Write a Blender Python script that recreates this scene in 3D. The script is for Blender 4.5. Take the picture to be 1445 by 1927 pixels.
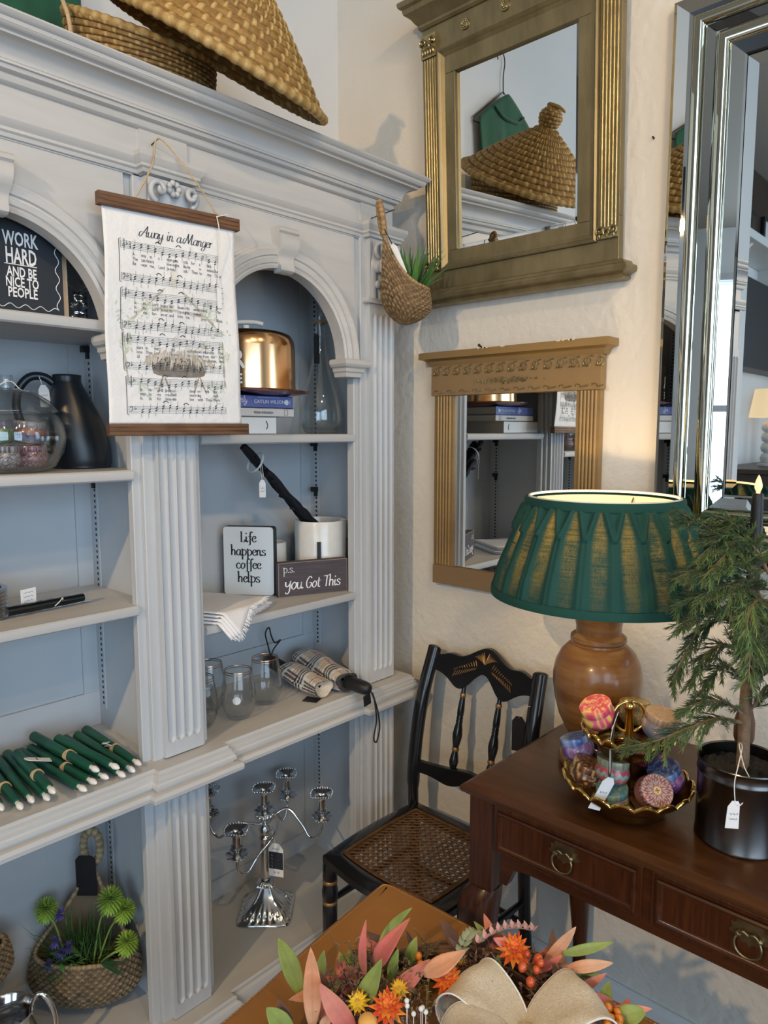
import bpy, math, random
from mathutils import Vector, Matrix, Euler, noise
for _o in list(bpy.data.objects): bpy.data.objects.remove(_o)
C = bpy.context.scene.collection
SC = bpy.context.scene
PI = math.pi
sin, cos, rad = math.sin, math.cos, math.radians
random.seed(7)
# ------------------------------------------------------------------ camera
_p = math.atan2(152.5, 1350.0); _a = rad(42.6)
_fl = Vector((cos(_a), sin(_a), 0)); _r = Vector((sin(_a), -cos(_a), 0)); _u = Vector((0, 0, 1))
_F = _fl*cos(_p) - _u*sin(_p); _U = _u*cos(_p) + _fl*sin(_p)
cd = bpy.data.cameras.new('camera'); cam = bpy.data.objects.new('camera', cd); C.objects.link(cam)
cd.sensor_fit = 'HORIZONTAL'; cd.sensor_width = 36.0; cd.lens = 36.0*1350/1445; cd.clip_start = .05
m = Matrix((( _r.x, _U.x, -_F.x, 0), (_r.y, _U.y, -_F.y, 0), (_r.z, _U.z, -_F.z, 1.5), (0, 0, 0, 1)))
cam.matrix_world = m
SC.camera = cam
# ------------------------------------------------------------------ light, exposure
vs = SC.view_settings
vs.view_transform = 'Standard'; vs.look = 'None'; vs.gamma = 1.0; vs.use_curve_mapping = False
vs.exposure = -0.44
SC.cycles.max_bounces = 12; SC.cycles.glossy_bounces = 6; SC.cycles.transmission_bounces = 10
SC.cycles.transparent_max_bounces = 16; SC.cycles.caustics_refractive = False; SC.cycles.caustics_reflective = False
SC.cycles.sample_clamp_indirect = 4.0
SC.cycles.use_denoising = True
W = bpy.data.worlds.new('sky'); SC.world = W; W.use_nodes = True
_bg = W.node_tree.nodes['Background']; _bg.inputs[0].default_value = (.62, .80, 1, 1); _bg.inputs[1].default_value = 2.2

def light(name, kind, loc, energy, color, size=None, sizey=None, aim=None, spot=None, blend=.6):
    d = bpy.data.lights.new(name, kind); o = bpy.data.objects.new(name, d); C.objects.link(o)
    d.energy = energy; d.color = color; o.location = loc
    if kind == 'AREA':
        d.shape = 'RECTANGLE' if sizey else 'DISK'; d.size = size
        if sizey: d.size_y = sizey
    elif size is not None: d.shadow_soft_size = size
    if spot: d.spot_size = spot; d.spot_blend = blend
    if aim: o.rotation_euler = (Vector(aim)-Vector(loc)).to_track_quat('-Z', 'Y').to_euler()
    return o
# daylight through the shop window behind the camera and the glass door beside it
light('window_daylight', 'AREA', (-1.2, -3.52, 1.75), 165, (.56, .77, 1.0), 3.4, 2.3, aim=(-1.2, 0, 1.6))
light('side_window_daylight', 'AREA', (-3.92, -1.4, 1.7), 60, (.60, .80, 1.0), 2.2, 2.2, aim=(0, -.9, 1.6))
WARM = (1.0, .68, .34)
TRACKS = [((-2.3, .10, 2.92), (1.57, .80, .95), 250), ((.25, -.85, 3.02), (1.55, .75, 1.75), 58),
          ((-.6, -1.3, 3.02), (.9, 1.32, 2.35), 46), ((1.0, -.9, 3.02), (1.2, .45, .8), 26)]

# ------------------------------------------------------------------ mesh helpers
class MB:
    def __init__(s): s.v = []; s.f = []; s.c = []; s.hascol = False
    def add(s, vs, fs, M=None, col=None):
        n = len(s.v)
        if M is not None: vs = [M @ Vector(p) for p in vs]
        s.v += [tuple(p) for p in vs]; s.f += [tuple(i+n for i in f) for f in fs]
        if col is not None: s.hascol = True
        if callable(col) or col is None or isinstance(col, tuple):
            s.c += [col if isinstance(col, tuple) else (1, 1, 1)]*len(vs)
        else: s.c += list(col)
        return s
    def box(s, x0, x1, y0, y1, z0, z1, M=None, col=None):
        return s.add([(x0,y0,z0),(x1,y0,z0),(x1,y1,z0),(x0,y1,z0),(x0,y0,z1),(x1,y0,z1),(x1,y1,z1),(x0,y1,z1)],
              [(0,3,2,1),(4,5,6,7),(0,1,5,4),(1,2,6,5),(2,3,7,6),(3,0,4,7)], M, col)
    def prism(s, poly, d0, d1, ax='y', M=None, col=None):
        n = len(poly); vs = []
        for d in (d0, d1):
            for a, b in poly:
                vs.append((a, d, b) if ax == 'y' else (d, a, b) if ax == 'x' else (a, b, d))
        fs = [tuple(range(n))[::-1], tuple(range(n, 2*n))] + [(i, (i+1) % n, n+(i+1) % n, n+i) for i in range(n)]
        return s.add(vs, fs, M, col)
    def grid(s, fn, nu, nv, cu=False, cv=False, M=None, col=None):
        vs = []; cs = [] if callable(col) else col
        for j in range(nv):
            for i in range(nu):
                u = i/(nu if cu else nu-1); v = j/(nv if cv else nv-1)
                vs.append(fn(u, v))
                if callable(col): cs.append(tuple(col(u, v)))
        fs = []
        for j in range(nv if cv else nv-1):
            for i in range(nu if cu else nu-1):
                a = j*nu+i; b = j*nu+(i+1) % nu; c = ((j+1) % nv)*nu+(i+1) % nu; d = ((j+1) % nv)*nu+i
                fs.append((a, b, c, d))
        if callable(col): s.hascol = True
        return s.add(vs, fs, M, cs)
    def lathe(s, prof, seg=40, M=None, col=None, rf=None):
        n = len(prof)
        def fn(u, v):
            j = min(int(round(v*(n-1))), n-1); r, z = prof[j]; t = u*2*PI
            if rf: r = rf(r, t, z)
            return (r*cos(t), r*sin(t), z)
        return s.grid(fn, seg, n, cu=True, M=M, col=col)
    def tube(s, pts, r, seg=8, closed=False, M=None, col=None, flat=1.0):
        pts = [Vector(p) for p in pts]; n = len(pts)
        R = r if hasattr(r, '__len__') else [r]*n
        vs = []; up = None
        for i, p in enumerate(pts):
            a = pts[(i-1) % n] if (closed or i > 0) else p; b = pts[(i+1) % n] if (closed or i < n-1) else p
            t = (b-a); t = t.normalized() if t.length > 1e-9 else Vector((0, 0, 1))
            if up is None:
                up = Vector((0, 0, 1)) if abs(t.z) < .9 else Vector((1, 0, 0))
            x = t.cross(up); x = x.normalized() if x.length > 1e-6 else t.orthogonal().normalized()
            y = x.cross(t).normalized(); up = y
            for k in range(seg):
                q = 2*PI*k/seg; vs.append(p + (x*cos(q)+y*sin(q)*flat)*R[i])
        fs = []
        for i in range(n if closed else n-1):
            j = (i+1) % n
            for k in range(seg):
                l = (k+1) % seg; fs.append((i*seg+k, i*seg+l, j*seg+l, j*seg+k))
        if not closed:
            fs.append(tuple(range(seg))[::-1]); fs.append(tuple(range((n-1)*seg, n*seg)))
        return s.add(vs, fs, M, col)
    def ball(s, c, r, seg=14, rings=8, sc=(1, 1, 1), M=None, col=None):
        return s.grid(lambda u, v: (c[0]+r*sc[0]*sin(PI*v)*cos(2*PI*u), c[1]+r*sc[1]*sin(PI*v)*sin(2*PI*u), c[2]-r*sc[2]*cos(PI*v)), seg, rings, cu=True, M=M, col=col)
    def molding(s, prof, path, closed=False, M=None):
        """prof: (out, z) pairs swept along path [(x, y)] with mitred corners; out is to the right of travel"""
        n = len(path); P = [Vector((a, b)) for a, b in path]; vs = []; k = len(prof)
        for i in range(n):
            d0 = (P[i]-P[i-1]).normalized() if (i > 0 or closed) else None
            d1 = (P[(i+1) % n]-P[i]).normalized() if (i < n-1 or closed) else None
            d0 = d0 or d1; d1 = d1 or d0
            n0 = Vector((d0.y, -d0.x)); n1 = Vector((d1.y, -d1.x)); b = n0+n1
            b = b/ max(b.dot(n0), .2)
            for o, z in prof: vs.append((P[i].x+b.x*o, P[i].y+b.y*o, z))
        fs = []
        for i in range(n if closed else n-1):
            j = (i+1) % n
            for a in range(k-1): fs.append((i*k+a, j*k+a, j*k+a+1, i*k+a+1))
        if not closed:
            fs.append(tuple(range(k))); fs.append(tuple(range((n-1)*k, n*k))[::-1])
        return s.add(vs, fs, M)
    def build(s, name, mat, parent=None, smooth=None, bevel=None, loc=None):
        me = bpy.data.meshes.new(name); me.from_pydata(s.v, [], s.f); me.validate(clean_customdata=False)
        if s.hascol and len(me.vertices) == len(s.c):
            at = me.color_attributes.new('Col', 'FLOAT_COLOR', 'POINT')
            buf = []
            for c in s.c: buf += [c[0], c[1], c[2], 1.0]
            at.data.foreach_set('color', buf)
        if smooth is not None:
            me.shade_smooth()
            if smooth < 179: me.set_sharp_from_angle(angle=rad(smooth))
        me.materials.append(mat); me.update()
        o = bpy.data.objects.new(name, me); C.objects.link(o)
        if parent: o.parent = parent
        if loc: o.location = loc
        if bevel:
            b = o.modifiers.new('bevel', 'BEVEL'); b.width = bevel; b.segments = 2; b.limit_method = 'ANGLE'; b.angle_limit = rad(40)
        return o
def tag(o, label=None, cat=None, group=None, kind=None):
    if label: o['label'] = label
    if cat: o['category'] = cat
    if group: o['group'] = group
    if kind: o['kind'] = kind
    return o
def thing(name, label, cat, loc=(0, 0, 0), rz=0, group=None):
    o = bpy.data.objects.new(name, None); C.objects.link(o); o.empty_display_size = .05
    o.location = loc; o.rotation_euler = (0, 0, rz)
    return tag(o, label, cat, group)
def T(x=0, y=0, z=0, rx=0, ry=0, rz=0, s=1):
    return Matrix.Translation((x, y, z)) @ Euler((rx, ry, rz)).to_matrix().to_4x4() @ Matrix.Scale(s, 4)
def basis(o, x, y, z):
    return Matrix(((x[0], y[0], z[0], o[0]), (x[1], y[1], z[1], o[1]), (x[2], y[2], z[2], o[2]), (0, 0, 0, 1)))
def cr(pts, n=6, closed=False):
    """Catmull-Rom through points"""
    P = [Vector(p) for p in pts]; out = []; N = len(P)
    for i in range(N if closed else N-1):
        p0 = P[(i-1) % N] if (closed or i) else P[0]*2-P[1]; p1 = P[i]; p2 = P[(i+1) % N]
        p3 = P[(i+2) % N] if (closed or i+2 < N) else P[-1]*2-P[-2]
        for k in range(n):
            t = k/n
            out.append(.5*((2*p1)+(p2-p0)*t+(2*p0-5*p1+4*p2-p3)*t*t+(3*p1-p0-3*p2+p3)*t*t*t))
    if not closed: out.append(P[-1])
    return out
def nz(x, y, z=0): return noise.noise((x, y, z))

# ------------------------------------------------------------------ materials
def mat(name, col, rough=.5, metal=0, col2=None, var=None, stretch=(1, 1, 1), bump=None, bstretch=None, spec=.5, trans=0, ior=1.45,
        coat=0, vcol=False, sheen=0, emit=None, alpha=None, voro=None, detail=5, ramp=(.35, .65), sss=0, roughvar=0):
    m = bpy.data.materials.new(name); m.use_nodes = True; nt = m.node_tree; N = nt.nodes; L = nt.links
    b = N['Principled BSDF']; I = b.inputs
    I['Base Color'].default_value = (*col, 1); I['Roughness'].default_value = rough; I['Metallic'].default_value = metal
    I['Specular IOR Level'].default_value = spec; I['IOR'].default_value = ior
    I['Transmission Weight'].default_value = trans; I['Coat Weight'].default_value = coat; I['Coat Roughness'].default_value = .12
    if sheen: I['Sheen Weight'].default_value = sheen
    if emit: I['Emission Color'].default_value = (*emit[0], 1); I['Emission Strength'].default_value = emit[1]
    if alpha is not None: I['Alpha'].default_value = alpha
    if sss: I['Subsurface Weight'].default_value = sss; I['Subsurface Radius'].default_value = (.02, .02, .02)
    tc = N.new('ShaderNodeTexCoord'); src = None
    if vcol:
        a = N.new('ShaderNodeAttribute'); a.attribute_name = 'Col'; src = a.outputs['Color']
    if var:
        mp = N.new('ShaderNodeMapping'); mp.inputs['Scale'].default_value = stretch; L.new(tc.outputs['Object'], mp.inputs[0])
        if voro:
            t = N.new('ShaderNodeTexVoronoi'); t.inputs['Scale'].default_value = var; o = t.outputs['Distance']
        else:
            t = N.new('ShaderNodeTexNoise'); t.inputs['Scale'].default_value = var; t.inputs['Detail'].default_value = detail
            t.inputs['Roughness'].default_value = .62; o = t.outputs['Fac']
        L.new(mp.outputs[0], t.inputs['Vector'])
        r = N.new('ShaderNodeValToRGB'); L.new(o, r.inputs[0])
        r.color_ramp.elements[0].position = ramp[0]; r.color_ramp.elements[1].position = ramp[1]
        if src is None:
            r.color_ramp.elements[0].color = (*col, 1); r.color_ramp.elements[1].color = (*(col2 or col), 1); src = r.outputs[0]
        else:
            c2 = col2 or (.7, .7, .7)
            r.color_ramp.elements[0].color = (*c2, 1); r.color_ramp.elements[1].color = (1, 1, 1, 1)
            mx = N.new('ShaderNodeMix'); mx.data_type = 'RGBA'; mx.blend_type = 'MULTIPLY'; mx.inputs[0].default_value = 1
            L.new(src, mx.inputs[6]); L.new(r.outputs[0], mx.inputs[7]); src = mx.outputs[2]
        if roughvar:
            mr = N.new('ShaderNodeMapRange'); mr.inputs[3].default_value = rough-roughvar; mr.inputs[4].default_value = rough+roughvar
            L.new(o, mr.inputs[0]); L.new(mr.outputs[0], I['Roughness'])
    if src: L.new(src, I['Base Color'])
    if bump:
        mp = N.new('ShaderNodeMapping'); mp.inputs['Scale'].default_value = bstretch or stretch; L.new(tc.outputs['Object'], mp.inputs[0])
        t = N.new('ShaderNodeTexNoise'); t.inputs['Scale'].default_value = bump[0]; t.inputs['Detail'].default_value = 4
        L.new(mp.outputs[0], t.inputs['Vector'])
        bp = N.new('ShaderNodeBump'); bp.inputs['Strength'].default_value = bump[1]; bp.inputs['Distance'].default_value = bump[2] if len(bump) > 2 else .004
        L.new(t.outputs['Fac'], bp.inputs['Height']); L.new(bp.outputs[0], I['Normal'])
    return m
MAT = {}
def addm(k, *a, **kw): MAT[k] = mat(k, *a, **kw); return MAT[k]
addm('wall_paint', (.72, .68, .61), .75, bump=(48, .55, .006), col2=(.76, .72, .65), var=3)
addm('back_wall_paint', (.72, .71, .69), .7, bump=(9, .25, .003), col2=(.75, .74, .72), var=2)
addm('ceiling_paint', (.36, .32, .27), .8)
addm('floor_wood', (.24, .15, .09), .45, col2=(.32, .21, .13), var=6, stretch=(1, 9, 1))
addm('grey_paint', (.50, .50, .495), .48, col2=(.57, .565, .555), var=5, stretch=(.35, 4, 4), bump=(60, .12, .002), bstretch=(.2, 2, 2))
addm('grey_paint_upright_daylit', (.485, .505, .525), .48, col2=(.555, .57, .585), var=5, stretch=(4, 4, .35), bump=(60, .12, .002), bstretch=(2, 2, .2))  # same grey paint, bluish cast of the daylight put into its colour
addm('inner_paint_daylit', (.50, .525, .55), .55, col2=(.54, .56, .58), var=3, bump=(40, .08, .002))  # neutral grey inside too; blue ambient daylight is mixed into the colour
addm('steel_strip', (.55, .56, .57), .35, .7)
addm('dark_metal', (.03, .03, .03), .4, .6)
addm('black', (.012, .012, .014), .45)
addm('black_gloss', (.010, .010, .012), .22, coat=.4)
addm('white_paper', (.84, .84, .84), .8, bump=(300, .1, .001))
addm('string_white', (.80, .78, .72), .9)
addm('jute', (.45, .31, .17), .9, col2=(.62, .46, .27), var=300)
addm('ink', (.035, .035, .04), .8)
addm('glass', (1, 1, 1), .02, trans=1, ior=1.45)
def glassm(name, tint=(.95, .97, .965), ior=1.5, rough=.01):
    m = bpy.data.materials.new(name); m.use_nodes = True; nt = m.node_tree; N = nt.nodes; L = nt.links
    N.remove(N['Principled BSDF']); out = N['Material Output']
    t = N.new('ShaderNodeBsdfTransparent'); t.inputs[0].default_value = (*tint, 1)
    g = N.new('ShaderNodeBsdfGlossy'); g.inputs['Roughness'].default_value = rough
    f0 = N.new('ShaderNodeLayerWeight'); f0.inputs['Blend'].default_value = .5
    f1 = N.new('ShaderNodeMath'); f1.operation = 'POWER'; f1.inputs[1].default_value = 2.8; L.new(f0.outputs['Facing'], f1.inputs[0])
    f = N.new('ShaderNodeMath'); f.operation = 'MULTIPLY_ADD'; f.inputs[1].default_value = .9; f.inputs[2].default_value = .06 if ior > 1.4 else .03; L.new(f1.outputs[0], f.inputs[0])
    x = N.new('ShaderNodeMixShader'); L.new(f.outputs[0], x.inputs[0]); L.new(t.outputs[0], x.inputs[1]); L.new(g.outputs[0], x.inputs[2]); L.new(x.outputs[0], out.inputs[0])
    MAT[name] = m; return m
glassm('thin_glass', (.975, .985, .982)); glassm('drink_glass', (.985, .992, .992), 1.35)
addm('mirror_glass', (.86, .875, .86), .012, 1)
addm('mirror_bead', (.80, .78, .64), .02, 1)
addm('vcol_matte', (1, 1, 1), .75, vcol=True)
addm('vcol_gloss', (1, 1, 1), .28, vcol=True, coat=.3)
addm('vcol_satin', (1, 1, 1), .45, vcol=True)
# ------------------------------------------------------------------ lettering
def text_polys(s, size=1.0, sx=1.0, bold=0.0, align='LEFT', shear=0.0, spacing=1.0):
    cu = bpy.data.curves.new('t', 'FONT'); cu.body = s; cu.size = size; cu.offset = bold; cu.align_x = align; cu.shear = shear; cu.space_character = spacing
    cu.resolution_u = 2
    o = bpy.data.objects.new('t', cu); me = o.to_mesh()
    vs = [(v.co.x*sx, v.co.y) for v in me.vertices]; fs = [tuple(p.vertices) for p in me.polygons]
    o.to_mesh_clear(); bpy.data.objects.remove(o); bpy.data.curves.remove(cu)
    return vs, fs
GL = {
'a': (1.0, [[(.75,.85),(.45,1),(.12,.7),(.08,.25),(.35,0),(.65,.25),(.78,.95)], [(.78,.98),(.75,.3),(.88,0),(1.1,.2)]]),
'e': (.8, [[(.1,.5),(.55,.6),(.65,.85),(.42,1),(.12,.7),(.1,.3),(.4,0),(.8,.25)]]),
'i': (.48, [[(.15,.95),(.15,.25),(.3,0),(.5,.2)], [(.15,1.34),(.15,1.56)]]),
'n': (.98, [[(.1,1),(.12,0)], [(.12,.6),(.4,1),(.62,.8),(.62,.2),(.75,0),(.98,.2)]]),
'w': (1.3, [[(.05,.95),(.1,.2),(.35,0),(.6,.3),(.65,.95)], [(.65,.95),(.68,.2),(.9,0),(1.15,.35),(1.15,.95),(1.32,.9)]]),
'y': (.95, [[(.08,.95),(.1,.35),(.35,.1),(.65,.4),(.72,.95)], [(.72,.95),(.7,-.3),(.45,-.75),(.1,-.6),(.3,-.15),(1.0,.2)]]),
'g': (.95, [[(.75,.85),(.45,1),(.12,.7),(.08,.3),(.35,.05),(.65,.3),(.76,.95)], [(.76,.98),(.74,-.3),(.45,-.75),(.1,-.6),(.3,-.15),(1.0,.2)]]),
'r': (.68, [[(.1,1),(.12,0)], [(.12,.6),(.35,.95),(.62,.95)]]),
'M': (1.95, [[(.05,1.0),(-.28,.75),(-.3,.25),(-.05,0),(.3,.8),(.5,1.9)], [(.5,1.9),(.62,1.0),(.8,.1)], [(.8,.1),(1.3,1.9)], [(1.3,1.9),(1.38,.3),(1.55,0),(1.85,.25)]]),
'A': (1.4, [[(.1,.9),(-.3,.7),(-.35,.15),(-.05,0),(.4,.8),(.95,1.9)], [(.95,1.9),(.98,.3),(1.12,0),(1.35,.25)], [(.25,.75),(.6,.8),(1.15,.62)]]),
'L': (.98, [[(.25,1.75),(.25,.05)], [(.05,1.76),(.45,1.76)], [(.05,.03),(.78,.03),(.85,.42)]]),
'f': (.68, [[(.78,1.55),(.6,1.75),(.38,1.4),(.36,0),(.3,-.42),(.02,-.5)], [(.06,.95),(.68,.97)]]),
'h': (1.0, [[(.0,1.75),(.16,1.75),(.16,0)], [(.16,.6),(.45,1),(.72,.75),(.72,.1),(.9,.0)]]),
'p': (1.0, [[(0,1),(.16,1),(.16,-.7)], [(.0,-.7),(.32,-.7)], [(.16,.8),(.5,1),(.82,.7),(.76,.2),(.45,0),(.16,.2)]]),
's': (.78, [[(.64,.8),(.38,1),(.1,.8),(.3,.55),(.62,.35),(.52,.05),(.25,0),(.05,.22)]]),
'c': (.82, [[(.72,.78),(.42,1),(.1,.65),(.12,.25),(.42,0),(.78,.2)]]),
'o': (.9, [[(.42,1),(.1,.6),(.15,.15),(.45,0),(.76,.4),(.7,.85),(.42,1)]]),
'l': (.5, [[(.0,1.75),(.16,1.75),(.16,.2),(.3,0),(.48,.1)]]),
'u': (1.0, [[(.1,.95),(.12,.25),(.35,0),(.65,.3),(.68,.95)], [(.68,.95),(.7,.2),(.85,0),(1,.15)]]),
't': (.66, [[(.32,1.5),(.28,.25),(.45,0),(.62,.12)], [(.05,1.0),(.62,1.05)]]),
'G': (1.15, [[(.95,1.5),(.58,1.8),(.1,1.1),(.15,.3),(.5,0),(.88,.3),(.9,.8)], [(.95,.82),(.5,.8)]]),
'T': (1.0, [[(0,1.65),(1.1,1.75)], [(.55,1.72),(.5,0)]]),
'Y': (1.0, [[(.05,1.1),(.1,.6),(.35,.4),(.7,.75),(.8,1.2)], [(.8,1.2),(.72,-.2),(.42,-.6),(.12,-.4)]]),
'.': (.35, [[(.15,-.02),(.15,.2)]]), ' ': (.75, []),
}
def script_polys(s, size, w=.12, contrast=.75, slant=0.0, tight=1.0):
    """ribbon lettering, thick on the down strokes; returns verts, faces, width"""
    vs = []; fs = []; x = 0
    for ch in s:
        adv, strokes = GL[ch]
        for st in strokes:
            pts = cr([(p[0], p[1], 0) for p in st], 5) if len(st) > 2 else [Vector((*st[0], 0)), Vector((*st[1], 0))]
            n0 = len(vs); k = len(pts)
            for i, p in enumerate(pts):
                d = pts[min(i+1, k-1)]-pts[max(i-1, 0)]; d = d.normalized() if d.length > 1e-6 else Vector((1, 0, 0))
                hw = w*.5*((1-contrast)+contrast*abs(d.y)**1.3)
                nrm = Vector((-d.y, d.x, 0))
                for sg in (1, -1):
                    q = p+nrm*hw*sg; vs.append(((x+q.x+slant*q.y)*size, q.y*size))
            for i in range(k-1): fs.append((n0+2*i, n0+2*i+1, n0+2*i+3, n0+2*i+2))
        x += adv*tight
    return vs, fs, x*size
def ink(mb, vf, place, col=None):
    """place(x, y) -> 3D point"""
    vs, fs = vf[0], vf[1]
    mb.add([place(x, y) for x, y in vs], fs, None, col)
def price_tag(parent, M, w=.022, h=.036, lines=2, string=None, mat_='white_paper', name='price_tag'):
    """tag plate in local XZ, hole at the origin, hanging down -Z, facing -Y"""
    mb = MB(); c = w*.28
    mb.prism([(-w/2, -h), (w/2, -h), (w/2, -c), (w/2-c, .004), (-w/2+c, .004), (-w/2, -c)], -.0004, .0004, 'y', M)
    t = mb.build(name, MAT[mat_], parent); t['label'] = 'small paper price tag'
    if lines:
        k = MB()
        for i in range(lines):
            z = -h*.42-i*h*.2; n = 12; L = []
            for j in range(n+1):
                x = -w*.3+w*.6*j/n; L.append((x, -.0007, z+.0016*sin(j*2.4+i)+.0008*cos(j*5.1)))
            k.tube(L, .0003, 3, M=M)
        k.build('handwriting', MAT['ink'], t)
    if string:
        s = MB(); s.tube(cr(string, 6), .0007, 5); s.build('string', MAT['string_white'], t)
    return t
# ------------------------------------------------------------------ the room
FZ = .05; XW = 1.59; YB = 1.65; CEIL = 3.3
def struct(name, mb, m, smooth=None): 
    o = mb.build(name, MAT[m], None, smooth); o['kind'] = 'structure'; return o
struct('floor', MB().box(-4.1, XW+.1, -3.7, YB+.1, FZ-.1, FZ), 'floor_wood')
struct('ceiling', MB().box(-4.1, XW+.1, -3.7, YB+.1, CEIL, CEIL+.1), 'ceiling_paint')
struct('wall_back', MB().box(-4.1, XW+.1, YB, YB+.1, FZ, CEIL), 'back_wall_paint')
struct('wall_right', MB().box(XW, XW+.1, -3.7, YB, FZ, CEIL), 'wall_paint')
w = MB()
w.box(-4.1, -2.95, -3.7, -3.6, FZ, CEIL); w.box(.55, XW, -3.7, -3.6, FZ, CEIL)
w.box(-2.95, .55, -3.7, -3.6, FZ, .55); w.box(-2.95, .55, -3.7, -3.6, 2.95, CEIL)
struct('wall_front', w, 'back_wall_paint')
w = MB()
w.box(-4.1, -4.0, -3.6, -2.55, FZ, CEIL); w.box(-4.1, -4.0, -.25, YB, FZ, CEIL)
w.box(-4.1, -4.0, -2.55, -.25, FZ, .55); w.box(-4.1, -4.0, -2.55, -.25, 2.85, CEIL)
struct('wall_left', w, 'back_wall_paint')
w = MB()
for i in range(5):
    x = -2.95+3.5*i/4; w.box(x-.03, x+.03, -3.5, -3.44, .55, 2.95)
for z in (.55, 1.35, 2.15, 2.95): w.box(-2.98, .58, -3.5, -3.45, z-.03, z+.03)
o = struct('window_1', w, 'grey_paint')
w = MB()
for i in range(4):
    y = -2.55+2.3*i/3; w.box(-3.9, -3.84, y-.03, y+.03, .55, 2.85)
for z in (.55, 1.7, 2.85): w.box(-3.9, -3.85, -2.58, -.22, z-.03, z+.03)
struct('window_2', w, 'grey_paint')
bb = MB()
bb.molding([(0, .15), (.006, .15), (.012, .144), (.014, .134), (.014, FZ), (0, FZ)], [(XW, -3.6), (XW, YB)][::-1])
struct('baseboard_right', bb, 'back_wall_paint')

# ------------------------------------------------------------------ the arched bookcase
BK = thing('bookcase', 'tall pale grey painted arched bookcase with fluted pilasters and crown moulding against the back wall', 'bookcase', (0, 0, FZ))
def bp(name, mb, m='grey_paint', parent=None, smooth=35, bevel=None):
    if parent is None:
        for i, p in enumerate(mb.v): mb.v[i] = (p[0], p[1], p[2]-FZ)
    else:
        for i, p in enumerate(mb.v): mb.v[i] = (p[0], p[1], p[2]-FZ)
    return mb.build(name, MAT[m], parent or BK, smooth, bevel)
XL = .097; YF = 1.32; XR = 1.464; YK = 1.60
# carcass
bp('side_panel', MB().box(1.412, XR, 1.35, 1.62, .1, 2.08), 'inner_paint_daylit')
bp('side_panel', MB().box(XL, .215, 1.35, 1.62, .1, 2.08), 'inner_paint_daylit')
bp('divider_panel', MB().box(.745, .80, 1.35, 1.62, .1, 2.08), 'inner_paint_daylit')
k = MB().box(.2, 1.43, YK, 1.622, .1, 2.08)
for x0, x1 in ((.215, .745), (.80, 1.412)):
    for z0, z1 in ((.815, .895), (.216, .27)): k.box(x0, x1, YK-.008, YK, z0, z1)
    k.box(x1-.035, x1, YK-.006, YK, .216, 2.05); k.box(x0, x0+.035, YK-.006, YK, .216, 2.05)
bp('back_panel', k, 'inner_paint_daylit')
bp('bottom_deck', MB().box(XL, XR, 1.31, 1.61, .19, .216), 'inner_paint_daylit')
k = MB().box(XL, 1.5, 1.25, 1.625, 2.14, 2.156)
bp('top_board', k)
# stiles
def fluted(x0, x1, z0, z1, y, nfl=4, depth=.008, endgap=.03):
    mb = MB(); nu = nfl*12+9; W_ = x1-x0; mar = W_*.07; fw = (W_-2*mar)/nfl
    zs = [z0, z0+endgap*.6]
    r = fw*.42
    e0, e1 = z0+endgap, z1-endgap
    zz = [z0] + [e0-.001+r*1.6*t/8 for t in range(9)] + [e0+r*1.6+(e1-e0-3.2*r)*t/3 for t in (1, 2)] + [e1-r*1.6*(1-t/8)+.001 for t in range(9)] + [z1]
    def dep(x, z):
        if x < mar or x > W_-mar: return 0
        q = ((x-mar) % fw)/fw-.5; dx = abs(q)*fw
        dz = max(0, e0+r*1.5-z, z-(e1-r*1.5))
        d = math.sqrt(dx*dx+(dz*.66)**2)
        return depth*math.sqrt(max(0, 1-(d/r)**2)) if d < r else 0
    nv = len(zz)
    def fn(u, v):
        x = u*W_; z = zz[min(int(round(v*(nv-1))), nv-1)]
        return (x0+x, y+dep(x, z), z)
    mb.grid(fn, nu, nv)
    mb.add([(x0,y,z0),(x0,y+.014,z0),(x0,y+.014,z1),(x0,y,z1)], [(0,3,2,1)]); mb.add([(x1,y,z0),(x1,y+.014,z0),(x1,y+.014,z1),(x1,y,z1)], [(0,1,2,3)])
    return mb
U = 'grey_paint_upright_daylit'
bp('stile', MB().box(1.327, XR, YF+.006, 1.352, .1, 2.0).box(1.342, XR, YF-.004, YF+.006, .1, 2.0), U, bevel=.002)
bp('stile', MB().box(.709, .865, YF+.012, 1.352, .1, 2.0).box(.727, .852, YF, YF+.012, .1, 2.0), U, bevel=.002)
bp('stile', MB().box(XL, .235, YF, 1.352, .1, 2.0), U, bevel=.002)
for x0, x1 in ((1.364, 1.458), (.748, .840), (XL+.008, XL+.1)):
    y = YF-.016 if x0 > 1 else YF-.012
    bp('pilaster', fluted(x0, x1, .818, 1.832, y), U)
    bp('pilaster', fluted(x0, x1, .218, .757, y), U)
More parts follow.
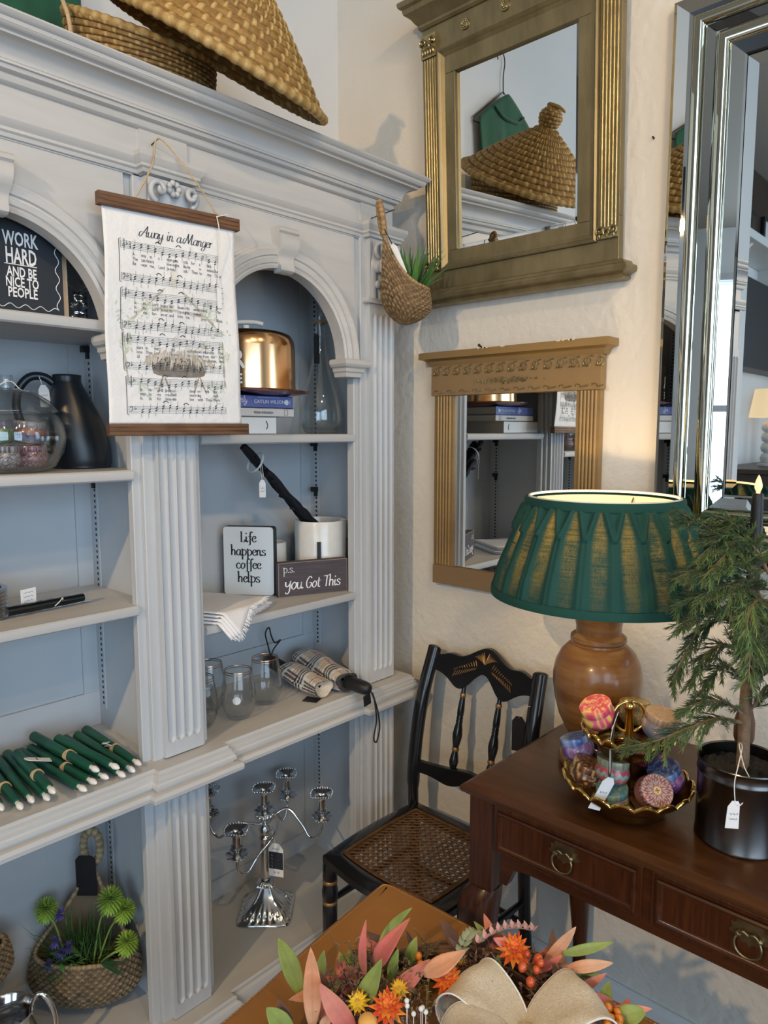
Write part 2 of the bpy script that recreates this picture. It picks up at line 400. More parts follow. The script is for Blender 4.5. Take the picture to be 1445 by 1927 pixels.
def capital(x0, x1, y):
    mb = MB(); w = x1-x0; z0, z1 = 1.826, 1.992
    def fn(u, v):
        fl = .004+.014*v**2.2; x = x0-.006*v+(w+.012*v)*u
        rid = .006*abs(sin(u*PI*4))*(1-.3*v) if v < .62 else .005*abs(sin(u*PI*3+.5))*sin(PI*(v-.62)/.38)
        curl = .012*math.exp(-((v-.60)/.07)**2)*abs(sin(u*PI*2))**.6
        return (x, y-fl-rid-curl, z0+.012+(z1-z0-.024)*v)
    mb.grid(fn, 41, 30)
    mb.molding([(0, z0), (.010, z0), (.013, z0+.005), (.010, z0+.012), (0, z0+.012)], [(x0-.004, y+.012), (x0-.004, y), (x1+.004, y), (x1+.004, y+.012)])
    for sg in (-1, 1):
        cx = x0+.012 if sg < 0 else x1-.012
        sp = [(cx+sg*.001+(.017-.0045*t/2)*cos(t)*sg*.9, y-.026-.002*t, 1.957+(.017-.0045*t/2)*sin(t)) for t in [i*.35 for i in range(-4, 20)]]
        mb.tube(sp, .0052, 7)
        for zz, rr in ((1.915, .013), (1.872, .009)): mb.ball((cx-sg*.002, y-.016, zz), rr, sc=(1, .8, 1.15))
    for t in range(7):
        an = 2*PI*t/7; mb.ball(((x0+x1)/2+.011*cos(an), y-.024, 1.966+.011*sin(an)), .006)
    for t in (-1, 0, 1):
        mb.tube(cr([((x0+x1)/2+t*.022, y-.018, 1.93), ((x0+x1)/2+t*.028, y-.03, 1.915), ((x0+x1)/2+t*.026, y-.026, 1.90)], 5), [.010]*10+[.006], 7)
    mb.box(x0-.002, x1+.002, y-.004, y+.014, z0, z1)
    return mb
bp('capital', capital(1.364, 1.458, YF-.016), U, smooth=60)
bp('capital', capital(.748, .840, YF-.012), U, smooth=60)
# arches
def arch(xc, x0, x1):
    zc, ri, ro, zt = 1.675, .1925, .244, 2.0
    mb = MB(); n = 48; inn = []; out = []
    hw0, hw1 = xc-x0, x1-xc
    A = [PI*i/n for i in range(n+1)]
    inn = [(x1, zc-.015)] and [(xc+ri, zc-.02)]+[(xc+ri*cos(t), zc+ri*sin(t)) for t in A]+[(xc-ri, zc-.02)]
    for q, (x, z) in enumerate(inn):
        t = A[min(max(q-1, 0), n)]
        dx, dz = cos(t), sin(t)
        k = min((hw1/dx) if dx > 1e-6 else (hw0/-dx if dx < -1e-6 else 9), ((zt-zc)/dz) if dz > 1e-6 else 9)
        out.append((xc+dx*k, zc+dz*k) if 0 < q < n+2 else ((x1 if q == 0 else x0), zc-.02))
    # exact upper corners
    for cx_ in (x1, x0):
        best = min(range(1, n+2), key=lambda i: abs(out[i][0]-cx_)+abs(out[i][1]-zt)); out[best] = (cx_, zt)
    vs = []; N = len(inn)
    for y in (YF+.002, YF+.026):
        vs += [(x, y, z) for x, z in inn] + [(x, y, z) for x, z in out]
    fs = []
    for i in range(N-1):
        fs.append((i, i+1, N+i+1, N+i)); fs.append((2*N+i, 3*N+i, 3*N+i+1, 2*N+i+1))
        fs.append((i, 2*N+i, 2*N+i+1, i+1))
    fs.append((0, N, 3*N, 2*N)); fs.append((N-1, 3*N-1, 4*N-1, 2*N-1))
    mb.add(vs, fs)
    bp('arch_panel', mb, 'grey_paint', smooth=30)
    mb = MB(); prof = [(0, -.004), (0, .010), (.006, .013), (.010, .010), (.012, .014), (.020, .017), (.022, .013), (.026, .013), (.028, .018), (.040, .021), (.042, .017), (.046, .017), (.048, .012), (.052, .010), (.052, -.002)]
    B = [(-.014, 0)]+[(None, PI*i/64) for i in range(65)]+[(-.014, PI)]
    def fn(u, v):
        dr, oo = prof[int(round(u*(len(prof)-1)))]; b = B[int(round(v*(len(B)-1)))]
        r = ri+dr
        if b[0] is None: return (xc+r*cos(b[1]), YF+.002-oo, zc+r*sin(b[1]))
        return (xc+(r if b[1] == 0 else -r), YF+.002-oo, zc+b[0])
    mb.grid(fn, len(prof), len(B))
    bp('archivolt', mb, 'grey_paint', smooth=30)
    for sg in (-1, 1):
        mb = MB(); a, b = xc+sg*(ri-.004), xc+sg*(ro+.006); lo, hi = min(a, b), max(a, b)
        pr = [(0, 1.634), (.008, 1.636), (.010, 1.646), (.014, 1.649), (.015, 1.657), (.022, 1.661), (.026, 1.667), (.026, 1.675), (.022, 1.679), (0, 1.679)]
        mb.molding(pr, [(lo+.012, YF+.03), (lo+.012, YF-.004), (hi-.012, YF-.004), (hi-.012, YF+.03)])
        mb.box(lo+.012, hi-.012, YF-.004, YF+.03, 1.634, 1.679)
        bp('impost', mb, 'grey_paint', smooth=25)
    mb = MB()   # keystone scroll
    pf = [(0, 1.955), (.030, 1.955), (.034, 1.951), (.036, 1.944), (.030, 1.940), (.034, 1.936), (.038, 1.926), (.037, 1.914), (.030, 1.902), (.022, 1.893), (.019, 1.885), (.022, 1.876), (.026, 1.870), (.026, 1.862), (.020, 1.857), (0, 1.857)]
    n = len(pf); vs = []
    for sg in (-1, 1):
        for o_, z in pf:
            hw = .019+.011*(z-1.857)/.1; vs.append((xc+sg*hw, YF-o_+.004, z))
    mb.add(vs, [tuple(range(n)), tuple(range(n, 2*n))[::-1]]+[(i, n+i, n+(i+1) % n, (i+1) % n) for i in range(n)])
    bp('keystone', mb, 'grey_paint', smooth=50)
arch(1.0895, .852, 1.327); arch(.472, .235, .709)
# horizontal mouldings, breaking forward over the pilasters
def breaks(y, d, pad=.008):
    return [(XL-.0, y-d), (.205+pad, y-d), (.205+pad, y), (.748-pad, y), (.748-pad, y-d), (.840+pad, y-d), (.840+pad, y), (1.364-pad, y), (1.364-pad, y-d), (XR+.004, y-d), (XR+.004, 1.62)]
mb = MB(); mb.molding([(-.004, 1.986), (.004, 1.988), (.006, 1.994), (.010, 1.997), (.010, 2.002), (.014, 2.006), (.018, 2.014), (.018, 2.022), (.012, 2.024), (-.03, 2.024)], breaks(YF, .022))
bp('frieze_moulding', mb, smooth=25)
mb = MB().box(XL, 1.345, YF, 1.345, 1.985, 2.085).box(.742, .846, YF-.004, YF, 2.02, 2.085).box(1.345, XR, YF-.004, 1.62, 2.02, 2.085)
bp('frieze_board', mb)
cor = [(-.004, 2.070), (.004, 2.072), (.009, 2.076), (.011, 2.082), (.009, 2.088), (.013, 2.089), (.019, 2.091), (.021, 2.097), (.025, 2.098), (.025, 2.102)]
cor += [(.026+.026*(1-cos(t)), 2.103+.026*sin(t)) for t in [PI/2*i/7 for i in range(8)]]
cor += [(.056, 2.129), (.056, 2.133), (.059, 2.134)]+[(.059+.012*sin(t), 2.146-.012*cos(t)) for t in [PI/2*i/5 for i in range(6)]]
cor += [(.074, 2.147), (.078, 2.150), (.0805, 2.1535), (.0795, 2.157), (.07, 2.158), (-.2, 2.158)]
mb = MB(); mb.molding(cor, [(XL-.01, YF), (XR-.012, YF), (XR-.012, 1.62)]); bp('cornice', mb, smooth=25)
led = [(-.03, .757), (.050, .757), (.054, .760), (.055, .768), (.052, .775), (.046, .777), (.038, .777), (.038, .781), (.043, .783), (.043, .790), (.040, .793), (.040, .799), (.036, .801), (.036, .807), (.031, .809), (.030, .815), (-.03, .815)]
mb = MB(); mb.molding(led, breaks(YF, .018)); mb.box(.2, 1.43, 1.30, 1.605, .795, .8145)
bp('ledge', mb, smooth=25)
bas = [(-.03, .2165), (.030, .2165), (.034, .213), (.034, .205), (.040, .201), (.044, .192), (.044, .178), (.049, .175), (.053, .166), (.053, .158), (.057, .156), (.060, .148), (.060, FZ), (-.03, FZ)]
mb = MB(); mb.molding(bas, breaks(YF, .018)); bp('base_moulding', mb, smooth=25)
# shelves, standards and clips
def shelf(x0, x1, z, nx0, nx1):
    mb = MB().box(x0+.001, x1-.001, 1.334, YK-.009, z-.019, z)
    pr = [(0, z-.021), (.006, z-.021), (.010, z-.018), (.012, z-.010), (.011, z-.003), (.007, z), (0, z)]
    mb.molding(pr, [(nx0, 1.334), (nx1, 1.334)])
    return bp('shelf', mb, 'grey_paint', smooth=30)
for z in (1.707, 1.423, 1.149): shelf(.215, .745, z, .236, .7085)
for z in (1.492, 1.073): shelf(.80, 1.412, z, .866, 1.3265)
for xs, sg, zsh in ((.745, -1, (1.707, 1.423, 1.149)), (1.412, -1, (1.492, 1.36, 1.073)), (.80, 1, (1.492, 1.36, 1.073)), (.215, 1, (1.707, 1.423, 1.149))):
    for z0, z1 in ((.86, 1.95), (.30, .75)):
        st = bp('shelf_strip', MB().box(min(xs, xs+sg*.003), max(xs, xs+sg*.003), 1.556, 1.575, z0, z1), 'inner_paint_daylit')
        h = MB(); q = z0+.01
        while q < z1-.01:
            h.box(min(xs+sg*.003, xs+sg*.0034), max(xs+sg*.003, xs+sg*.0034), 1.5625, 1.5685, q, q+.006); q += .0127
        bp('slot', h, 'black', st)['kind'] = 'stuff'
    for z in zsh:
        if 1.95 > z > .9: bp('shelf_clip', MB().box(min(xs+sg*.003, xs+sg*.018), max(xs+sg*.003, xs+sg*.018), 1.557, 1.573, z-.036, z-.0225).box(min(xs+sg*.002, xs+sg*.008), max(xs+sg*.002, xs+sg*.008), 1.56, 1.57, z-.05, z-.023), 'dark_metal')
for x, y, z, l in ((.768, 1.296, 2.048, .030), (1.382, 1.296, 2.040, .085)):
    nl = MB(); nl.tube([(x, YF, z), (x, YF-l, z+.006)], .0012, 6)
    tag(nl.build('nail', MAT['dark_metal'], None, 60), 'small nail in the bookcase frieze holding the ' + ('printed hymn banner' if x < 1 else 'pocket basket'), 'nail')
# ------------------------------------------------------------------ woven and crocheted things
def woven(prof, rows, wraps, dark=(.34, .185, .05), mid=(.50, .30, .09), pale=(.62, .44, .18), amp=.006, pt=None):
    """coil-and-wrap basketry over a lathe profile [(r, z)]"""
    P = [Vector((a, 0, b)) for a, b in prof]; P = cr(P, 10); n = len(P)
    L = [0]
    for i in range(1, n): L.append(L[-1]+(P[i]-P[i-1]).length)
    def at(v):
        d = v*L[-1]; i = 0
        while i < n-2 and L[i+1] < d: i += 1
        t = (d-L[i])/max(L[i+1]-L[i], 1e-9); p = P[i].lerp(P[i+1], t); g = (P[i+1]-P[i]).normalized()
        return p, Vector((-g.z, 0, g.x))*-1
    nv = rows*8+1; nu = wraps*10
    def info(u, v):
        q = min(v*rows, rows-1e-6); row = int(q); fv = q-row; w = u*wraps+(row % 2)*.5+.15*nz(row*3.1, u*9)
        fu = w % 1; cell = int(w); wrap = fu < .22
        h = math.sqrt(max(0, 1-(2*fv-1)**2))*.9
        h = h*(1.0 if not wrap else 1.12)-(0 if wrap else .16*abs(sin((fu-.22)/.78*PI))*0)
        if not wrap: h -= .30*(1-sin((fu-.22)/.78*PI))
        return row, cell, fv, fu, wrap, h
    def fn(u, v):
        p, g = at(v); row, cell, fv, fu, wrap, h = info(u, v); a = u*2*PI
        r = p.x+g.x*amp*h; z = p.z+g.z*amp*h
        q = Vector((r*cos(a), r*sin(a), z))
        return pt(q) if pt else q
    def col(u, v):
        row, cell, fv, fu, wrap, h = info(u, v); k = .5+.9*nz(row*7.3, cell*3.7, 1.5)
        k = min(max(k, 0), 1)
        if fv < .08 or fv > .94: return tuple(x*.62 for x in dark)
        if wrap: c = [pale[i]*(.86+.25*k) for i in range(3)]
        else:
            st = .70+.65*abs(nz(u*wraps*.8, v*rows*17, 4)); c = [(dark[i]*(1-k)+mid[i]*k)*st for i in range(3)]
        return tuple(c)
    return MB().grid(fn, nu, nv, cu=True, col=col)
def wrapped_coil(pts, r, pitch=.02, closed=True, pale=(.56, .40, .17), mid=(.40, .25, .08), seg=8, M=None):
    mb = MB(); P = [Vector(p) for p in pts]; n = len(P); d = 0
    cols = []; R = []
    for i in range(n):
        f = (d/pitch) % 1; w = f < .5; R.append(r*(1.1 if w else .94)); cols.append(pale if w else mid)
        d += (P[(i+1) % n]-P[i]).length
    mb.tube(P, R, seg, closed, M); mb.c = [cols[i//seg] if i//seg < n else pale for i in range(len(mb.v))]; mb.hascol = True
    return mb
def circ(r, n, z=0, c=(0, 0)): return [(c[0]+r*cos(2*PI*i/n), c[1]+r*sin(2*PI*i/n), z) for i in range(n)]
straw = addm('straw', (1, 1, 1), .62, vcol=True, var=120, col2=(.72, .66, .55), stretch=(1, 1, 1), bump=(240, .25, .002))
hood = thing('woven_cone_lid', 'large golden woven cone basket lid with knob tilted over the crown moulding', 'basket lid')
hood.matrix_world = Matrix.Translation((.945, 1.325, 2.266)) @ Matrix.Rotation(rad(9), 4, 'Y') @ Matrix.Scale(.955, 4) @ Matrix.Rotation(rad(30), 4, 'X')
woven([(.240, .0), (.222, .014), (.196, .036), (.166, .062), (.134, .088), (.100, .114), (.064, .140), (.038, .158), (.028, .168)], 12, 32, amp=.008).build('shell', straw, hood, 60)
woven([(.240, -.003), (.220, .009), (.193, .030), (.163, .055), (.131, .081), (.097, .107), (.061, .132), (.01, .152)], 12, 30, amp=-.003).build('lining', straw, hood, 60)
wrapped_coil(circ(.243, 260), .0095, .026).build('rim', straw, hood, 60)
kb = woven([(.027, .164), (.030, .178), (.036, .193), (.036, .208), (.026, .222), (.008, .229)], 7, 10, amp=.004)
kb.tube(cr([(.0, .01, .225), (.0, .02, .236), (0, -.02, .236), (0, -.045, .228)], 6), [.008, .008, .008, .008, .007, .007, .007, .006, .006, .006, .006, .006, .006, .005, .005, .005, .005, .004, .003], 7, col=(.5, .33, .12))
kb.build('knob', straw, hood, 60)
def tiltrim(q):
    k = (q.z/.2); zt = .10+(q.y+.12)*.45
    return Vector((q.x, q.y, max(0, k)*max(.01, zt)))
bk = thing('woven_basket', 'golden woven round basket standing on the bookcase top beneath the cone lid', 'basket', (.835, 1.455, 2.1585))
woven([(.128, .001), (.138, .02), (.143, .08), (.146, .14), (.148, .2)], 11, 32, dark=(.27, .155, .05), mid=(.38, .24, .09), pale=(.48, .34, .15), amp=.005, pt=tiltrim).build('shell', straw, bk, 60)
woven([(.122, .001), (.132, .02), (.137, .08), (.140, .14), (.142, .198)], 9, 30, amp=-.003, pt=tiltrim).build('lining', straw, bk, 60)
wrapped_coil([tiltrim(Vector((.147*cos(2*PI*i/180), .147*sin(2*PI*i/180), .2))) for i in range(180)], .008, .024).build('rim', straw, bk, 60)
MB().tube(cr([(-.145, .02, .16), (-.165, .0, .165), (-.168, -.03, .12), (-.158, -.02, .06), (-.165, -.02, .003)], 6), .004, 6).build('cord', MAT['jute'], bk, 60)

# wire hanger with a green apron on the back wall
hg = MB(); hy = 1.638; hx, hz = .60, 2.70
hg.tube(cr([(hx+.03, hy, hz+.115), (hx+.034, hy, hz+.135), (hx+.016, hy, hz+.15), (hx-.010, hy, hz+.14), (hx-.016, hy, hz+.11), (hx-.004, hy, hz+.07), (hx, hy, hz+.03), (hx, hy, hz)], 6), .0022, 7)
hg.tube([(hx, hy, hz+.01), (hx+.20, hy, hz-.12), (hx+.205, hy, hz-.135), (hx-.195, hy, hz-.135), (hx-.19, hy, hz-.12), (hx, hy, hz+.01)], .0019, 7)
tag(hg.build('wire_hanger', MAT['dark_metal'], None, 60), 'dark wire clothes hanger hooked on the back wall above the bookcase', 'hanger')
ap = MB()
def apf(u, v):
    x = hx+.19*(2*u-1)*(1-.06*v); e = abs(2*u-1)
    z = hz-.005-.115*e**1.2-(v*.40); fold = .012*sin(u*19+v*2)*v**.6+.006*sin(u*41)*v
    return (x, 1.622-.4*fold-.006*(1-e)-.004*v, z)
ap.grid(apf, 48, 22)
apn = thing('apron', 'dark green cotton apron hanging on a wire hanger behind the woven lid', 'apron')
gm = addm('green_cloth', (.008, .072, .036), .85, col2=(.012, .095, .048), var=9, bump=(500, .25, .001), sheen=.25)
so = ap.build('bib', gm, apn, 179); sm = so.modifiers.new('thick', 'SOLIDIFY'); sm.thickness = .002
MB().tube(cr([(hx-.10, 1.612, hz-.07), (hx-.05, 1.607, hz-.1), (hx+.05, 1.607, hz-.1), (hx+.10, 1.612, hz-.07)], 8), .005, 6).build('strap', gm, apn, 60)
pn = MB(); pn.tube([(hx+.005, YB-.001, hz+.146), (hx+.005, hy-.01, hz+.150)], .002, 6)
tag(pn.build('nail', MAT['dark_metal'], None, 60), 'small nail in the back wall carrying the wire hanger', 'nail')

def pocket(name, rw, rd, zl, zh, rows, n, col, loc, xdir, label, cat='basket', lean=0):
    """crocheted pocket basket; local x = width, front towards -y; back rises to a peak at zh"""
    t = thing(name, label, cat, loc); x = Vector((*xdir, 0)).normalized()
    t.rotation_euler = (lean, 0, math.atan2(x.y, x.x))
    def R(v): return math.sin(min(v*1.9, 1)*PI/2)**.55
    def surf(u, v, d=0):
        a = 2*PI*u; bk_ = (1+sin(a))/2            # 1 at the back
        top = zl+(zh-zl)*bk_**3.2; z = top*v
        hi = max(0, z-zl)/(zh-zl); f = R(v)
        sag = 1+.10*sin(PI*min(z/zl, 1))
        return Vector(((rw+d)*cos(a)*f*sag*(1-.86*hi**.8), (rd+d)*sin(a)*f*sag*(1-.05*hi)+rd*.0, z))
    def info(u, v):
        q = v*rows; row = int(min(q, rows-1e-5)); fv = q-row; fu = (u*n+.5*(row % 2)) % 1
        s1 = math.exp(-((fu-(.28+.22*fv))/.13)**2); s2 = math.exp(-((fu-(.72-.22*fv))/.13)**2)
        return max(s1, s2)*(.35+.65*sin(PI*fv)**.5)
    ns = max(rw, rd)
    def fn(u, v): return surf(u, v, .0045*info(u, v)*(0 if v < .03 else 1))
    def cl(u, v):
        h = info(u, v); k = .75+.4*nz(u*n*.8, v*rows*.9); k2 = .45+.6*h
        return tuple(c*k*k2 for c in col)
    mb = MB().grid(fn, n*7, rows*6+1, cu=True, col=cl); mb.build('pouch', straw, t, 80)
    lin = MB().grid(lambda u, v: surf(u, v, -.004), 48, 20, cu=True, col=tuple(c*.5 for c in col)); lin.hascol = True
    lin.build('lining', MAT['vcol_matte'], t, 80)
    wrapped_coil([surf(i/160, 1, .001) for i in range(160)], .0042, .009, pale=tuple(c*1.05 for c in col), mid=tuple(c*.62 for c in col)).build('rim', straw, t, 60)
    return t, surf
JUTE = (.44, .30, .16); JUTE2 = (.40, .31, .20)
rr = (_r.x, _r.y); dd = (_fl.x, _fl.y)
# --- pocket basket with a spiky green plant on the bookcase corner
hb_loc = Vector((1.345, 1.232, 2.046)) + Vector((*rr, 0))*.048 + Vector((0, 0, -.285))
xd = (dd[0], dd[1])           # local x along the view, so the front (-y) turns to the right-hand wall
hb, hs = pocket('hanging_pocket_basket', .056, .058, .085, .215, 15, 26, JUTE, hb_loc, (dd[0]*.93-rr[0]*.36, dd[1]*.93-rr[1]*.36), 'tan crocheted pocket basket with spiky green plant hanging on the bookcase corner')
lp = []
for i in range(40):
    a = 2*PI*i/40; lp.append((.009*sin(a), .056+.012*(1-cos(a))*.5+.0, .212+.037*(1-cos(a))))
wrapped_coil(lp, .0072, .010, pale=(.46, .31, .16), mid=(.30, .19, .09)).build('hanging_loop', straw, hb, 60)
price_tag(hb, T(-.0, .035, .19, rx=rad(18), ry=rad(14), rz=rad(100)), .026, .075, 1)
bl = MB(); bl.tube(cr([(.02, .06, .23), (.025, .04, .20), (.0, .035, .192), (-.02, .05, .2), (-.01, .06, .225)], 6), .0013, 5); bl.build('cord', MAT['black'], hb, 60)
def blade(mb, p0, d, L, w, bend, n=7, col=None, up=Vector((0, 0, 1))):
    d = Vector(d).normalized(); s = d.cross(up); s = s.normalized() if s.length > 1e-4 else Vector((1, 0, 0)); p = Vector(p0); vs = []
    nn = s.cross(d).normalized()
    for i in range(n):
        t = i/(n-1); ww = w*(.55+.9*t if t < .35 else (1-t)*1.33)
        q = p+d*L*t-up*bend*L*t*t
        vs += [q+s*ww*.5, q-nn*ww*.18*-1, q-s*ww*.5]
    fs = []
    for i in range(n-1):
        a = 3*i; fs += [(a, a+1, a+4, a+3), (a+1, a+2, a+5, a+4)]
    mb.add(vs, fs, None, col)
plantg = addm('plant_green', (1, 1, 1), .5, vcol=True, sheen=.1)
random.seed(3)
for k in range(30):
    mb = MB(); a = random.uniform(0, 2*PI); e = random.uniform(.05, .85); r_ = random.uniform(0, .02)
    d = (cos(a)*sin(e), sin(a)*sin(e)-.18, cos(e)); g = random.uniform(.7, 1.15)
    blade(mb, (cos(a)*r_, sin(a)*r_-.022, .075), d, random.uniform(.10, .155), .018, random.uniform(.02, .2), col=(.065*g, .19*g, .03*g))
    mb.build('leaf', plantg, hb, 179)
MB().lathe([(0.001, .07), (.04, .07), (.045, .06)], 20).build('moss', MAT['green_cloth'], hb)

# --- pocket basket with grass and flowers on the bottom deck
gb, gs = pocket('flower_pocket_basket', .112, .058, .115, .265, 17, 40, JUTE2, (.640, 1.497, .2168), rr, 'round crocheted pocket basket of grass with lime pompom and purple flowers', 'basket')
lp = [(.004+.019*sin(2*PI*i/48), .052, .262+.034*(1-cos(2*PI*i/48))) for i in range(48)]
wrapped_coil(lp, .0088, .012, pale=(.46, .37, .24), mid=(.30, .23, .14)).build('hanging_loop', straw, gb, 60)
mb = MB(); mb.prism([(-.03, .20), (.016, .20), (.016, .275), (.008, .283), (-.022, .283), (-.03, .275)], .040, .041, 'y'); tag(mb.build('hang_tag', MAT['black'], gb), 'black card hang tag')
random.seed(11)
gr = MB()
for k in range(190):
    a = random.uniform(0, 2*PI); r_ = random.uniform(0, 1)
    p0 = (cos(a)*r_*.05, sin(a)*r_*.03-.005, .085); sp = random.uniform(.05, 1.25); an = random.uniform(0, 2*PI)
    d = (cos(an)*sin(sp)*1.1, sin(an)*sin(sp)*.55-.12, cos(sp)+.25); g = random.uniform(.6, 1.3)
    blade(gr, p0, d, random.uniform(.09, .165), random.uniform(.003, .0055), random.uniform(.1, .55), 7, (.06*g, .155*g, .03*g))
gr.build('grass', plantg, gb, 179)
lf = MB()
for k in range(60):
    a = random.uniform(0, 2*PI); p0 = (random.uniform(-.055, .015), random.uniform(-.06, -.03), random.uniform(.095, .145))
    blade(lf, p0, (cos(a), -.4, sin(a)*.6+.4), random.uniform(.014, .026), .011, .2, 5, (.07, .20*random.uniform(.7, 1.2), .04))
for k in range(14):
    an = -.3+k*.09; blade(lf, (.055, -.05, .118), (cos(an), -.25, sin(an)*.8), .05+.02*sin(k), .008, .15, 6, (.03, .10, .045))
lf.build('leaves', plantg, gb, 179)
for (x, y, z, r_) in ((.066, -.01, .222, .030), (.092, .0, .194, .026), (.108, -.035, .150, .026), (-.082, .0, .196, .028)):
    mb = MB(); random.seed(int(x*1000))
    for k in range(170):
        ph = math.acos(1-2*(k+.5)/170); th = k*2.39996; d = Vector((sin(ph)*cos(th), sin(ph)*sin(th), cos(ph)*.8)); g = random.uniform(.8, 1.2)
        blade(mb, Vector((x, y, z))+d*r_*.25, d, r_*.80, .0090, .12, 5, (.30*g, .50*g, .07*g))
    fl = mb.build('pompom_flower', plantg, gb, 179); fl['label'] = 'lime green pompom flower'
    MB().tube(cr([(x*.4, -.02, .10), (x*.7, y-.01, z*.75+.02), (x, y, z-.006)], 6), .002, 6, col=(.25, .38, .08)).build('stem', plantg, fl, 60)
for (x, z) in ((-.055, .118), (-.028, .142), (-.040, .165), (-.012, .152), (-.035, .205)):
    mb = MB(); random.seed(int(z*1000))
    for k in range(40):
        d = Vector((random.uniform(-1, 1), random.uniform(-1, .6), random.uniform(-1, 1))).normalized(); g = random.uniform(.7, 1.4)
        blade(mb, Vector((x, -.052 if z < .19 else -.03, z))+d*.003, d, random.uniform(.008, .014), .006, .1, 4, (.085*g, .065*g, .26*g))
    mb.build('purple_flower', plantg, gb, 179)['label'] = 'purple star flower cluster'
gb.scale = (1, 1, 1.16)
# second basket, cut by the picture's edge
kb2, _k = pocket('hanging_crochet_basket', .09, .046, .11, .19, 15, 36, (.42, .30, .18), (.402, 1.534, .335), (1, 0), 'tan crocheted basket hanging on the bookcase back above the silver creamer', 'basket')
wrapped_coil([(.016*sin(2*PI*i/40), .040, .186+.022*(1-cos(2*PI*i/40))) for i in range(40)], .0065, .010, pale=(.46, .37, .24), mid=(.30, .23, .14)).build('hanging_loop', straw, kb2, 60)
# ------------------------------------------------------------------ hymn banner on the middle pilaster
bn = thing('hanging_banner', 'white paper hymn sheet banner with wooden rails hanging from twine on the middle pilaster', 'banner', (.78, 1.26, 1.7))
iM = Matrix.Translation((-.78, -1.26, -1.7))
TL, TR, BL, BR = Vector((.637, 1.268, 1.900)), Vector((.9005, 1.238, 1.9015)), Vector((.642, 1.284, 1.512)), Vector((.9205, 1.254, 1.514))
_bnrm = Vector((-.11, -1, .03)).normalized()
def bpl(u, v, off=0):
    p = TL.lerp(TR, u).lerp(BL.lerp(BR, u), v)
    wv = .0035*sin(u*3.1+v*4.4)*sin(v*PI)+.0018*sin(u*9+v*7)*sin(v*PI)
    return p+_bnrm*(wv+off)+Vector((-.004*sin(v*PI)*(1-u)*0+.003*sin(v*9)*(1 if u < .5 else -1)*abs(u-.5)*2*.6, 0, 0))
paper = addm('hymn_paper', (.80, .80, .80), .85, bump=(70, .55, .004), col2=(.84, .84, .84), var=20)
sh = MB().grid(lambda u, v: bpl(u, v), 40, 60, M=iM).build('sheet', paper, bn, 179)
sdf = sh.modifiers.new('t', 'SOLIDIFY'); sdf.thickness = .0006; sdf.offset = 0
wood_rail = addm('rail_wood', (.105, .048, .022), .55, col2=(.17, .085, .042), var=14, stretch=(1, 8, 8), bump=(40, .2, .002), bstretch=(1, 8, 8))
def rail(a, b, name):
    a, b = Vector(a), Vector(b); x = (b-a).normalized(); z = Vector((0, 0, 1)); z = (z-x*z.dot(x)).normalized(); y = z.cross(x)
    M = iM @ basis(a, x, y, z); L = (b-a).length; mb = MB()
    pf = [(-.008, .0115), (-.010, .010), (-.010, .005), (-.0085, .004), (-.010, .003), (-.010, -.003), (-.0085, -.004), (-.010, -.005), (-.010, -.010), (-.008, -.0115), (.007, -.0115), (.007, .0115)]
    n = len(pf)
    for x0, x1 in ((0, L),):
        mb.add([(x0, p, q) for p, q in pf]+[(x1, p, q) for p, q in pf], [tuple(range(n)), tuple(range(n, 2*n))[::-1]]+[(i, n+i, n+(i+1) % n, (i+1) % n) for i in range(n)], M)
    mb.build(name, wood_rail, bn, 30, .0008)
rail(TL+Vector((-.0085, 0, .010)), TR+Vector((.008, 0, .010)), 'top_rail')
rail(BL+Vector((-.003, 0, -.010)), BR+Vector((.012, 0, -.010)), 'bottom_rail')
tw = MB(); nailp = Vector((.768, 1.287, 2.053))
tw.tube(cr([TL+Vector((.062, -.004, .02)), TL.lerp(nailp, .55)+Vector((.03, -.012, .008)), nailp, TR.lerp(nailp, .5)+Vector((-.012, -.006, .008)), TR+Vector((-.038, .002, .02))], 8), .0015, 6, M=iM)
tw.build('twine', MAT['jute'], bn, 60)
pt_ = bpl(.845, -.03, .012)
mb = MB(); mb.tube(cr([pt_+Vector((-.004, 0, .005)), pt_+Vector((.0, -.002, -.03)), bpl(.85, .22, .004), bpl(.85, .30, .004)], 6), .0011, 5, M=iM)
mb.tube(cr([pt_+Vector((.02, -.004, .012)), pt_+Vector((.008, -.004, .008)), pt_+Vector((-.005, 0, .004))], 5), .0011, 5, M=iM)
mb.build('string', MAT['string_white'], bn, 60)
mb = MB(); mb.grid(lambda u, v: bpl(.832+.04*u, .30+.10*v, .0035), 3, 4, M=iM)
tgo = mb.build('price_tag', MAT['white_paper'], bn, 179); k = MB()
for i in range(4): k.tube([bpl(.872+.012*u_, .30+.025*i, .004) for u_ in (0, .3, 1)], .0004, 4, M=iM)
k.build('handwriting', MAT['ink'], tgo)
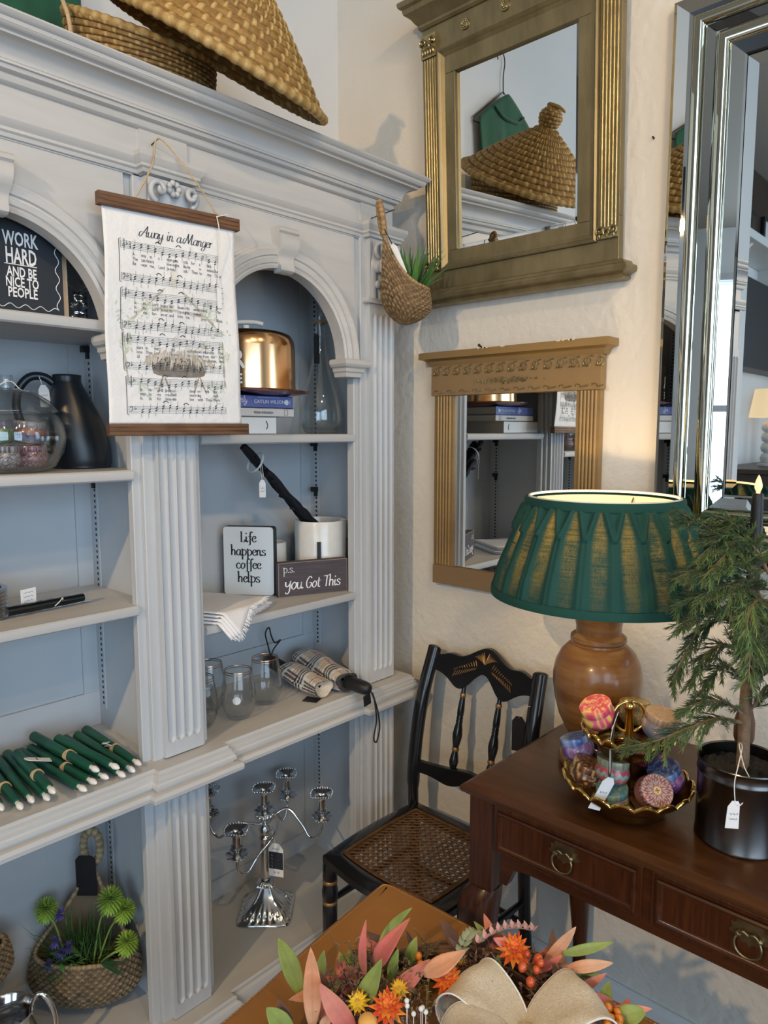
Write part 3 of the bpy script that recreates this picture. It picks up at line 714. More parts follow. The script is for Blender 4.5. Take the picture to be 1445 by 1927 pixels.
# printed music
W_, H_ = .27, .388
def P(x, y, off=.0011): return bpl(x/W_, y/H_, off)          # metres from the sheet's top left corner, y down
mus = MB()
def seg(x0, y0, x1, y1, w=.0005, n=8, mb=None):
    mb = mb or mus; vs = []; dx, dy = x1-x0, y1-y0; L = math.hypot(dx, dy); nx, ny = -dy/L*w/2, dx/L*w/2
    for i in range(n+1):
        t = i/n; vs += [P(x0+dx*t+nx, y0+dy*t+ny), P(x0+dx*t-nx, y0+dy*t-ny)]
    mb.add(vs, [(2*i, 2*i+1, 2*i+3, 2*i+2) for i in range(n)], iM)
def note(x, y, up=True, open_=False, flag=False, stem=True):
    n = 10; e = [(.0024*cos(t), .0016*sin(t)) for t in [2*PI*i/n for i in range(n)]]
    pts = [(x+a*.94-b*.34, y+a*-.34+b*.94) for a, b in e]
    if open_: 
        inn = [(x+a*.5, y+b*.5) for a, b in e]
        mus.add([P(*q) for q in pts]+[P(*q) for q in inn], [(i, (i+1) % n, n+(i+1) % n, n+i) for i in range(n)], iM)
    else: mus.add([P(*q) for q in pts], [tuple(range(n))], iM)
    if stem: seg(x+(.0021 if up else -.0021), y, x+(.0021 if up else -.0021), y+(-.011 if up else .011), .00045, 1)
def script(s, x, y, size, w, slant):
    vs, fs, wd = script_polys(s, size, w, .8, slant, .9)
    mus.add([P(x+a, y-b) for a, b in vs], fs, iM)
script('Away in a Manger', .070, .043, .0104, .17, .28)
ST = [(.056, .113), (.142, .198), (.223, .272), (.301, .354)]
VERSES = [[('A -', 'way', 'in', 'a', 'man-ger,', 'no', 'crib', 'for', 'a', 'bed,', ''), ('The', 'cat-tle', 'are', '', 'low-ing,', 'the', 'Ba-by', '', 'a-', 'wakes,', 'But'), ('Be', 'near', 'me,', 'Lord', 'Je-sus,', 'I', 'ask', 'Thee', 'to', 'stay', 'Close')],
          [('lit -', 'tle', 'Lord', 'Je-sus', 'laid', 'down', 'His', 'sweet', 'head.', '', 'The'), ('lit -', 'tle', 'Lord', 'Je-sus,', 'no', 'cry-ing', 'He', 'makes.', '', '', 'I'), ('by', 'me', 'for-', 'ev-er,', 'and', 'love', 'me,', 'I', 'pray.', '', 'Bless')],
          [('stars', 'in', 'the', '', 'sky', '', 'looked', 'down', 'where', 'He', 'The'), ('love', 'Thee,', 'Lord', '', 'Je-sus,', '', 'look', 'down', 'from', 'the', 'And'), ('all', 'the', 'dear', '', 'chil-dren', '', 'in', 'Thy', 'ten-der', 'care,', 'And')],
          [('lit -', 'tle', 'Lord', 'Je-sus,', 'a -', '', 'sleep', 'on', 'the', 'hay.', ''), ('stay', 'by', 'my', 'cra-dle', 'till', '', 'morn-ing', 'is', '', 'nigh.', ''), ('fit', 'us', 'for', 'heav-en', 'to', '', 'live', 'with', 'Thee', 'there.', '')]]
random.seed(5); LS = .0031
for si, (y0, y1) in enumerate(ST):
    xa, xb = .030+.002*si, .232+.001*si
    for yy in (y0, y1):
        for l in range(5): seg(xa, yy+l*LS, xb, yy+l*LS, .00042, 12)
        for b in (.0, .33, .62, .86, 1): seg(xa+(xb-xa)*b, yy, xa+(xb-xa)*b, yy+4*LS, .0005, 1)
    seg(xa-.003, y0-.002, xa-.003, y1+4*LS+.002, .0011, 6); seg(xa-.003, y0-.002, xa+.001, y0-.004, .0008, 1); seg(xa-.003, y1+4*LS+.002, xa+.001, y1+4*LS+.004, .0008, 1)
    # clefs
    cl = [(0, 2.9), (.6, 2.2), (.1, 1.8), (-.6, 2.6), (0, 3.6), (.9, 2.8), (.6, 1.2), (.2, -.4), (.5, -1.2), (.75, -.3), (.2, 1.4), (.35, 3.0), (.45, 4.8), (.05, 5.3), (-.2, 4.8)]
    pp = cr([(xa+.0055+a*.0028, y0+b*LS, 0) for a, b in cl], 4)
    for a, b in zip(pp[:-1], pp[1:]): seg(a.x, a.y, b.x, b.y, .0007, 1)
    pp = cr([(xa+.003, y1+LS, 0), (xa+.0045, y1+.0003, 0), (xa+.0075, y1+LS*.8, 0), (xa+.006, y1+LS*2.3, 0), (xa+.0025, y1+LS*3.4, 0)], 4)
    for a, b in zip(pp[:-1], pp[1:]): seg(a.x, a.y, b.x, b.y, .0010, 1)
    for yy in (y0, y1):
        seg(xa+.0115, yy-.001, xa+.0115, yy+2*LS, .0005, 1); note(xa+.0122, yy+1.7*LS, stem=False, open_=True)
        if si == 0:
            for z_ in (.3, 2.3): ink(mus, text_polys('3' if z_ < 1 else '4', .0085), lambda a, b: iM @ P(xa+.016+a, yy+(z_+1.7)*LS-b))
    for yy, base in ((y0, 3.6), (y1, .4)):
        for q in range(13):
            x = xa+.026+(xb-xa-.034)*q/12; k_ = base+2.2*sin(q*.9+si*1.7+yy*60)-(.5 if yy == y0 else -.5)
            note(x, yy+k_*LS*.7, up=(yy == y1) or q % 4 == 0, open_=(q == 10)); note(x, yy+(k_+1.9)*LS*.7, up=False, open_=(q == 10))
            if q in (3, 6):
                for dd_ in (0, .0009): 
                    pp = [(x+.011*t, yy+min(k_, 1)*LS*.7-.006-.0035*sin(PI*t)-dd_) for t in (0, .25, .5, .75, 1)]
                    for a, b in zip(pp[:-1], pp[1:]): seg(*a, *b, .0007, 1)
    for r_, row in enumerate(VERSES[si]):
        for c_, wd in enumerate(row):
            if wd:
                x = xa+.022+(xb-xa-.012)*c_/11.2
                ink(mus, text_polys(wd, .0088, .74), lambda a, b: iM @ P(x+a, y0+4*LS+.0115+r_*.0083-b))
mus.build('printed_music', MAT['ink'], bn)
art = MB(); random.seed(9)
def dab(x, y, L, an, w, col, off=.0007):
    dx, dy = cos(an)*L, sin(an)*L; n = 4; vs = []; nx, ny = -sin(an), cos(an)
    for i in range(n+1):
        t = i/n; ww = w*sin(PI*(.12+.8*t))/2; vs += [P(x+dx*t+nx*ww, y+dy*t+ny*ww, off), P(x+dx*t-nx*ww, y+dy*t-ny*ww, off)]
    art.add(vs, [(2*i, 2*i+1, 2*i+3, 2*i+2) for i in range(n)], iM, col)
bx0, bx1, by0, by1 = .088, .192, .258, .296
art.grid(lambda u, v: P(bx0+(bx1-bx0)*u+.004*sin(v*PI)*(1 if u > .5 else -1)*abs(2*u-1), by0+(by1-by0)*v*(1-.12*(2*u-1)**4*v), .0005), 30, 8, M=iM, col=lambda u, v: tuple(c*(.75+.5*nz(u*9, v*14)) for c in (.30, .27, .24)))
for i in range(150):
    t = random.random(); dab(.080+.125*t, .252+.012*random.random()-.016*sin(PI*t)*random.random(), random.uniform(.012, .026), PI/2+(t-.5)*-1.1+random.uniform(-.35, .35), .0024, random.choice([(.58, .53, .46), (.68, .64, .58), (.45, .40, .34), (.52, .42, .30)]), .0008+.0004*random.random())
for i in range(26):
    dab(random.uniform(.075, .20), random.uniform(.222, .25), random.uniform(.01, .02), random.uniform(-1, 1), .0014, (.64, .55, .42))
for x, s_ in ((.102, 1), (.112, -1), (.176, 1), (.186, -1)): 
    dab(x+.004*s_, .294, .036, PI/2+.35*s_, .004, (.46, .38, .30)); dab(x+.004*s_+.001, .294, .034, PI/2+.35*s_, .0018, (.34, .27, .21))
for (xa, ya, xb, yb) in ((.118, .128, .030, .212), (.142, .128, .235, .205), (.032, .21, .038, .318), (.232, .215, .236, .315), (.09, .168, .13, .170), (.15, .172, .19, .174)):
    for q in range(26):
        t = random.random(); an = math.atan2(yb-ya, xb-xa)+random.uniform(-.14, .14)
        dab(xa+(xb-xa)*t*.85+random.uniform(-.0015, .0015), ya+(yb-ya)*t*.85+random.uniform(-.0015, .0015), .018, an, .0022, random.choice([(.50, .45, .38), (.60, .56, .48), (.55, .56, .44)]), .0004+.0002*random.random())
for (cx, cy, sp) in ((.05, .195, .03), (.036, .24, .018), (.225, .195, .03), (.234, .25, .016), (.065, .318, .02), (.215, .32, .02), (.205, .165, .02), (.08, .172, .02)):
    for q in range(26): dab(cx+random.gauss(0, sp*.45), cy+random.gauss(0, sp*.55), random.uniform(.005, .011), random.uniform(0, 2*PI), .003, random.choice([(.60, .65, .54), (.68, .72, .63), (.52, .57, .44)]), .0005+.0003*random.random())
for q in range(8): dab(.128+.002*q, .088+.004*(q % 3), .04, PI/2+.02*q, .002, (.76, .73, .66), .0004)
art.build('printed_manger', MAT['vcol_matte'], bn)

# ------------------------------------------------------------------ upper shelf of the first bay
sg = thing('framed_sign', 'black WORK HARD sign in a raw wood frame on the highest shelf', 'sign', (.532, 1.375, 1.7075))
oak = addm('raw_oak', (.42, .30, .19), .6, col2=(.52, .39, .26), var=12, stretch=(6, 6, 1))
slate = addm('slate_black', (.020, .026, .036), .7, bump=(60, .25, .002))
mb = MB()
for a in ((-.0865, -.0765, 0, .192), (.0765, .0865, 0, .192), (-.0765, .0765, .182, .192), (-.0765, .0765, 0, .008)): mb.box(a[0], a[1], 0, .025, a[2], a[3])
mb.build('frame', oak, sg, None, .001)
MB().box(-.0762, .0762, -.004, .010, .003, .186).build('panel', slate, sg, None, .0015)
mb = MB()
for s_, z, sz, sx in (('WORK', .119, .0340, .56), ('HARD', .0880, .0385, .51), ('AND BE', .0655, .0238, .61), ('NICE TO', .0478, .0238, .61), ('PEOPLE', .0300, .0240, .64)):
    vf = text_polys(s_, sz, sx, .018*sz/.03*.035, 'CENTER', 0, 1.0)
    ink(mb, vf, lambda a, b: (a+.003, -.0046, z+b))
mb.box(-.026, .030, -.0047, -.0042, .0855, .0868)
mb.build('lettering', MAT['white_paper'], sg)
bw = [];  hw, hh = .066, .080
for i in range(240):
    t = i/240*4; s_ = int(t); f = t-s_; w_ = .0035*sin(f*PI*2*5.0)
    c = [(-hw+2*hw*f, hh+w_), (hw+w_, hh-2*hh*f), (hw-2*hw*f, -hh+w_), (-hw+w_, -hh+2*hh*f)][s_]
    bw.append((c[0], -.0045, .0945+c[1]))
MB().tube(bw, .0007, 4, True).build('scallop_line', MAT['white_paper'], sg)
gc = thing('glass_candlestick', 'cut glass beaded candlestick standing beside the framed black sign', 'candlestick', (.672, 1.45, 1.7075))
MB().lathe([(0, 0), (.024, 0), (.025, .003), (.012, .008), (.008, .011), (.013, .016), (.015, .021), (.012, .027), (.007, .030), (.012, .034), (.017, .040), (.013, .047), (.007, .050), (.010, .054), (.011, .058), (.007, .063), (.010, .067), (.022, .076), (.026, .088), (.024, .088), (.018, .078), (.0, .070)], 12, rf=lambda r, t, z: r*(1+.08*cos(6*t))).build('stem', MAT['glass'], gc, 40)
# jug
jg = thing('jug', 'matte black ceramic jug with arched handle behind the glass pumpkin jar', 'jug', (.684, 1.492, 1.4235), rz=rad(-20))
blk = addm('black_ceramic', (.012, .016, .022), .33, bump=(30, .06, .002))
prof = [(.001, .0), (.050, .0), (.056, .006), (.058, .03), (.057, .06), (.053, .09), (.046, .12), (.037, .15), (.030, .170), (.0275, .178), (.0275, .188), (.0285, .190), (.0255, .190), (.0245, .17), (.001, .165)]
cp = [p for p in cr([(a, 0, b) for a, b in prof], 4)]
mb = MB(); nn = len(cp)
mb.grid(lambda u, v: (cp[int(round(v*(nn-1)))].x*cos(2*PI*u)-.022*min(1, max(0, cp[int(round(v*(nn-1)))].z-.02)/.15)**1.3, cp[int(round(v*(nn-1)))].x*sin(2*PI*u), cp[int(round(v*(nn-1)))].z), 48, nn, cu=True)
mb.build('body', blk, jg, 60)
MB().tube(cr([(-.045, 0, .172), (-.066, 0, .186), (-.092, 0, .184), (-.112, 0, .160), (-.118, 0, .125), (-.108, 0, .085), (-.088, 0, .055), (-.055, 0, .035)], 6), .0085, 10).build('handle', blk, jg, 60)
price_tag(jg, T(-.068, -.012, .165, ry=rad(-6), rz=rad(20)), .021, .040, 1, [(-.068, -.012, .165), (-.074, -.009, .185), (-.075, .004, .197), (-.070, -.008, .175)])
# glass pumpkin jar with tins
pj = thing('pumpkin_jar', 'clear glass pumpkin jar with stem lid full of patterned tins', 'jar', (.517, 1.428, 1.4235))
def rib(r, t, z): return r*(1-.045*abs(sin(t*4))**6*min(1, r/.05))
MB().lathe([(.001, .001), (.060, .001), (.080, .010), (.096, .035), (.102, .065), (.098, .09), (.088, .106), (.080, .110), (.078, .110), (.085, .104), (.095, .088), (.099, .065), (.093, .037), (.078, .013), (.058, .005), (.001, .005)], 96, rf=rib).build('jar_body', MAT['thin_glass'], pj, 50)
ld = MB().lathe([(.001, .151), (.012, .151), (.013, .178), (.011, .180), (.010, .178), (.009, .172), (.009, .156), (.022, .152), (.05, .144), (.075, .126), (.086, .1125), (.089, .1115), (.089, .114), (.078, .130), (.052, .1475), (.02, .1555)][::-1], 64, rf=lambda r, t, z: r*(1-.03*abs(sin(t*4))**6*min(1, r/.05))).build('lid', MAT['thin_glass'], pj, 50)
MB().tube(cr([(-.02, -.013, .156), (-.006, -.016, .166), (.008, -.014, .166), (.02, -.016, .153), (.034, -.02, .150)], 6), .0009, 5).build('string', MAT['string_white'], ld)

# ------------------------------------------------------------------ patterned candle tins
def tin(name, c, rot, patt, patt2, label, group, s=1.0, lidt=True, cat='candle tin'):
    t = thing(name, label, cat, (0, 0, 0), 0, group)
    t.matrix_world = Matrix.Translation(c) @ Euler(rot).to_matrix().to_4x4() @ Matrix.Scale(s, 4)
    bp_ = cr([(.001, 0, 0), (.020, 0, 0), (.0255, 0, .004), (.0295, 0, .012), (.0300, 0, .020), (.0275, 0, .029), (.0265, 0, .031)], 5); n = len(bp_)
    f = lambda u, v: (bp_[int(round(v*(n-1)))].x*cos(2*PI*u), bp_[int(round(v*(n-1)))].x*sin(2*PI*u), bp_[int(round(v*(n-1)))].z)
    MB().grid(f, 72, n, cu=True, col=lambda u, v: patt(u, v)).build('body', MAT['vcol_gloss'], t, 60)
    if lidt:
        lp_ = [(.0275, .029), (.0282, .030), (.0282, .040), (.0275, .0412), (.0255, .0415)]+[(.0255*(1-i/10)+.0002, .0415+.0006*sin(i)*.3) for i in range(1, 11)]; n2 = len(lp_)
        g = lambda u, v: (lp_[int(round(v*(n2-1)))][0]*cos(2*PI*u), lp_[int(round(v*(n2-1)))][0]*sin(2*PI*u), lp_[int(round(v*(n2-1)))][1])
        MB().grid(g, 72, n2, cu=True, col=lambda u, v: patt2(u, lp_[int(round(v*(n2-1)))][0]/.0282)).build('lid', MAT['vcol_gloss'], t, 50)
    return t
def lerp3(a, b, k): k = min(max(k, 0), 1); return tuple(a[i]*(1-k)+b[i]*k for i in range(3))
def marble(A, B, D, sc=2.2, seed=0):
    def f(u, v):
        a = 2*PI*u; w = nz(cos(a)*sc+seed, sin(a)*sc, v*sc*1.4); q = sin(9*w+3*nz(cos(a)*1.3, sin(a)*1.3+seed, v*2))
        return lerp3(lerp3(A, B, .5+.5*q), D, max(0, q*q*q*1.4-.4))
    return f
def galaxy(A, B, D, seed=0):
    def f(u, v):
        a = 2*PI*u; w = .5+.8*nz(cos(a)*1.4+seed, sin(a)*1.4, v*2.2); c = lerp3(A, B, w)
        st = nz(cos(a)*14+seed, sin(a)*14, v*26)
        return lerp3(c, D, 1 if st > .52 else max(0, .4-3*abs(w-.7)))
    return f
def zigzag(cols, n=14, rows=7):
    def f(u, v):
        k = v*rows+.8*abs(((u*n) % 1)-.5)*2; return cols[int(k) % len(cols)]
    return f
def paisley(A, B, D, n=8):
    def f(u, v):
        x = u*n; y = v*4.2; q = int(y) % 2*.5; dx = ((x+q) % 1)-.5; dy = (y % 1)-.5; d = math.sqrt(dx*dx+dy*dy)
        return D if d < .12 else B if int(d*12) % 2 == 0 else A
    return f
def stripes(cols, n=18):
    def f(u, v): return cols[int((u*n+.6*nz(u*20, v*5)) % len(cols))]
    return f
def mandala(A, B, D):
    def f(u, r):
        a = 2*PI*u
        if r < .2: return (.75, .55, .22) if (abs(cos(a))+abs(sin(a)))*r > .13 else A
        k = sin(8*a)*.12+r; return B if (k*9) % 1 < .34 else (D if .82 < r < .95 and sin(4*a) > .7 else A)
    return f
J = 'patterned tins inside the glass pumpkin jar'
tin('candle_tin', (.549, 1.410, 1.4315), (0, 0, .4), paisley((0.110, 0.033, 0.055), (0.341, 0.231, 0.275), (0.396, 0.341, 0.363), 9), paisley((0.138, 0.044, 0.066), (0.303, 0.220, 0.275), (0.440, 0.385, 0.385), 9), 'pink and maroon paisley tin low in the glass pumpkin jar', J)
tin('candle_tin', (.494, 1.396, 1.4315), (0, 0, 0), paisley((0.407, 0.385, 0.396), (0.055, 0.044, 0.077), (0.248, 0.066, 0.110), 7), paisley((0.385, 0.374, 0.385), (0.066, 0.055, 0.083), (0.220, 0.055, 0.110), 7), 'white and black paisley tin low in the glass pumpkin jar', J)
tin('candle_tin', (.547, 1.412, 1.4765), (.1, 0, 1.1), zigzag([(0.358, 0.110, 0.077), (0.055, 0.138, 0.154), (0.303, 0.220, 0.176), (0.138, 0.154, 0.303), (0.028, 0.028, 0.033)]), marble((0.248, 0.220, 0.231), (0.110, 0.110, 0.165), (0.330, 0.303, 0.303)), 'orange and blue zigzag tin stacked high in the glass pumpkin jar', J)
tin('candle_tin', (.490, 1.404, 1.4765), (-.1, .05, 2.0), marble((0.110, 0.187, 0.066), (0.033, 0.055, 0.088), (0.275, 0.330, 0.110), 3), marble((0.165, 0.154, 0.231), (0.066, 0.055, 0.110), (0.275, 0.275, 0.330)), 'green and navy swirled tin stacked high in the glass pumpkin jar', J)
tin('candle_tin', (.520, 1.465, 1.4315), (0, 0, 1), galaxy((0.028, 0.028, 0.083), (0.138, 0.099, 0.220), (0.385, 0.330, 0.440)), galaxy((0.028, 0.028, 0.083), (0.138, 0.099, 0.220), (0.385, 0.330, 0.440), 3), 'dark violet tin at the back of the glass pumpkin jar', J)

# ------------------------------------------------------------------ second shelf of the first bay
rs = thing('metal_ring_stack', 'stack of ribbed silver metal rings beside a wrapped black taper', 'rings', (.462, 1.492, 1.1495))
silver = addm('silver', (.80, .80, .80), .13, 1); nick = addm('pewter', (.55, .55, .56), .25, 1)
pr = [(.045, 0)]
for i in range(7): pr += [(.054, .0005+i*.0072), (.0565, .002+i*.0072), (.0565, .0055+i*.0072), (.054, .007+i*.0072)]
pr += [(.049, .051), (.046, .049), (.045, 0)]
MB().lathe(pr, 56).build('ring_body', nick, rs, 40)
price_tag(rs, T(.075, -.062, .008, rx=rad(-4), ry=rad(178), rz=rad(10)), .031, .040, 3)
tp = thing('wrapped_taper', 'black taper candle wrapped in clear film lying on the shelf', 'candle', (.567, 1.418, 1.1625), rz=rad(5))
MB().tube([(-.078, 0, 0), (-.03, 0, 0), (.03, 0, 0), (.075, 0, 0)], [.0085, .0082, .0078, .0072], 14).build('candle', MAT['black_gloss'], tp, 50)
film = addm('clear_film', (.9, .95, 1), .12, trans=1, ior=1.1)
MB().grid(lambda u, v: (-.095+.185*v, (.0096+.0022*nz(u*9, v*12)+.004*max(0, .1-v)*10*sin(u*40))*cos(2*PI*u), (.0096+.0022*nz(u*9+5, v*12))*sin(2*PI*u)), 20, 40, cu=True).build('film_wrap', film, tp, 179)
MB().tube(cr([(.01, -.010, -.004), (.018, -.014, .004), (.026, -.011, .010), (.028, -.006, .0)], 5), .0009, 5).build('string', MAT['string_white'], tp)

# ------------------------------------------------------------------ green taper candles on the ledge
wax = addm('green_wax', (.008, .075, .043), .42, col2=(.012, .095, .055), var=8); tipm = addm('white_flame_tip', (.86, .85, .82), .3)
CND = [((.690, 1.552), (.690, 1.306), 0), ((.663, 1.536), (.667, 1.288), 0), ((.637, 1.537), (.644, 1.283), 0), ((.606, 1.500), (.632, 1.282), 1), ((.577, 1.552), (.600, 1.300), 1),
       ((.588, 1.546), (.618, 1.300), 0), ((.566, 1.543), (.593, 1.297), 0), ((.545, 1.539), (.567, 1.284), 0), ((.520, 1.490), (.506, 1.277), 1), ((.522, 1.552), (.505, 1.301), 0), ((.499, 1.547), (.482, 1.314), 0), ((.476, 1.543), (.459, 1.305), 0), ((.453, 1.550), (.434, 1.326), 0)]
DESC = ['beside the middle upright', 'second from the middle upright', 'third from the middle upright', 'fourth from the middle upright, lying raised', 'fifth from the middle upright, lying raised', 'sixth from the middle upright', 'seventh from the middle upright', 'eighth from the middle upright', 'ninth from the middle upright, lying raised', 'tenth from the middle upright', 'eleventh from the middle upright', 'twelfth from the middle upright', 'thirteenth from the middle upright']
for i, (a, b, k) in enumerate(CND):
    z = .8282+.0215*k; A = Vector((*a, z)); B = Vector((*b, z-.003)); d = (B-A).normalized(); L = (B-A).length
    x = d.orthogonal().normalized(); M = basis(Vector((0, 0, 0)), x, d.cross(x), d)
    t = thing('taper_candle', 'dark green taper candle, ' + DESC[i], 'candle', A, 0, 'green taper candles on the ledge')
    M4 = M
    MB().lathe([(.001, 0), (.008, 0), (.0105, .002), (.0105, .01), (.0098, L*.4), (.0088, L*.7), (.0078, L-.032), (.0070, L-.028), (.001, L-.028)], 22, M=M4).build('candle_body', wax, t, 50)
    MB().lathe([(.001, L-.028), (.0042, L-.028), (.0042, L-.024), (.0058, L-.018), (.0061, L-.013), (.0046, L-.006), (.0018, L), (.0005, L+.001)], 16, M=M4).build('flame_tip', tipm, t, 60)
    if i in (0, 2, 4, 6, 8, 11):
        mb = MB()
        for q in range(4):
            zc = L*.55+q*.0025; mb.tube([M4 @ Vector(((.0104)*cos(w_), (.0104)*sin(w_), zc+.002*sin(w_*2+q))) for w_ in [2*PI*j/18 for j in range(18)]], .0011, 5, True)
        mb.build('twine_tie', MAT['jute'], t, 60)
    if i in (1, 5, 9):
        sc = {1: .9, 5: 1, 9: 1.15}[i]
        m3 = T(*( (A.lerp(B, .52)+Vector((0, 0, .021+.015*(i == 9)))-A) ), rx=rad(-72), rz=rad({1: 150, 5: 75, 9: 80}[i]))
        price_tag(t, m3, .016*sc, .040*sc, 1, [tuple((A.lerp(B, .52)-A)+Vector((0, 0, .021))), tuple((A.lerp(B, .55)-A)+Vector((.010, 0, .016))), tuple((A.lerp(B, .5)-A)+Vector((.004, .006, .011)))])

# silver creamer on the bottom deck
crm = thing('silver_creamer', 'polished silver cream jug with scroll handle on the lowest deck', 'jug', (.452, 1.430, .2168), rz=rad(-35))
cpf = cr([(.001, 0, .0), (.034, 0, .0), (.036, 0, .006), (.024, 0, .014), (.030, 0, .026), (.050, 0, .050), (.055, 0, .075), (.046, 0, .105), (.042, 0, .120), (.050, 0, .140), (.048, 0, .140), (.039, 0, .120), (.042, 0, .105), (.05, 0, .075), (.03, 0, .035), (.001, 0, .03)], 4); n_ = len(cpf)
def crf(u, v):
    p = cpf[int(round(v*(n_-1)))]; a = 2*PI*u; sp = max(0, -cos(a))**6*max(0, (p.z-.09)/.05)
    return (p.x*cos(a)*(1+.55*sp), p.x*sin(a), p.z+.022*sp-.012*max(0, cos(a))*max(0, (p.z-.1)/.04)*0)
MB().grid(crf, 48, n_, cu=True).build('body', silver, crm, 60)
MB().tube(cr([(.048, 0, .045), (.068, 0, .055), (.086, 0, .085), (.086, 0, .125), (.072, 0, .160), (.058, 0, .168), (.046, 0, .150), (.043, 0, .128)], 6), [.004]*12+[.0055]*14+[.004]*17, 10).build('handle', silver, crm, 60)
mb = MB(); mb.tube(cr([(.085, -.004, .09), (.092, -.01, .075), (.10, -.012, .06), (.09, -.008, .07)], 5), .0009, 5); mb.build('string', MAT['string_white'], crm)
# ------------------------------------------------------------------ top shelf of the second bay: books, copper cake dome, bottle
def book(x0, x1, z0, z1, cover, page, label, spine, y0=1.345, depth=.205, rz=0):
    t = thing('book', label, 'book', ((x0+x1)/2, y0, z0), rz, 'books under the copper cake dome')
    w = (x1-x0)/2; h = z1-z0; c = .0022
    MB().box(-w, w, .0, depth, 0, c).box(-w, w, 0, depth, h-c, h).box(-w, w, 0, .003, 0, h).build('cover', cover, t, None, .0008)
    MB().box(-w+.004, w-.004, .003, depth-.004, c, h-c).build('pages', page, t)
    if spine: spine(t, w, h)
    return t
pg = addm('page_edges', (.62, .60, .54), .8, col2=(.70, .68, .62), var=90, stretch=(1, 1, 60))
bkw = addm('book_white', (.72, .77, .80), .5); bkg = addm('book_pale_grey', (.60, .61, .62), .5); bkb = addm('book_blue', (.085, .12, .36), .35, col2=(.10, .14, .40), var=20)
def sp1(t, w, h):
    mb = MB(); mb.tube(cr([(w-.030, -.0006, h*.28), (w-.026, -.0006, h*.5), (w-.031, -.0006, h*.78)], 5), .0012, 4); mb.build('spine_mark', MAT['slate_black'] if 'slate_black' in MAT else MAT['ink'], t)
def sp2(t, w, h):
    mb = MB(); ink(mb, text_polys('TESSA EVELEIGH', .0068, 1.15, .0002), lambda a, b: (-w+.115+a, -.0006, h*.36+b))
    mb.tube([(w-.030, -.0005, h*.2), (w-.020, -.0005, h*.2), (w-.020, -.0005, h*.82), (w-.030, -.0005, h*.82)], .0006, 4, True); mb.build('spine_lettering', MAT['ink'], t)
def sp3(t, w, h):
    mb = MB(); ink(mb, text_polys('CAITLIN WILSON', .0115, 1.0, .0001), lambda a, b: (-w+.118+a, -.0006, h*.38+b))
    ink(mb, script_polys('nly', .0085, .14, .7, .3), lambda a, b: (-w+.078+a, -.0006, h*.40+b))
    mb.prism([(w-.020+.0062*cos(q), h*.5+.0062*sin(q)) for q in [2*PI*i/20 for i in range(20)]], -.0007, .001, 'y')
    mb.box(w-.010, w-.009, -.0007, 0, h*.3, h*.7)
    for i in range(16): mb.box(-w+.13+i*.004, -w+.132+i*.004, -.0006, 0, h*.84, h*.87)
    mb.build('spine_lettering', MAT['white_paper'], t)
book(.8685, 1.088, 1.4925, 1.5325, bkw, pg, 'thick plain white book at the bottom of the stack under the cake dome', sp1, 1.347, .20)
book(.905, 1.141, 1.5330, 1.5530, bkg, pg, 'thin pale grey book in the middle of the stack under the cake dome', sp2, 1.345, .21)
book(.905, 1.139, 1.5535, 1.5815, bkb, pg, 'blue book with white spine lettering on top of the stack under the cake dome', sp3, 1.346, .21)
ck = thing('cake_dome', 'shiny copper cake plate and dome with white handle standing on three books', 'cake dome', (1.075, 1.440, 1.5825))
cop = addm('copper', (.83, .50, .26), .17, 1, bump=(12, .05, .004)); copd = addm('dark_copper', (.36, .15, .10), .22, 1)
MB().lathe([(.001, 0), (.10, 0), (.112, .003), (.144, .008), (.150, .011), (.1505, .013), (.144, .013), (.118, .009), (.10, .007), (.001, .007)], 72).build('plate', copd, ck, 40)
MB().lathe([(.122, .009), (.124, .012), (.1175, .016), (.1165, .03), (.1165, .115), (.114, .132), (.106, .145), (.092, .151), (.060, .155), (.001, .157)], 72).build('dome', cop, ck, 40)
mb = MB(); mb.lathe([(.010, .156), (.008, .16), (.008, .170)], 16); mb.build('knob_stem', MAT['white_paper'], ck, 40)
M_ = T(0, 0, .172, rz=rad(-47))
MB().tube(cr([(-.042, 0, .0), (-.02, 0, .005), (.02, 0, .005), (.042, 0, 0)], 6, ), .0055, 10, M=M_).build('handle', tipm, ck, 60)
mb = MB()
def onc(a, b, r=.1172): 
    q = -PI/2-rad(48)+a/.1172+rad(4); return (r*cos(q), r*sin(q), b)
for s_, x, z, sz, sx in (('R', -.020, .060, .058, .9), ('KE', -.030, .026, .030, 1.0)):
    vs_, fs_ = text_polys(s_, sz, sx, .0009); mb.add([onc(x+a, z+b) for a, b in vs_], fs_)
mb.build('lettering', tipm, ck)
bt = thing('glass_bottle', 'tall clear teardrop glass bottle with twine at the neck', 'bottle', (1.343, 1.47, 1.4925))
MB().lathe([(.001, .004), (.036, .001), (.046, .006), (.0545, .020), (.0575, .040), (.0560, .065), (.048, .105), (.036, .145), (.025, .185), (.0172, .225), (.0145, .262), (.0145, .300), (.0165, .306), (.0165, .312), (.0125, .312), (.0115, .296), (.0117, .262), (.0145, .224), (.022, .185), (.033, .145), (.045, .105), (.053, .065), (.0545, .040), (.051, .022), (.042, .011), (.001, .013)], 56).build('bottle_body', MAT['thin_glass'], bt, 60)
mb = MB(); mb.lathe([(.006, .300), (.0105, .306), (.010, .322), (.004, .336), (.001, .337)], 12); mb.build('stopper', MAT['thin_glass'], bt, 50)
mb = MB()
for q in range(3): mb.tube(circ(.0165, 20, .297+q*.0026), .0013, 5, True)
mb.tube(cr([(.016, -.004, .300), (.022, -.006, .312), (.006, -.006, .345), (-.002, -.002, .372), (.008, 0, .372), (.010, -.002, .34), (.014, -.004, .306)], 6), .0011, 5)
mb.build('twine', MAT['jute'], bt, 60)
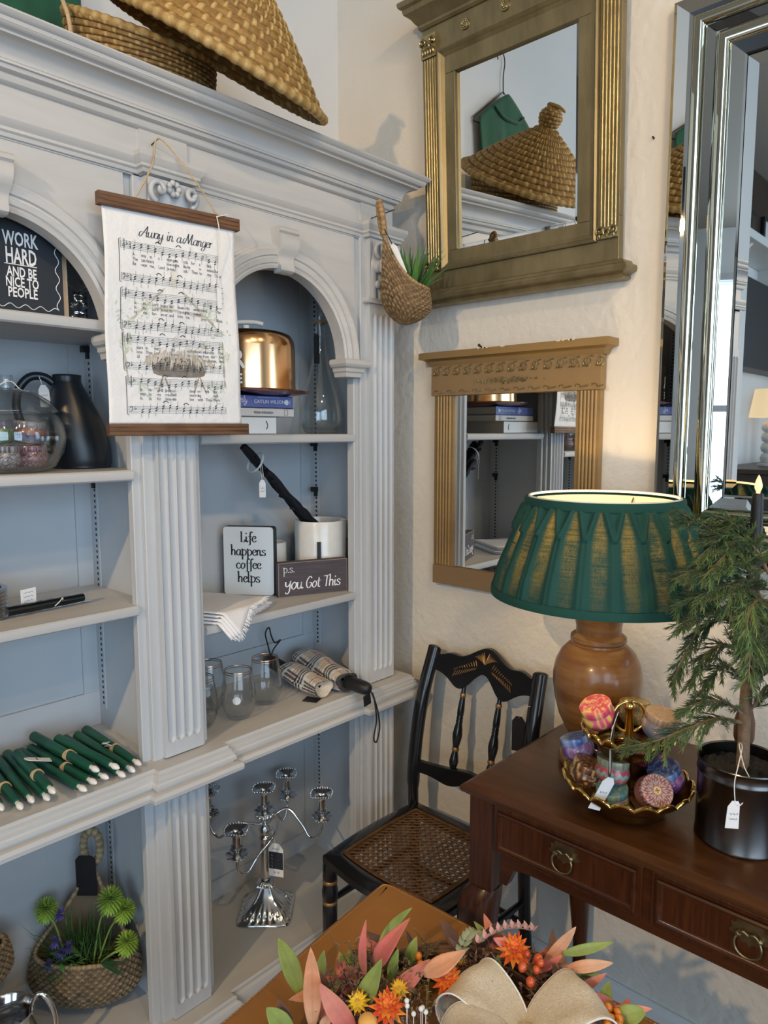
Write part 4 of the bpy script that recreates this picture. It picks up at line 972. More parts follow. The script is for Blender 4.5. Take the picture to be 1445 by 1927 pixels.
price_tag(bt, T(-.022, -.010, .262, rz=rad(-60)), .016, .075, 0, [(-.022, -.01, .262), (-.018, -.008, .285), (-.012, -.01, .298)], 'black')

# ------------------------------------------------------------------ middle shelf: signs, crocks, branch, towels
S2 = 1.0735
def board(name, label, A, B, h, th, front, side, tilt=0, inset=0, rnd=0):
    A, B = Vector((*A, S2)), Vector((*B, S2)); x = (B-A).normalized(); y = Vector((0, 0, 1)).cross(x)
    t = thing(name, label, 'sign', A); L = (B-A).length
    t.matrix_world = basis(A, x, y, (0, 0, 1)) @ Matrix.Rotation(-tilt, 4, 'X')
    return t, L
t, L = board('quote_sign', '', (1.080, 1.561), (1.159, 1.449), .18, .02, None, None)
tag(t, 'pale blue Life happens coffee helps sign with black edges standing on the middle shelf')
def rrect(x0, x1, z0, z1, r, n=5):
    o = []
    for cx_, cz_, a0 in ((x1-r, z1-r, 0), (x0+r, z1-r, 90), (x0+r, z0+r, 180), (x1-r, z0+r, 270)):
        for i in range(n+1): q = rad(a0+90*i/n); o.append((cx_+r*cos(q), cz_+r*sin(q)))
    return o
MB().prism(rrect(0, L, 0, .181, .008), .0, .018, 'y').build('block', MAT['black'], t, None, .0008)
fw = addm('sign_white', (.80, .84, .85), .55)
MB().prism(rrect(-.0005, L-.004, 0.0005, .1795, .008), -.002, .0, 'y').build('face', fw, t)
mb = MB()
for s_, z, sz in (('Life', .140, .0155), ('happens', .105, .0150), ('coffee', .070, .0150), ('helps', .034, .0155)):
    vs_, fs_, wd = script_polys(s_, sz, .27, .72, 0.0, .96); mb.add([(L/2-.002-wd/2+a, -.0024, z+b) for a, b in vs_], fs_)
mb.build('lettering', MAT['ink'], t)
t, L = board('block_sign', '', (1.146, 1.421), (1.322, 1.349), .09, .026, None, None)
tag(t, "dark plum p.s. you Got This block sign at the front of the middle shelf")
plum = addm('plum_paint', (.060, .048, .058), .7, col2=(.085, .07, .08), var=14, stretch=(1, 1, 12))
MB().box(0, L, 0, .026, 0, .090).build('block', plum, t, None, .0012)
rw_ = addm('worn_edge', (.36, .28, .22), .8)
mb = MB()
for z in (.0008, .0892): mb.box(0.001, L-.001, -.0003, .0006, z-.0006, z+.0006)
for x in (.0006, L-.0006): mb.box(x-.0006, x+.0006, -.0003, .0006, .001, .089)
mb.build('worn_edge', rw_, t)
mb = MB(); vs_, fs_, wd = script_polys('p.s.', .0125, .14, .7); mb.add([(.013+a, -.0008, .064+b) for a, b in vs_], fs_)
vs_, fs_, wd = script_polys('You', .0185, .20, .55, .12, .95); mb.add([(.016+a*.95, -.0008, .020+b) for a, b in vs_], fs_)
vs_, fs_, wd = script_polys('Got', .0165, .20, .55, .12, .92); mb.add([(.073+a*.95, -.0008, .020+b) for a, b in vs_], fs_)
vs_, fs_, wd = script_polys('This', .0165, .20, .55, .12, .92); mb.add([(.121+a*.98, -.0008, .020+b) for a, b in vs_], fs_)
mb.build('lettering', MAT['white_paper'], t)
cer = addm('speckled_ceramic', (.66, .66, .63), .22, col2=(.72, .72, .69), var=30, coat=.3)
def crock(r, h, seg=56): 
    return MB().lathe([(.001, 0), (r-.006, 0), (r-.001, .004), (r, .010), (r, h-.004), (r-.002, h), (r-.005, h), (r-.006, h-.004), (r-.006, .012), (.001, .010)], seg)
c1 = thing('ceramic_crock', 'large glossy off-white crock in a black stand holding dark branches', 'planter', (1.330, 1.462, S2+.012))
crock(.0715, .172).build('pot', cer, c1, 40)
st = thing('plant_stand', 'black metal four post stand around the large off-white crock', 'stand', (1.330, 1.462, S2), rz=rad(2))
mb = MB()
for q in range(4):
    a = PI/4+q*PI/2-rad(47.4)+PI/4; M2 = T(.0765*cos(a), .0765*sin(a), 0, rz=a); mb.box(-.003, .003, -.005, .005, 0, .132, M2)
mb.tube(circ(.066, 32, .007), .004, 6, True)
for q in (0, 1): 
    a = -rad(47.4)+q*PI/2+PI/2; mb.box(-.076, .076, -.004, .004, .0025, .0105, T(rz=a))
mb.build('frame', MAT['black'], st)
c2 = thing('ceramic_crock', 'small off-white crock half hidden behind the coffee sign', 'planter', (1.222, 1.545, S2))
crock(.042, .125).build('pot', cer, c2, 40)
br = thing('branch_bundle', 'bundle of dark charred branches with white tag leaning in the large crock', 'branch', (1.330, 1.462, S2+.03))
bark = addm('charred_bark', (.008, .010, .014), .6, bump=(50, .6, .006), spec=.3)
o_ = Vector((1.330, 1.462, S2+.03))
for k, (a, b, r0) in enumerate((((1.372, 1.468, 1.185), (1.067, 1.452, 1.463), .013), ((1.368, 1.485, 1.185), (1.082, 1.470, 1.460), .012), ((1.362, 1.452, 1.190), (1.125, 1.438, 1.398), .0115))):
    a, b = Vector(a), Vector(b); pts = []; R = []; n = 26; random.seed(40+k)
    for i in range(n):
        q = i/(n-1); p = a.lerp(b, q)+Vector((nz(q*5, k)*.006, nz(q*5, k+9)*.006, nz(q*6, k+4)*.006)); pts.append(p-o_); R.append(r0*(1-.25*q)*(1+.25*nz(q*13, k*3)))
    mb = MB(); mb.tube(pts, R, 10)
    for i in (8, 13, 17, 22): 
        d = Vector((random.uniform(-1, 1), random.uniform(-1, 1), random.uniform(-1, .3))).normalized(); mb.tube([pts[i], pts[i]+d*.012, pts[i]+d*.019+Vector((-.006, 0, .004))], [.007, .0055, .003], 7)
    mb.build('branch', bark, br, 60)
tp_ = Vector((1.102, 1.445, 1.415))-o_
mb = MB()
for q in range(3): mb.tube([tp_+Vector((.006+.024*cos(w_)*.6+q*.002, .015+.026*sin(w_), .006+.024*cos(w_))) for w_ in [2*PI*i/20 for i in range(20)]], .0009, 5, True)
mb.build('twine_tie', MAT['string_white'], br, 60)
price_tag(br, T(tp_.x+.008, tp_.y-.012, tp_.z-.040, rz=rad(-40)), .016, .040, 2, [tuple(tp_+Vector((.008, -.012, -.040))), tuple(tp_+Vector((.004, -.012, -.01))), tuple(tp_+Vector((.012, -.004, .012))), tuple(tp_+Vector((.012, -.012, -.03)))])
lin = addm('white_linen', (.80, .79, .80), .9, bump=(260, .5, .002), col2=(.84, .83, .84), var=6, sheen=.2)
for k in range(4):
    t = thing('linen_towel', ['lowest', 'second lowest', 'second highest', 'topmost'][k] + ' folded white fringed linen towel hanging over the middle shelf edge', 'towel', (.95, 1.42, S2), 0, 'folded white towels on the middle shelf')
    Lc = Vector((.905+.006*k, 1.288-.003*k)); Rc = Vector((1.075-.006*k+.012*(k % 2), 1.380)); dv = Vector((-.49, .87))*.185
    f_ = (Rc-Lc)
    def tf(u, v, k=k):
        p = Lc+f_*u+dv*(1-v); base = .0025+k*.0068
        edge = 1.318; z = base+.0012*sin(u*7+v*5)+.0012
        if p.y < edge: z -= (edge-p.y)*1.25-.003
        if k == 3: z += .004*sin(PI*u)*sin(PI*v)
        return Vector((p.x-.95, p.y-1.42, max(z, .0022 if p.y > edge else -9)))
    o = MB().grid(tf, 26, 24).build('cloth', lin, t, 179); q = o.modifiers.new('t', 'SOLIDIFY'); q.thickness = .0034; q.offset = 0
    fr = MB(); random.seed(60+k)
    for i in range(120):
        u = random.random(); p = tf(u, 1); d = Vector((.49, -.87, -.75 if p.y+1.42 < 1.33 else -.12))+Vector((random.gauss(0, .3), random.gauss(0, .2), random.gauss(0, .07)))
        p = p+Vector((0, 0, random.uniform(-.001, .001))); e = p+d.normalized()*random.uniform(.008, .015)
        if e.y+1.42 > 1.325 : e.z = max(e.z, .002)
        fr.tube([p, (p+e)/2+Vector((0, 0, .001)), e], [.0011, .0009, .0005], 4)
    fr.build('fringe', lin, t, 60)['kind'] = 'stuff'

# ------------------------------------------------------------------ ledge of the second bay: glasses and umbrellas
LZ = .8157
goldrim = addm('gold_rim', (.52, .28, .16), .25, 1)
stk = addm('sticker', (.62, .66, .68), .5)
gprof = [(.001, .0015), (.018, .0), (.027, .004), (.036, .018), (.0415, .040), (.0420, .056), (.039, .080), (.0345, .104), (.0325, .117), (.0318, .117), (.0337, .104), (.0382, .080), (.0410, .056), (.0405, .041), (.035, .020), (.026, .0075), (.001, .006)]
for k, (x, y, l, s_) in enumerate(((.968, 1.477, 'at the back beside the first one with a round sticker', 1), (.988, 1.383, 'in front with a round white sticker', 1), (1.089, 1.409, 'beside the plaid umbrellas', 0), (.893, 1.402, 'half hidden by the middle pilaster', 0))):
    t = thing('stemless_glass', ['clear stemless wine glass at the back of the four glasses', 'clear stemless wine glass with white round sticker at the front of the four', 'clear stemless wine glass standing closest to the plaid umbrellas', 'clear stemless wine glass half hidden by the middle pilaster'][k], 'glass', (x, y, LZ), 0, 'gold rimmed stemless glasses on the ledge')
    MB().lathe(gprof, 48).build('glass_body', MAT['drink_glass'], t, 60)
    MB().lathe([(.0330, .1168), (.0326, .1183), (.0316, .1183), (.0314, .1168)], 48).lathe([(.0337, .1115), (.0335, .1130), (.0333, .1130), (.0335, .1115)], 48).build('rim_band', goldrim, t, 60)
    if s_:
        mb = MB(); a0 = rad(-132)
        mb.add([((.0424-.000)*cos(a0+.0095*cos(q)/.042), .0424*sin(a0+.0095*cos(q)/.042), .055+.0095*sin(q)) for q in [2*PI*i/20 for i in range(20)]], [tuple(range(20))])
        mb.build('sticker', stk, t)
def plaid(a, b):
    """a, b in metres on the cloth"""
    base = (.56, .47, .35); c = list(base)
    def band(x, p, o, w): return ((x-o) % p) < w
    for x, p in ((a, .088), (b, .088)):
        if band(x, p, 0, .040):
            y = (x % p)
            if y < .0075 or .0115 < y < .019 or .023 < y < .030: c = [q*.16+.006 for q in c] if True else c
            else: c = [q*.25+.55 for q in c]
        if band(x, p, .064, .003): c = [.22+c[0]*.2, c[1]*.25, c[2]*.3]
        if band(x, p, .072, .008): c = [q*.8 for q in c]
    return tuple(c)
def umbrella(label, A, B, r, hA, loop, handle_at_front, tagp):
    A, B = Vector(A), Vector(B); d = (B-A).normalized(); L = (B-A).length
    t = thing('folding_umbrella', label, 'umbrella', A, 0, 'plaid folding umbrellas on the ledge')
    x = d.cross(Vector((0, 0, 1))).normalized(); y = x.cross(d)
    M = basis((0, 0, 0), x, y, d)
    def fn(u, v):
        a = 2*PI*u; rr_ = r*(.80+.20*sin(PI*min(1, .08+v*.95))**.7)*(1+.10*sin(3*a+v*6)+.06*nz(cos(a)*2, sin(a)*2, v*5+r*99))
        return (rr_*cos(a)*1.12, max(rr_*sin(a)*.86, -r*.80), L*v)
    mb = MB().grid(fn, 150, 120, cu=True, M=M, col=lambda u, v: plaid(u*2*PI*r+.6*v*r, L*v+.2*u*r))
    nyl = MAT.get('plaid_nylon') or addm('plaid_nylon', (1, 1, 1), .38, vcol=True, bump=(28, .8, .012), sheen=.2)
    ob = mb.build('cover', nyl, t, 179)
    # end caps: gathered cloth
    for vv, lab in ((0, 0), (1, 1)):
        e = MB(); e.grid(lambda u, v: Vector(fn(u, vv))*(1-v*.85)+Vector((0, 0, (L*vv)*(.85*v)+(.012 if vv == 0 else -.020)*v)), 60, 6, cu=True, M=M, col=(.50, .44, .36) if (vv == 0) == handle_at_front else (.05, .05, .055)); e.build('gathered_end', nyl, t, 80)
    h = MB(); hp = [(.011, 0), (.0165, .004), (.0180, .012), (.0180, .050), (.0170, .066), (.0120, .076), (.006, .079), (.001, .079)]
    hM = basis(Vector(hA[0])-A, *(lambda dd_: (dd_.cross(Vector((0, 0, 1))).normalized(), dd_.cross(Vector((0, 0, 1))).normalized().cross(dd_), dd_))(Vector(hA[1]).normalized()))
    h.lathe(hp, 24, M=hM, rf=lambda r_, q, z: r_*(1+.02*cos(q*14))); h.build('handle', MAT['black'], t, 50)
    lp_ = MB(); lp_.tube(cr([Vector(p)-A for p in loop], 7), .0021, 7); lp_.build('wrist_strap', MAT['black'], t, 60)
    if tagp:
        mb = MB(); P4 = [Vector(p)-A for p in tagp]; mb.add(P4+[p+Vector((0, 0.0004, .0008)) for p in P4], [(0, 1, 2, 3), (7, 6, 5, 4), (0, 4, 5, 1), (1, 5, 6, 2), (2, 6, 7, 3), (3, 7, 4, 0)]); tag(mb.build('hang_tag', MAT['black'], t), 'black card hang tag')
umbrella('plaid folding umbrella lying beside the glasses with its strap standing up', (1.230, 1.495, LZ+.030), (1.206, 1.318, LZ+.0265), .030, ((1.226, 1.488, LZ+.030), (-.30, 1, .35)),
         [(1.222, 1.556, LZ+.060), (1.214, 1.556, LZ+.09), (1.206, 1.556, LZ+.125), (1.219, 1.556, LZ+.14), (1.226, 1.556, LZ+.115), (1.239, 1.556, LZ+.092), (1.256, 1.552, LZ+.098), (1.234, 1.556, LZ+.075), (1.224, 1.556, LZ+.056)], False,
         [(1.155, 1.345, LZ+.001), (1.172, 1.310, LZ+.001), (1.200, 1.322, LZ+.001), (1.185, 1.360, LZ+.001)])
umbrella('plaid folding umbrella whose black handle and strap hang off the ledge', (1.322, 1.535, LZ+.034), (1.271, 1.302, LZ+.032), .036, ((1.276, 1.310, LZ+.030), (.16, -1, -.10)),
         [(1.2960, 1.2400, LZ+.018), (1.2990, 1.2280, LZ-.01), (1.3020, 1.2240, LZ-.06), (1.2920, 1.2240, LZ-.105), (1.3000, 1.2220, LZ-.118), (1.3120, 1.2220, LZ-.085), (1.3080, 1.2240, LZ-.04), (1.2980, 1.2340, LZ+.012)], True,
         [(1.2660, 1.2365, LZ+.008), (1.2700, 1.2365, LZ-.020), (1.2960, 1.2365, LZ-.016), (1.2920, 1.2365, LZ+.014)])

# ------------------------------------------------------------------ candelabra on the bottom deck
cn = thing('candelabra', 'ornate silver five light candelabra with large white price tag on the bottom deck', 'candelabra', (1.111, 1.452, .2168), rz=-rad(47.4))
def sqr(r, t, z): 
    k = 1/max(abs(cos(t)), abs(sin(t))); return r*(.45+.55*min(k, 1.36))
def ornate(n, a): return lambda r, t, z: sqr(r, t, z)*(1+a*cos(n*t))
mb = MB(); mb.lathe([(.001, 0), (.070, 0), (.073, .003), (.071, .007), (.062, .010), (.058, .018), (.047, .030), (.030, .042), (.020, .058), (.014, .068), (.018, .074), (.024, .078), (.022, .084), (.012, .090)], 96, rf=lambda r, t, z: sqr(r, t, z)*(1+.05*cos(4*t+PI)*(r > .05))*(1+.05*cos(24*t)*(.008 < z < .03 or z > .07)))
for q in range(4):
    a = PI/4+q*PI/2
    for w_ in range(9): mb.ball((.056*cos(a+(w_-4)*.08), .056*sin(a+(w_-4)*.08), .020+.004*cos(w_*2)), .0055, 8, 6)
    mb.ball((.058*cos(a), .058*sin(a), .013), .017, 12, 8, (1, 1, .55))
    mb.tube(cr([(.052*cos(a), .052*sin(a), .026), (.03*cos(a), .03*sin(a), .046), (.016*cos(a), .016*sin(a), .072)], 5), .004, 7)
mb.build('base', silver, cn, 50)
MB().lathe([(.010, .088), (.0125, .095), (.0135, .12), (.0150, .165), (.0160, .195), (.0150, .205), (.0175, .209), (.0160, .214), (.0120, .218), (.0150, .226), (.0165, .234), (.0120, .242), (.009, .248), (.011, .252), (.009, .258)], 32).build('column', silver, cn, 50)
def cup(mb, x, y, z):
    M = T(x, y, z)
    mb.lathe([(.004, -.030), (.012, -.034), (.0255, -.024), (.026, -.021), (.012, -.028), (.007, -.018), (.009, -.010), (.0145, -.004), (.0150, 0), (.0105, .003), (.0110, .020), (.0130, .031), (.014, .032)], 40, M=M, rf=lambda r, t, z: r*(1+(.12*cos(8*t) if r > .019 else 0)))
    mb.lathe([(.010, .033), (.0135, .032), (.024, .036), (.0285, .041), (.0290, .043), (.024, .040), (.012, .037), (.010, .033)], 48, M=M, rf=lambda r, t, z: sqr(r, t, z)*(1+.04*cos(20*t)*(r > .02)))
    for w_ in range(28):
        t = 2*PI*w_/28; r_ = sqr(.0285, t, 0); mb.ball((x+r_*cos(t), y+r_*sin(t), z+.0415+.003*abs(cos(2*t))), .0027, 6, 5)
        if w_ % 2 == 0: mb.ball((x+.0215*cos(t), y+.0215*sin(t), z-.027), .0034, 6, 5)
m0 = MB(); m0.ball((0, 0, .268), .021, 20, 12, (1, 1, .62)); 
for w_ in range(12): m0.ball((.021*cos(2*PI*w_/12), .021*sin(2*PI*w_/12), .272), .0055, 7, 5)
cup(m0, 0, 0, .305); m0.build('centre_cup', silver, cn, 50)
for k, (a, R_, zt) in enumerate(((0, .152, .290), (PI, .148, .298), (PI/2-.30, .140, .278), (-PI/2-.30, .150, .272))):
    mb = MB(); ca, sa = cos(a), sin(a); sw = .035 if k != 3 else .05
    def pt3(r, z, s_): return (ca*r-sa*s_, sa*r+ca*s_, z)
    mb.tube(cr([pt3(.004, .245, 0), pt3(.03, .262-.01*(k == 3), sw*.8), pt3(.06, .268-.02*(k == 3), sw), pt3(.095, .235-.015*(k == 3), sw*.6), pt3(.118, zt-.085, sw*.25), pt3(R_-.012, zt-.078, 0), pt3(R_, zt-.050, 0), pt3(R_, zt-.030, 0)], 7), [.0042]*20+[.0036]*30, 8)
    cup(mb, ca*R_, sa*R_, zt); mb.build('arm', silver, cn, 50)
tg_ = thing  # tag
pM = T(.033, -.030, .205, rz=rad(-14))
t = price_tag(cn, pM, .041, .088, 0, [(.033, -.030, .205), (.026, -.028, .23), (.020, -.03, .262)])
mb = MB(); mb.box(-.0195, .0195, -.0009, -.0005, -.067, -.020, pM); mb.build('dark_panel', MAT['slate_black'], t)
mb = MB(); vs_, fs_, _w = script_polys('Farm', .008, .12, .6, .2) if False else script_polys('Traliare', .0065, .12, .6, .2) if False else ([], [], 0)
mb.tube(cr([(-.012, -.0012, -.062+.005*i) if i % 2 else (-.0095, -.0012, -.062+.005*i) for i in range(9)], 3), .0006, 4, M=pM); mb.tube([(.004, -.0012, -.05), (.004, -.0012, -.034), (.007, -.0012, -.040), (.001, -.0012, -.044)], .0006, 4, M=pM)
mb.build('panel_lettering', goldrim, t)
mb = MB(); mb.tube(cr([(-.010+.004*i, -.0008, -.012+.002*(i % 2)) for i in range(6)], 3), .0005, 4, M=pM); ink(mb, text_polys('$118', .0075), lambda a, b: pM @ Vector((-.006+a, -.0009, -.079+b))); mb.build('handwriting', MAT['ink'], t)
# ------------------------------------------------------------------ gilt mirror with cornice, leaning a little off the wall
gilt = addm('aged_gilt', (.200, .165, .088), .40, .7, col2=(.29, .24, .135), var=7, stretch=(3, 3, 1), bump=(70, .15, .002), roughvar=.12)
giltb = addm('bright_gilt', (.44, .36, .19), .30, .9, col2=(.30, .24, .12), var=30)
def mframe(name, label, origin, lean):
    """local x runs along the wall towards the camera's right (-Y), local z up, local y into the wall (+X)"""
    t = thing(name, label, 'mirror', origin)
    t.matrix_world = basis(origin, (0, -1, 0), (1, 0, 0), (0, 0, 1)) @ Matrix.Rotation(lean, 4, 'X')
    return t
m1 = mframe('gilt_mirror', 'tall aged gilt mirror with fluted columns and cornice hung beside the bookcase', (1.587, 1.0, 1.835), rad(2.6))
# local frame: x -.27 .. .275, z 0 .. .745, front face at y = -.030 (wall at 0)
def rectsweep(mb, prof, x0, x1, z0, z1):
    """prof (inset, y) swept around a rectangle with mitres"""
    k = len(prof); vs = []
    for ax, az, sx, sz in ((x0, z0, 1, 1), (x1, z0, -1, 1), (x1, z1, -1, -1), (x0, z1, 1, -1)):
        for o, y in prof: vs.append((ax+sx*o, y, az+sz*o))
    fs = []
    for i in range(4):
        j = (i+1) % 4
        for a in range(k-1): fs.append((i*k+a, i*k+a+1, j*k+a+1, j*k+a))
    mb.add(vs, fs)
mb = MB(); mb.box(-.272, -.17, -.026, -.004, .138, .570).box(.17, .272, -.026, -.004, .138, .570).box(-.272, .272, -.026, -.004, .034, .138).box(-.272, .272, -.026, -.004, .570, .70)
mb.build('frame', gilt, m1, None, .0015)
mb = MB(); rectsweep(mb, [(0, -.026), (.001, -.034), (.006, -.036), (.010, -.033), (.012, -.030), (.034, -.020), (.036, -.022), (.041, -.022), (.043, -.018), (.046, -.014)], -.222, .222, .088, .632)
mb.build('inner_moulding', gilt, m1, 30)
gx0, gx1, gz0, gz1 = -.181, .181, .129, .591
mb = MB(); mb.grid(lambda u, v: (gx0+.020+(gx1-gx0-.04)*u, -.0165, gz0+.020+(gz1-gz0-.04)*v), 2, 2)
q = [(gx0, gz0), (gx1, gz0), (gx1, gz1), (gx0, gz1)]; p_ = [(gx0+.02, gz0+.02), (gx1-.02, gz0+.02), (gx1-.02, gz1-.02), (gx0+.02, gz1-.02)]
for i in range(4):
    j = (i+1) % 4; mb.add([(q[i][0], -.0145, q[i][1]), (q[j][0], -.0145, q[j][1]), (p_[j][0], -.0165, p_[j][1]), (p_[i][0], -.0165, p_[i][1])], [(0, 1, 2, 3)])
mb.box(gx0, gx1, -.013, -.006, gz0, gz1)
mb.build('mirror_pane', MAT['mirror_glass'], m1)
for sg in (-1, 1):
    mb = MB(); x0 = sg*.247-.021; n = 5
    for i in range(n):
        xc = x0+.042*(i+.5)/n; mb.tube([(xc, -.0275, .105), (xc, -.0275, .620)], .0030, 10)
    MB().box(x0-.003, x0+.045, -.0278, -.02, .10, .63).build('column_ground', gilt, m1)
    mb.build('fluted_column', giltb, m1, 50)
    for top in (1, 0):
        mb = MB(); z0 = .622 if top else .092; hh = .055 if top else .024
        mb.box(x0-.003, x0+.045, -.034, -.02, z0, z0+hh)
        for s2 in (-1, 1):
            cx_ = x0+.021+s2*.014; zc = z0+hh*.68
            mb.tube([(cx_+s2*(.010-.0022*t*.5)*cos(t), -.038, zc+(.010-.0022*t*.5)*sin(t)*(.8 if top else .9)) for t in [i*.4 for i in range(-2, 18)]], .0026, 6)
        for w_ in range(5 if top else 3):
            mb.ball((x0+.004+.034*w_/(4 if top else 2), -.036, z0+hh*.25), .0055 if top else .004, 8, 6, (.8, .8, 1.6))
        mb.tube(circ(.006, 14), .002, 5, True, T(x0+.021, -.039, z0+hh*.5, rx=PI/2))
        mb.build('capital' if top else 'column_foot', giltb, m1, 50)
for x in (-.135, -.018, .10, ):
    mb = MB(); mb.lathe([(.001, .004), (.006, .004), (.008, .003), (.010, .0045), (.0125, .004), (.014, .0)], 24, M=T(x, -.026, .665, rx=PI/2))
    for w_ in range(6): mb.ball((x+.0065*cos(w_*PI/3), -.030, .665+.0065*sin(w_*PI/3)), .0026, 7, 5)
    mb.build('rosette', giltb, m1, 50)
def bracket(z0, prof, w): # moulding around the front and both ends; prof (out, dz)
    mb = MB(); mb.molding([(o, z0+z) for o, z in prof], [(-w, .0), (-w, -.026), (w, -.026), (w, .0)]); return mb
bracket(.695, [(-.004, .0), (.004, .0), (.008, .006), (.008, .012), (.014, .018), (.022, .030), (.034, .038), (.036, .044), (.036, .050), (.044, .054), (.046, .060), (.046, .066), (-.02, .066)], .272).build('cornice', gilt, m1, 25)
bracket(.0, [(-.02, .0), (.012, .0), (.018, .003), (.016, .010), (.022, .014), (.030, .017), (.032, .024), (.030, .030), (.022, .033), (.018, .040), (.008, .044), (-.004, .044)], .272).build('sill', gilt, m1, 25)

# ------------------------------------------------------------------ smaller gold painted mirror below
m2 = mframe('gold_mirror', 'smaller gold painted mirror with embossed header and chipped cap beneath the tall gilt mirror', (1.588, 1.0, 1.075), 0)
gold2 = addm('gold_paint', (.36, .225, .085), .5, .35, col2=(.28, .185, .085), var=4, stretch=(1, 1, 3), bump=(90, .2, .002))
dull = addm('dull_gold', (.27, .185, .105), .55, .3, col2=(.33, .21, .09), var=5)
mb = MB(); mb.box(-.258, .240, -.028, -.003, .520, .602).build('header', dull, m2, None, .0012)
MB().box(-.250, .236, -.026, -.003, 0, .052).build('bottom_rail', dull, m2, None, .0012)
for sg in (-1, 1):
    x0, x1 = (-.250, -.186) if sg < 0 else (.176, .236)
    mb = MB(); n = 5; mb.box(x0, x1, -.022, -.003, .052, .520)
    for i in range(n):
        xc = x0+.008+(x1-x0-.014)*(i+.5)/n; mb.tube([(xc, -.0215, .054), (xc, -.0215, .519)], .0046, 10)
    mb.build('fluted_stile', gold2, m2, 50)
MB().box(-.188, .178, -.014, -.006, .05, .522).build('mirror_pane', MAT['mirror_glass'], m2)
mb = MB(); mb.molding([(-.01, .600), (.002, .600), (.006, .606), (.008, .612), (.014, .616), (.024, .618), (.024, .634), (.020, .636), (-.02, .636)], [(-.262, .0), (-.262, -.026), (.242, -.026), (.242, .0)]); mb.build('cap', gold2, m2, 25)
mb = MB(); random.seed(21)
for k in range(15):
    x = -.245+.034*k
    for sg in (1, -1):
        mb.tube(cr([(x+.004+(.0125-.0022*t)*cos(sg*t), -.0290, .585-.003*(sg < 0)+(.0105-.0018*t)*sin(sg*t)) for t in [i*.5 for i in range(9)]], 2), .0013, 5)
    mb.tube(cr([(x-.006, -.029, .574), (x+.006, -.0295, .580), (x+.012, -.029, .594), (x+.022, -.029, .597)], 4), .0013, 5)
    for w_ in range(4): mb.ball((x+random.uniform(-.005, .025), -.029, random.uniform(.573, .597)), .0018, 6, 4)
for k in range(12):
    x = -.245+.042*k
    mb.tube(cr([(x+.004+(.009-.0018*t)*cos(t), -.029, .530+(.0055-.001*t)*sin(t)) for t in [i*.5 for i in range(8)]], 2), .0011, 5)
    for w_ in range(5): mb.ball((x+.014+.0045*w_, -.029, .527+.0008*w_), .0021, 6, 4)
for i in range(120):
    q = random.gauss(0, .33); x = -.02+.12*max(-1, min(1, q)); h_ = .0085*(1-abs(x+.02)/.125); mb.ball((x, -.029, .553+random.uniform(-h_, h_)), .0024, 6, 4)
mb.build('embossed_ornament', giltb, m2, 50)
chip = addm('bare_chip', (.74, .68, .58), .8); mb = MB()
for x in (-.09, -.075, -.07, -.02, .135, .150, .165, .17): mb.box(x, x+random.uniform(.003, .012), -.0505, -.049, .6335, .6365)
mb.build('paint_chip', chip, m2)
nl = MB(); nl.tube([(XW, 1.108, 1.715), (1.572, 1.108, 1.722)], .0022, 7); nl.ball((1.571, 1.108, 1.722), .004, 8, 6)
tag(nl.build('nail', MAT['dark_metal'], None, 60), 'small dark nail in the wall above the cap of the smaller gold mirror', 'nail')
nl = MB(); nl.tube([(XW, .672, 2.126), (1.582, .672, 2.127)], .002, 7)
tag(nl.build('nail', MAT['dark_metal'], None, 60), 'small dark nail head in bare wall between the gilt mirror and the glass bordered mirror', 'nail')

# ------------------------------------------------------------------ large bevelled mirror
m3 = mframe('venetian_mirror', 'large wall mirror with stepped mirrored glass border above the desk', (1.589, .20, 1.222), 0)
mx0, mx1, mz0, mz1 = -.432, .432, .0, 1.152
def ring(name, prof, m_, sm=None):
    mb = MB(); rectsweep(mb, prof, mx0, mx1, mz0, mz1); return mb.build(name, m_, m3, sm)
mb = MB().box(mx0+.002, mx1-.002, -.010, -.002, mz0+.002, mz1-.002); mb.build('back_board', MAT['black'], m3)
ring('outer_border', [(0, -.002), (0, -.018), (.007, -.022), (.036, -.030), (.044, -.028)], MAT['mirror_glass'])
ring('bead_border', [(.0445, -.024), (.046, -.032), (.050, -.0365), (.0555, -.038), (.061, -.0365), (.065, -.032), (.067, -.024)], MAT['mirror_bead'], 60)
ring('middle_border', [(.0675, -.024), (.071, -.027), (.088, -.025), (.091, -.022)], MAT['mirror_glass'])
ring('bead_border', [(.0915, -.020), (.094, -.028), (.098, -.032), (.103, -.033), (.108, -.032), (.112, -.028), (.114, -.020)], MAT['mirror_bead'], 60)
ring('inner_border', [(.1145, -.020), (.118, -.022), (.142, -.016), (.146, -.014)], MAT['mirror_glass'])
i0 = .1465; mb = MB(); rectsweep(mb, [(i0, -.012), (i0+.022, -.0145)], mx0, mx1, mz0, mz1)
mb.add([(mx0+i0+.022, -.0145, mz0+i0+.022), (mx1-i0-.022, -.0145, mz0+i0+.022), (mx1-i0-.022, -.0145, mz1-i0-.022), (mx0+i0+.022, -.0145, mz1-i0-.022)], [(0, 1, 2, 3)])
mb.build('mirror_pane', MAT['mirror_glass'], m3)

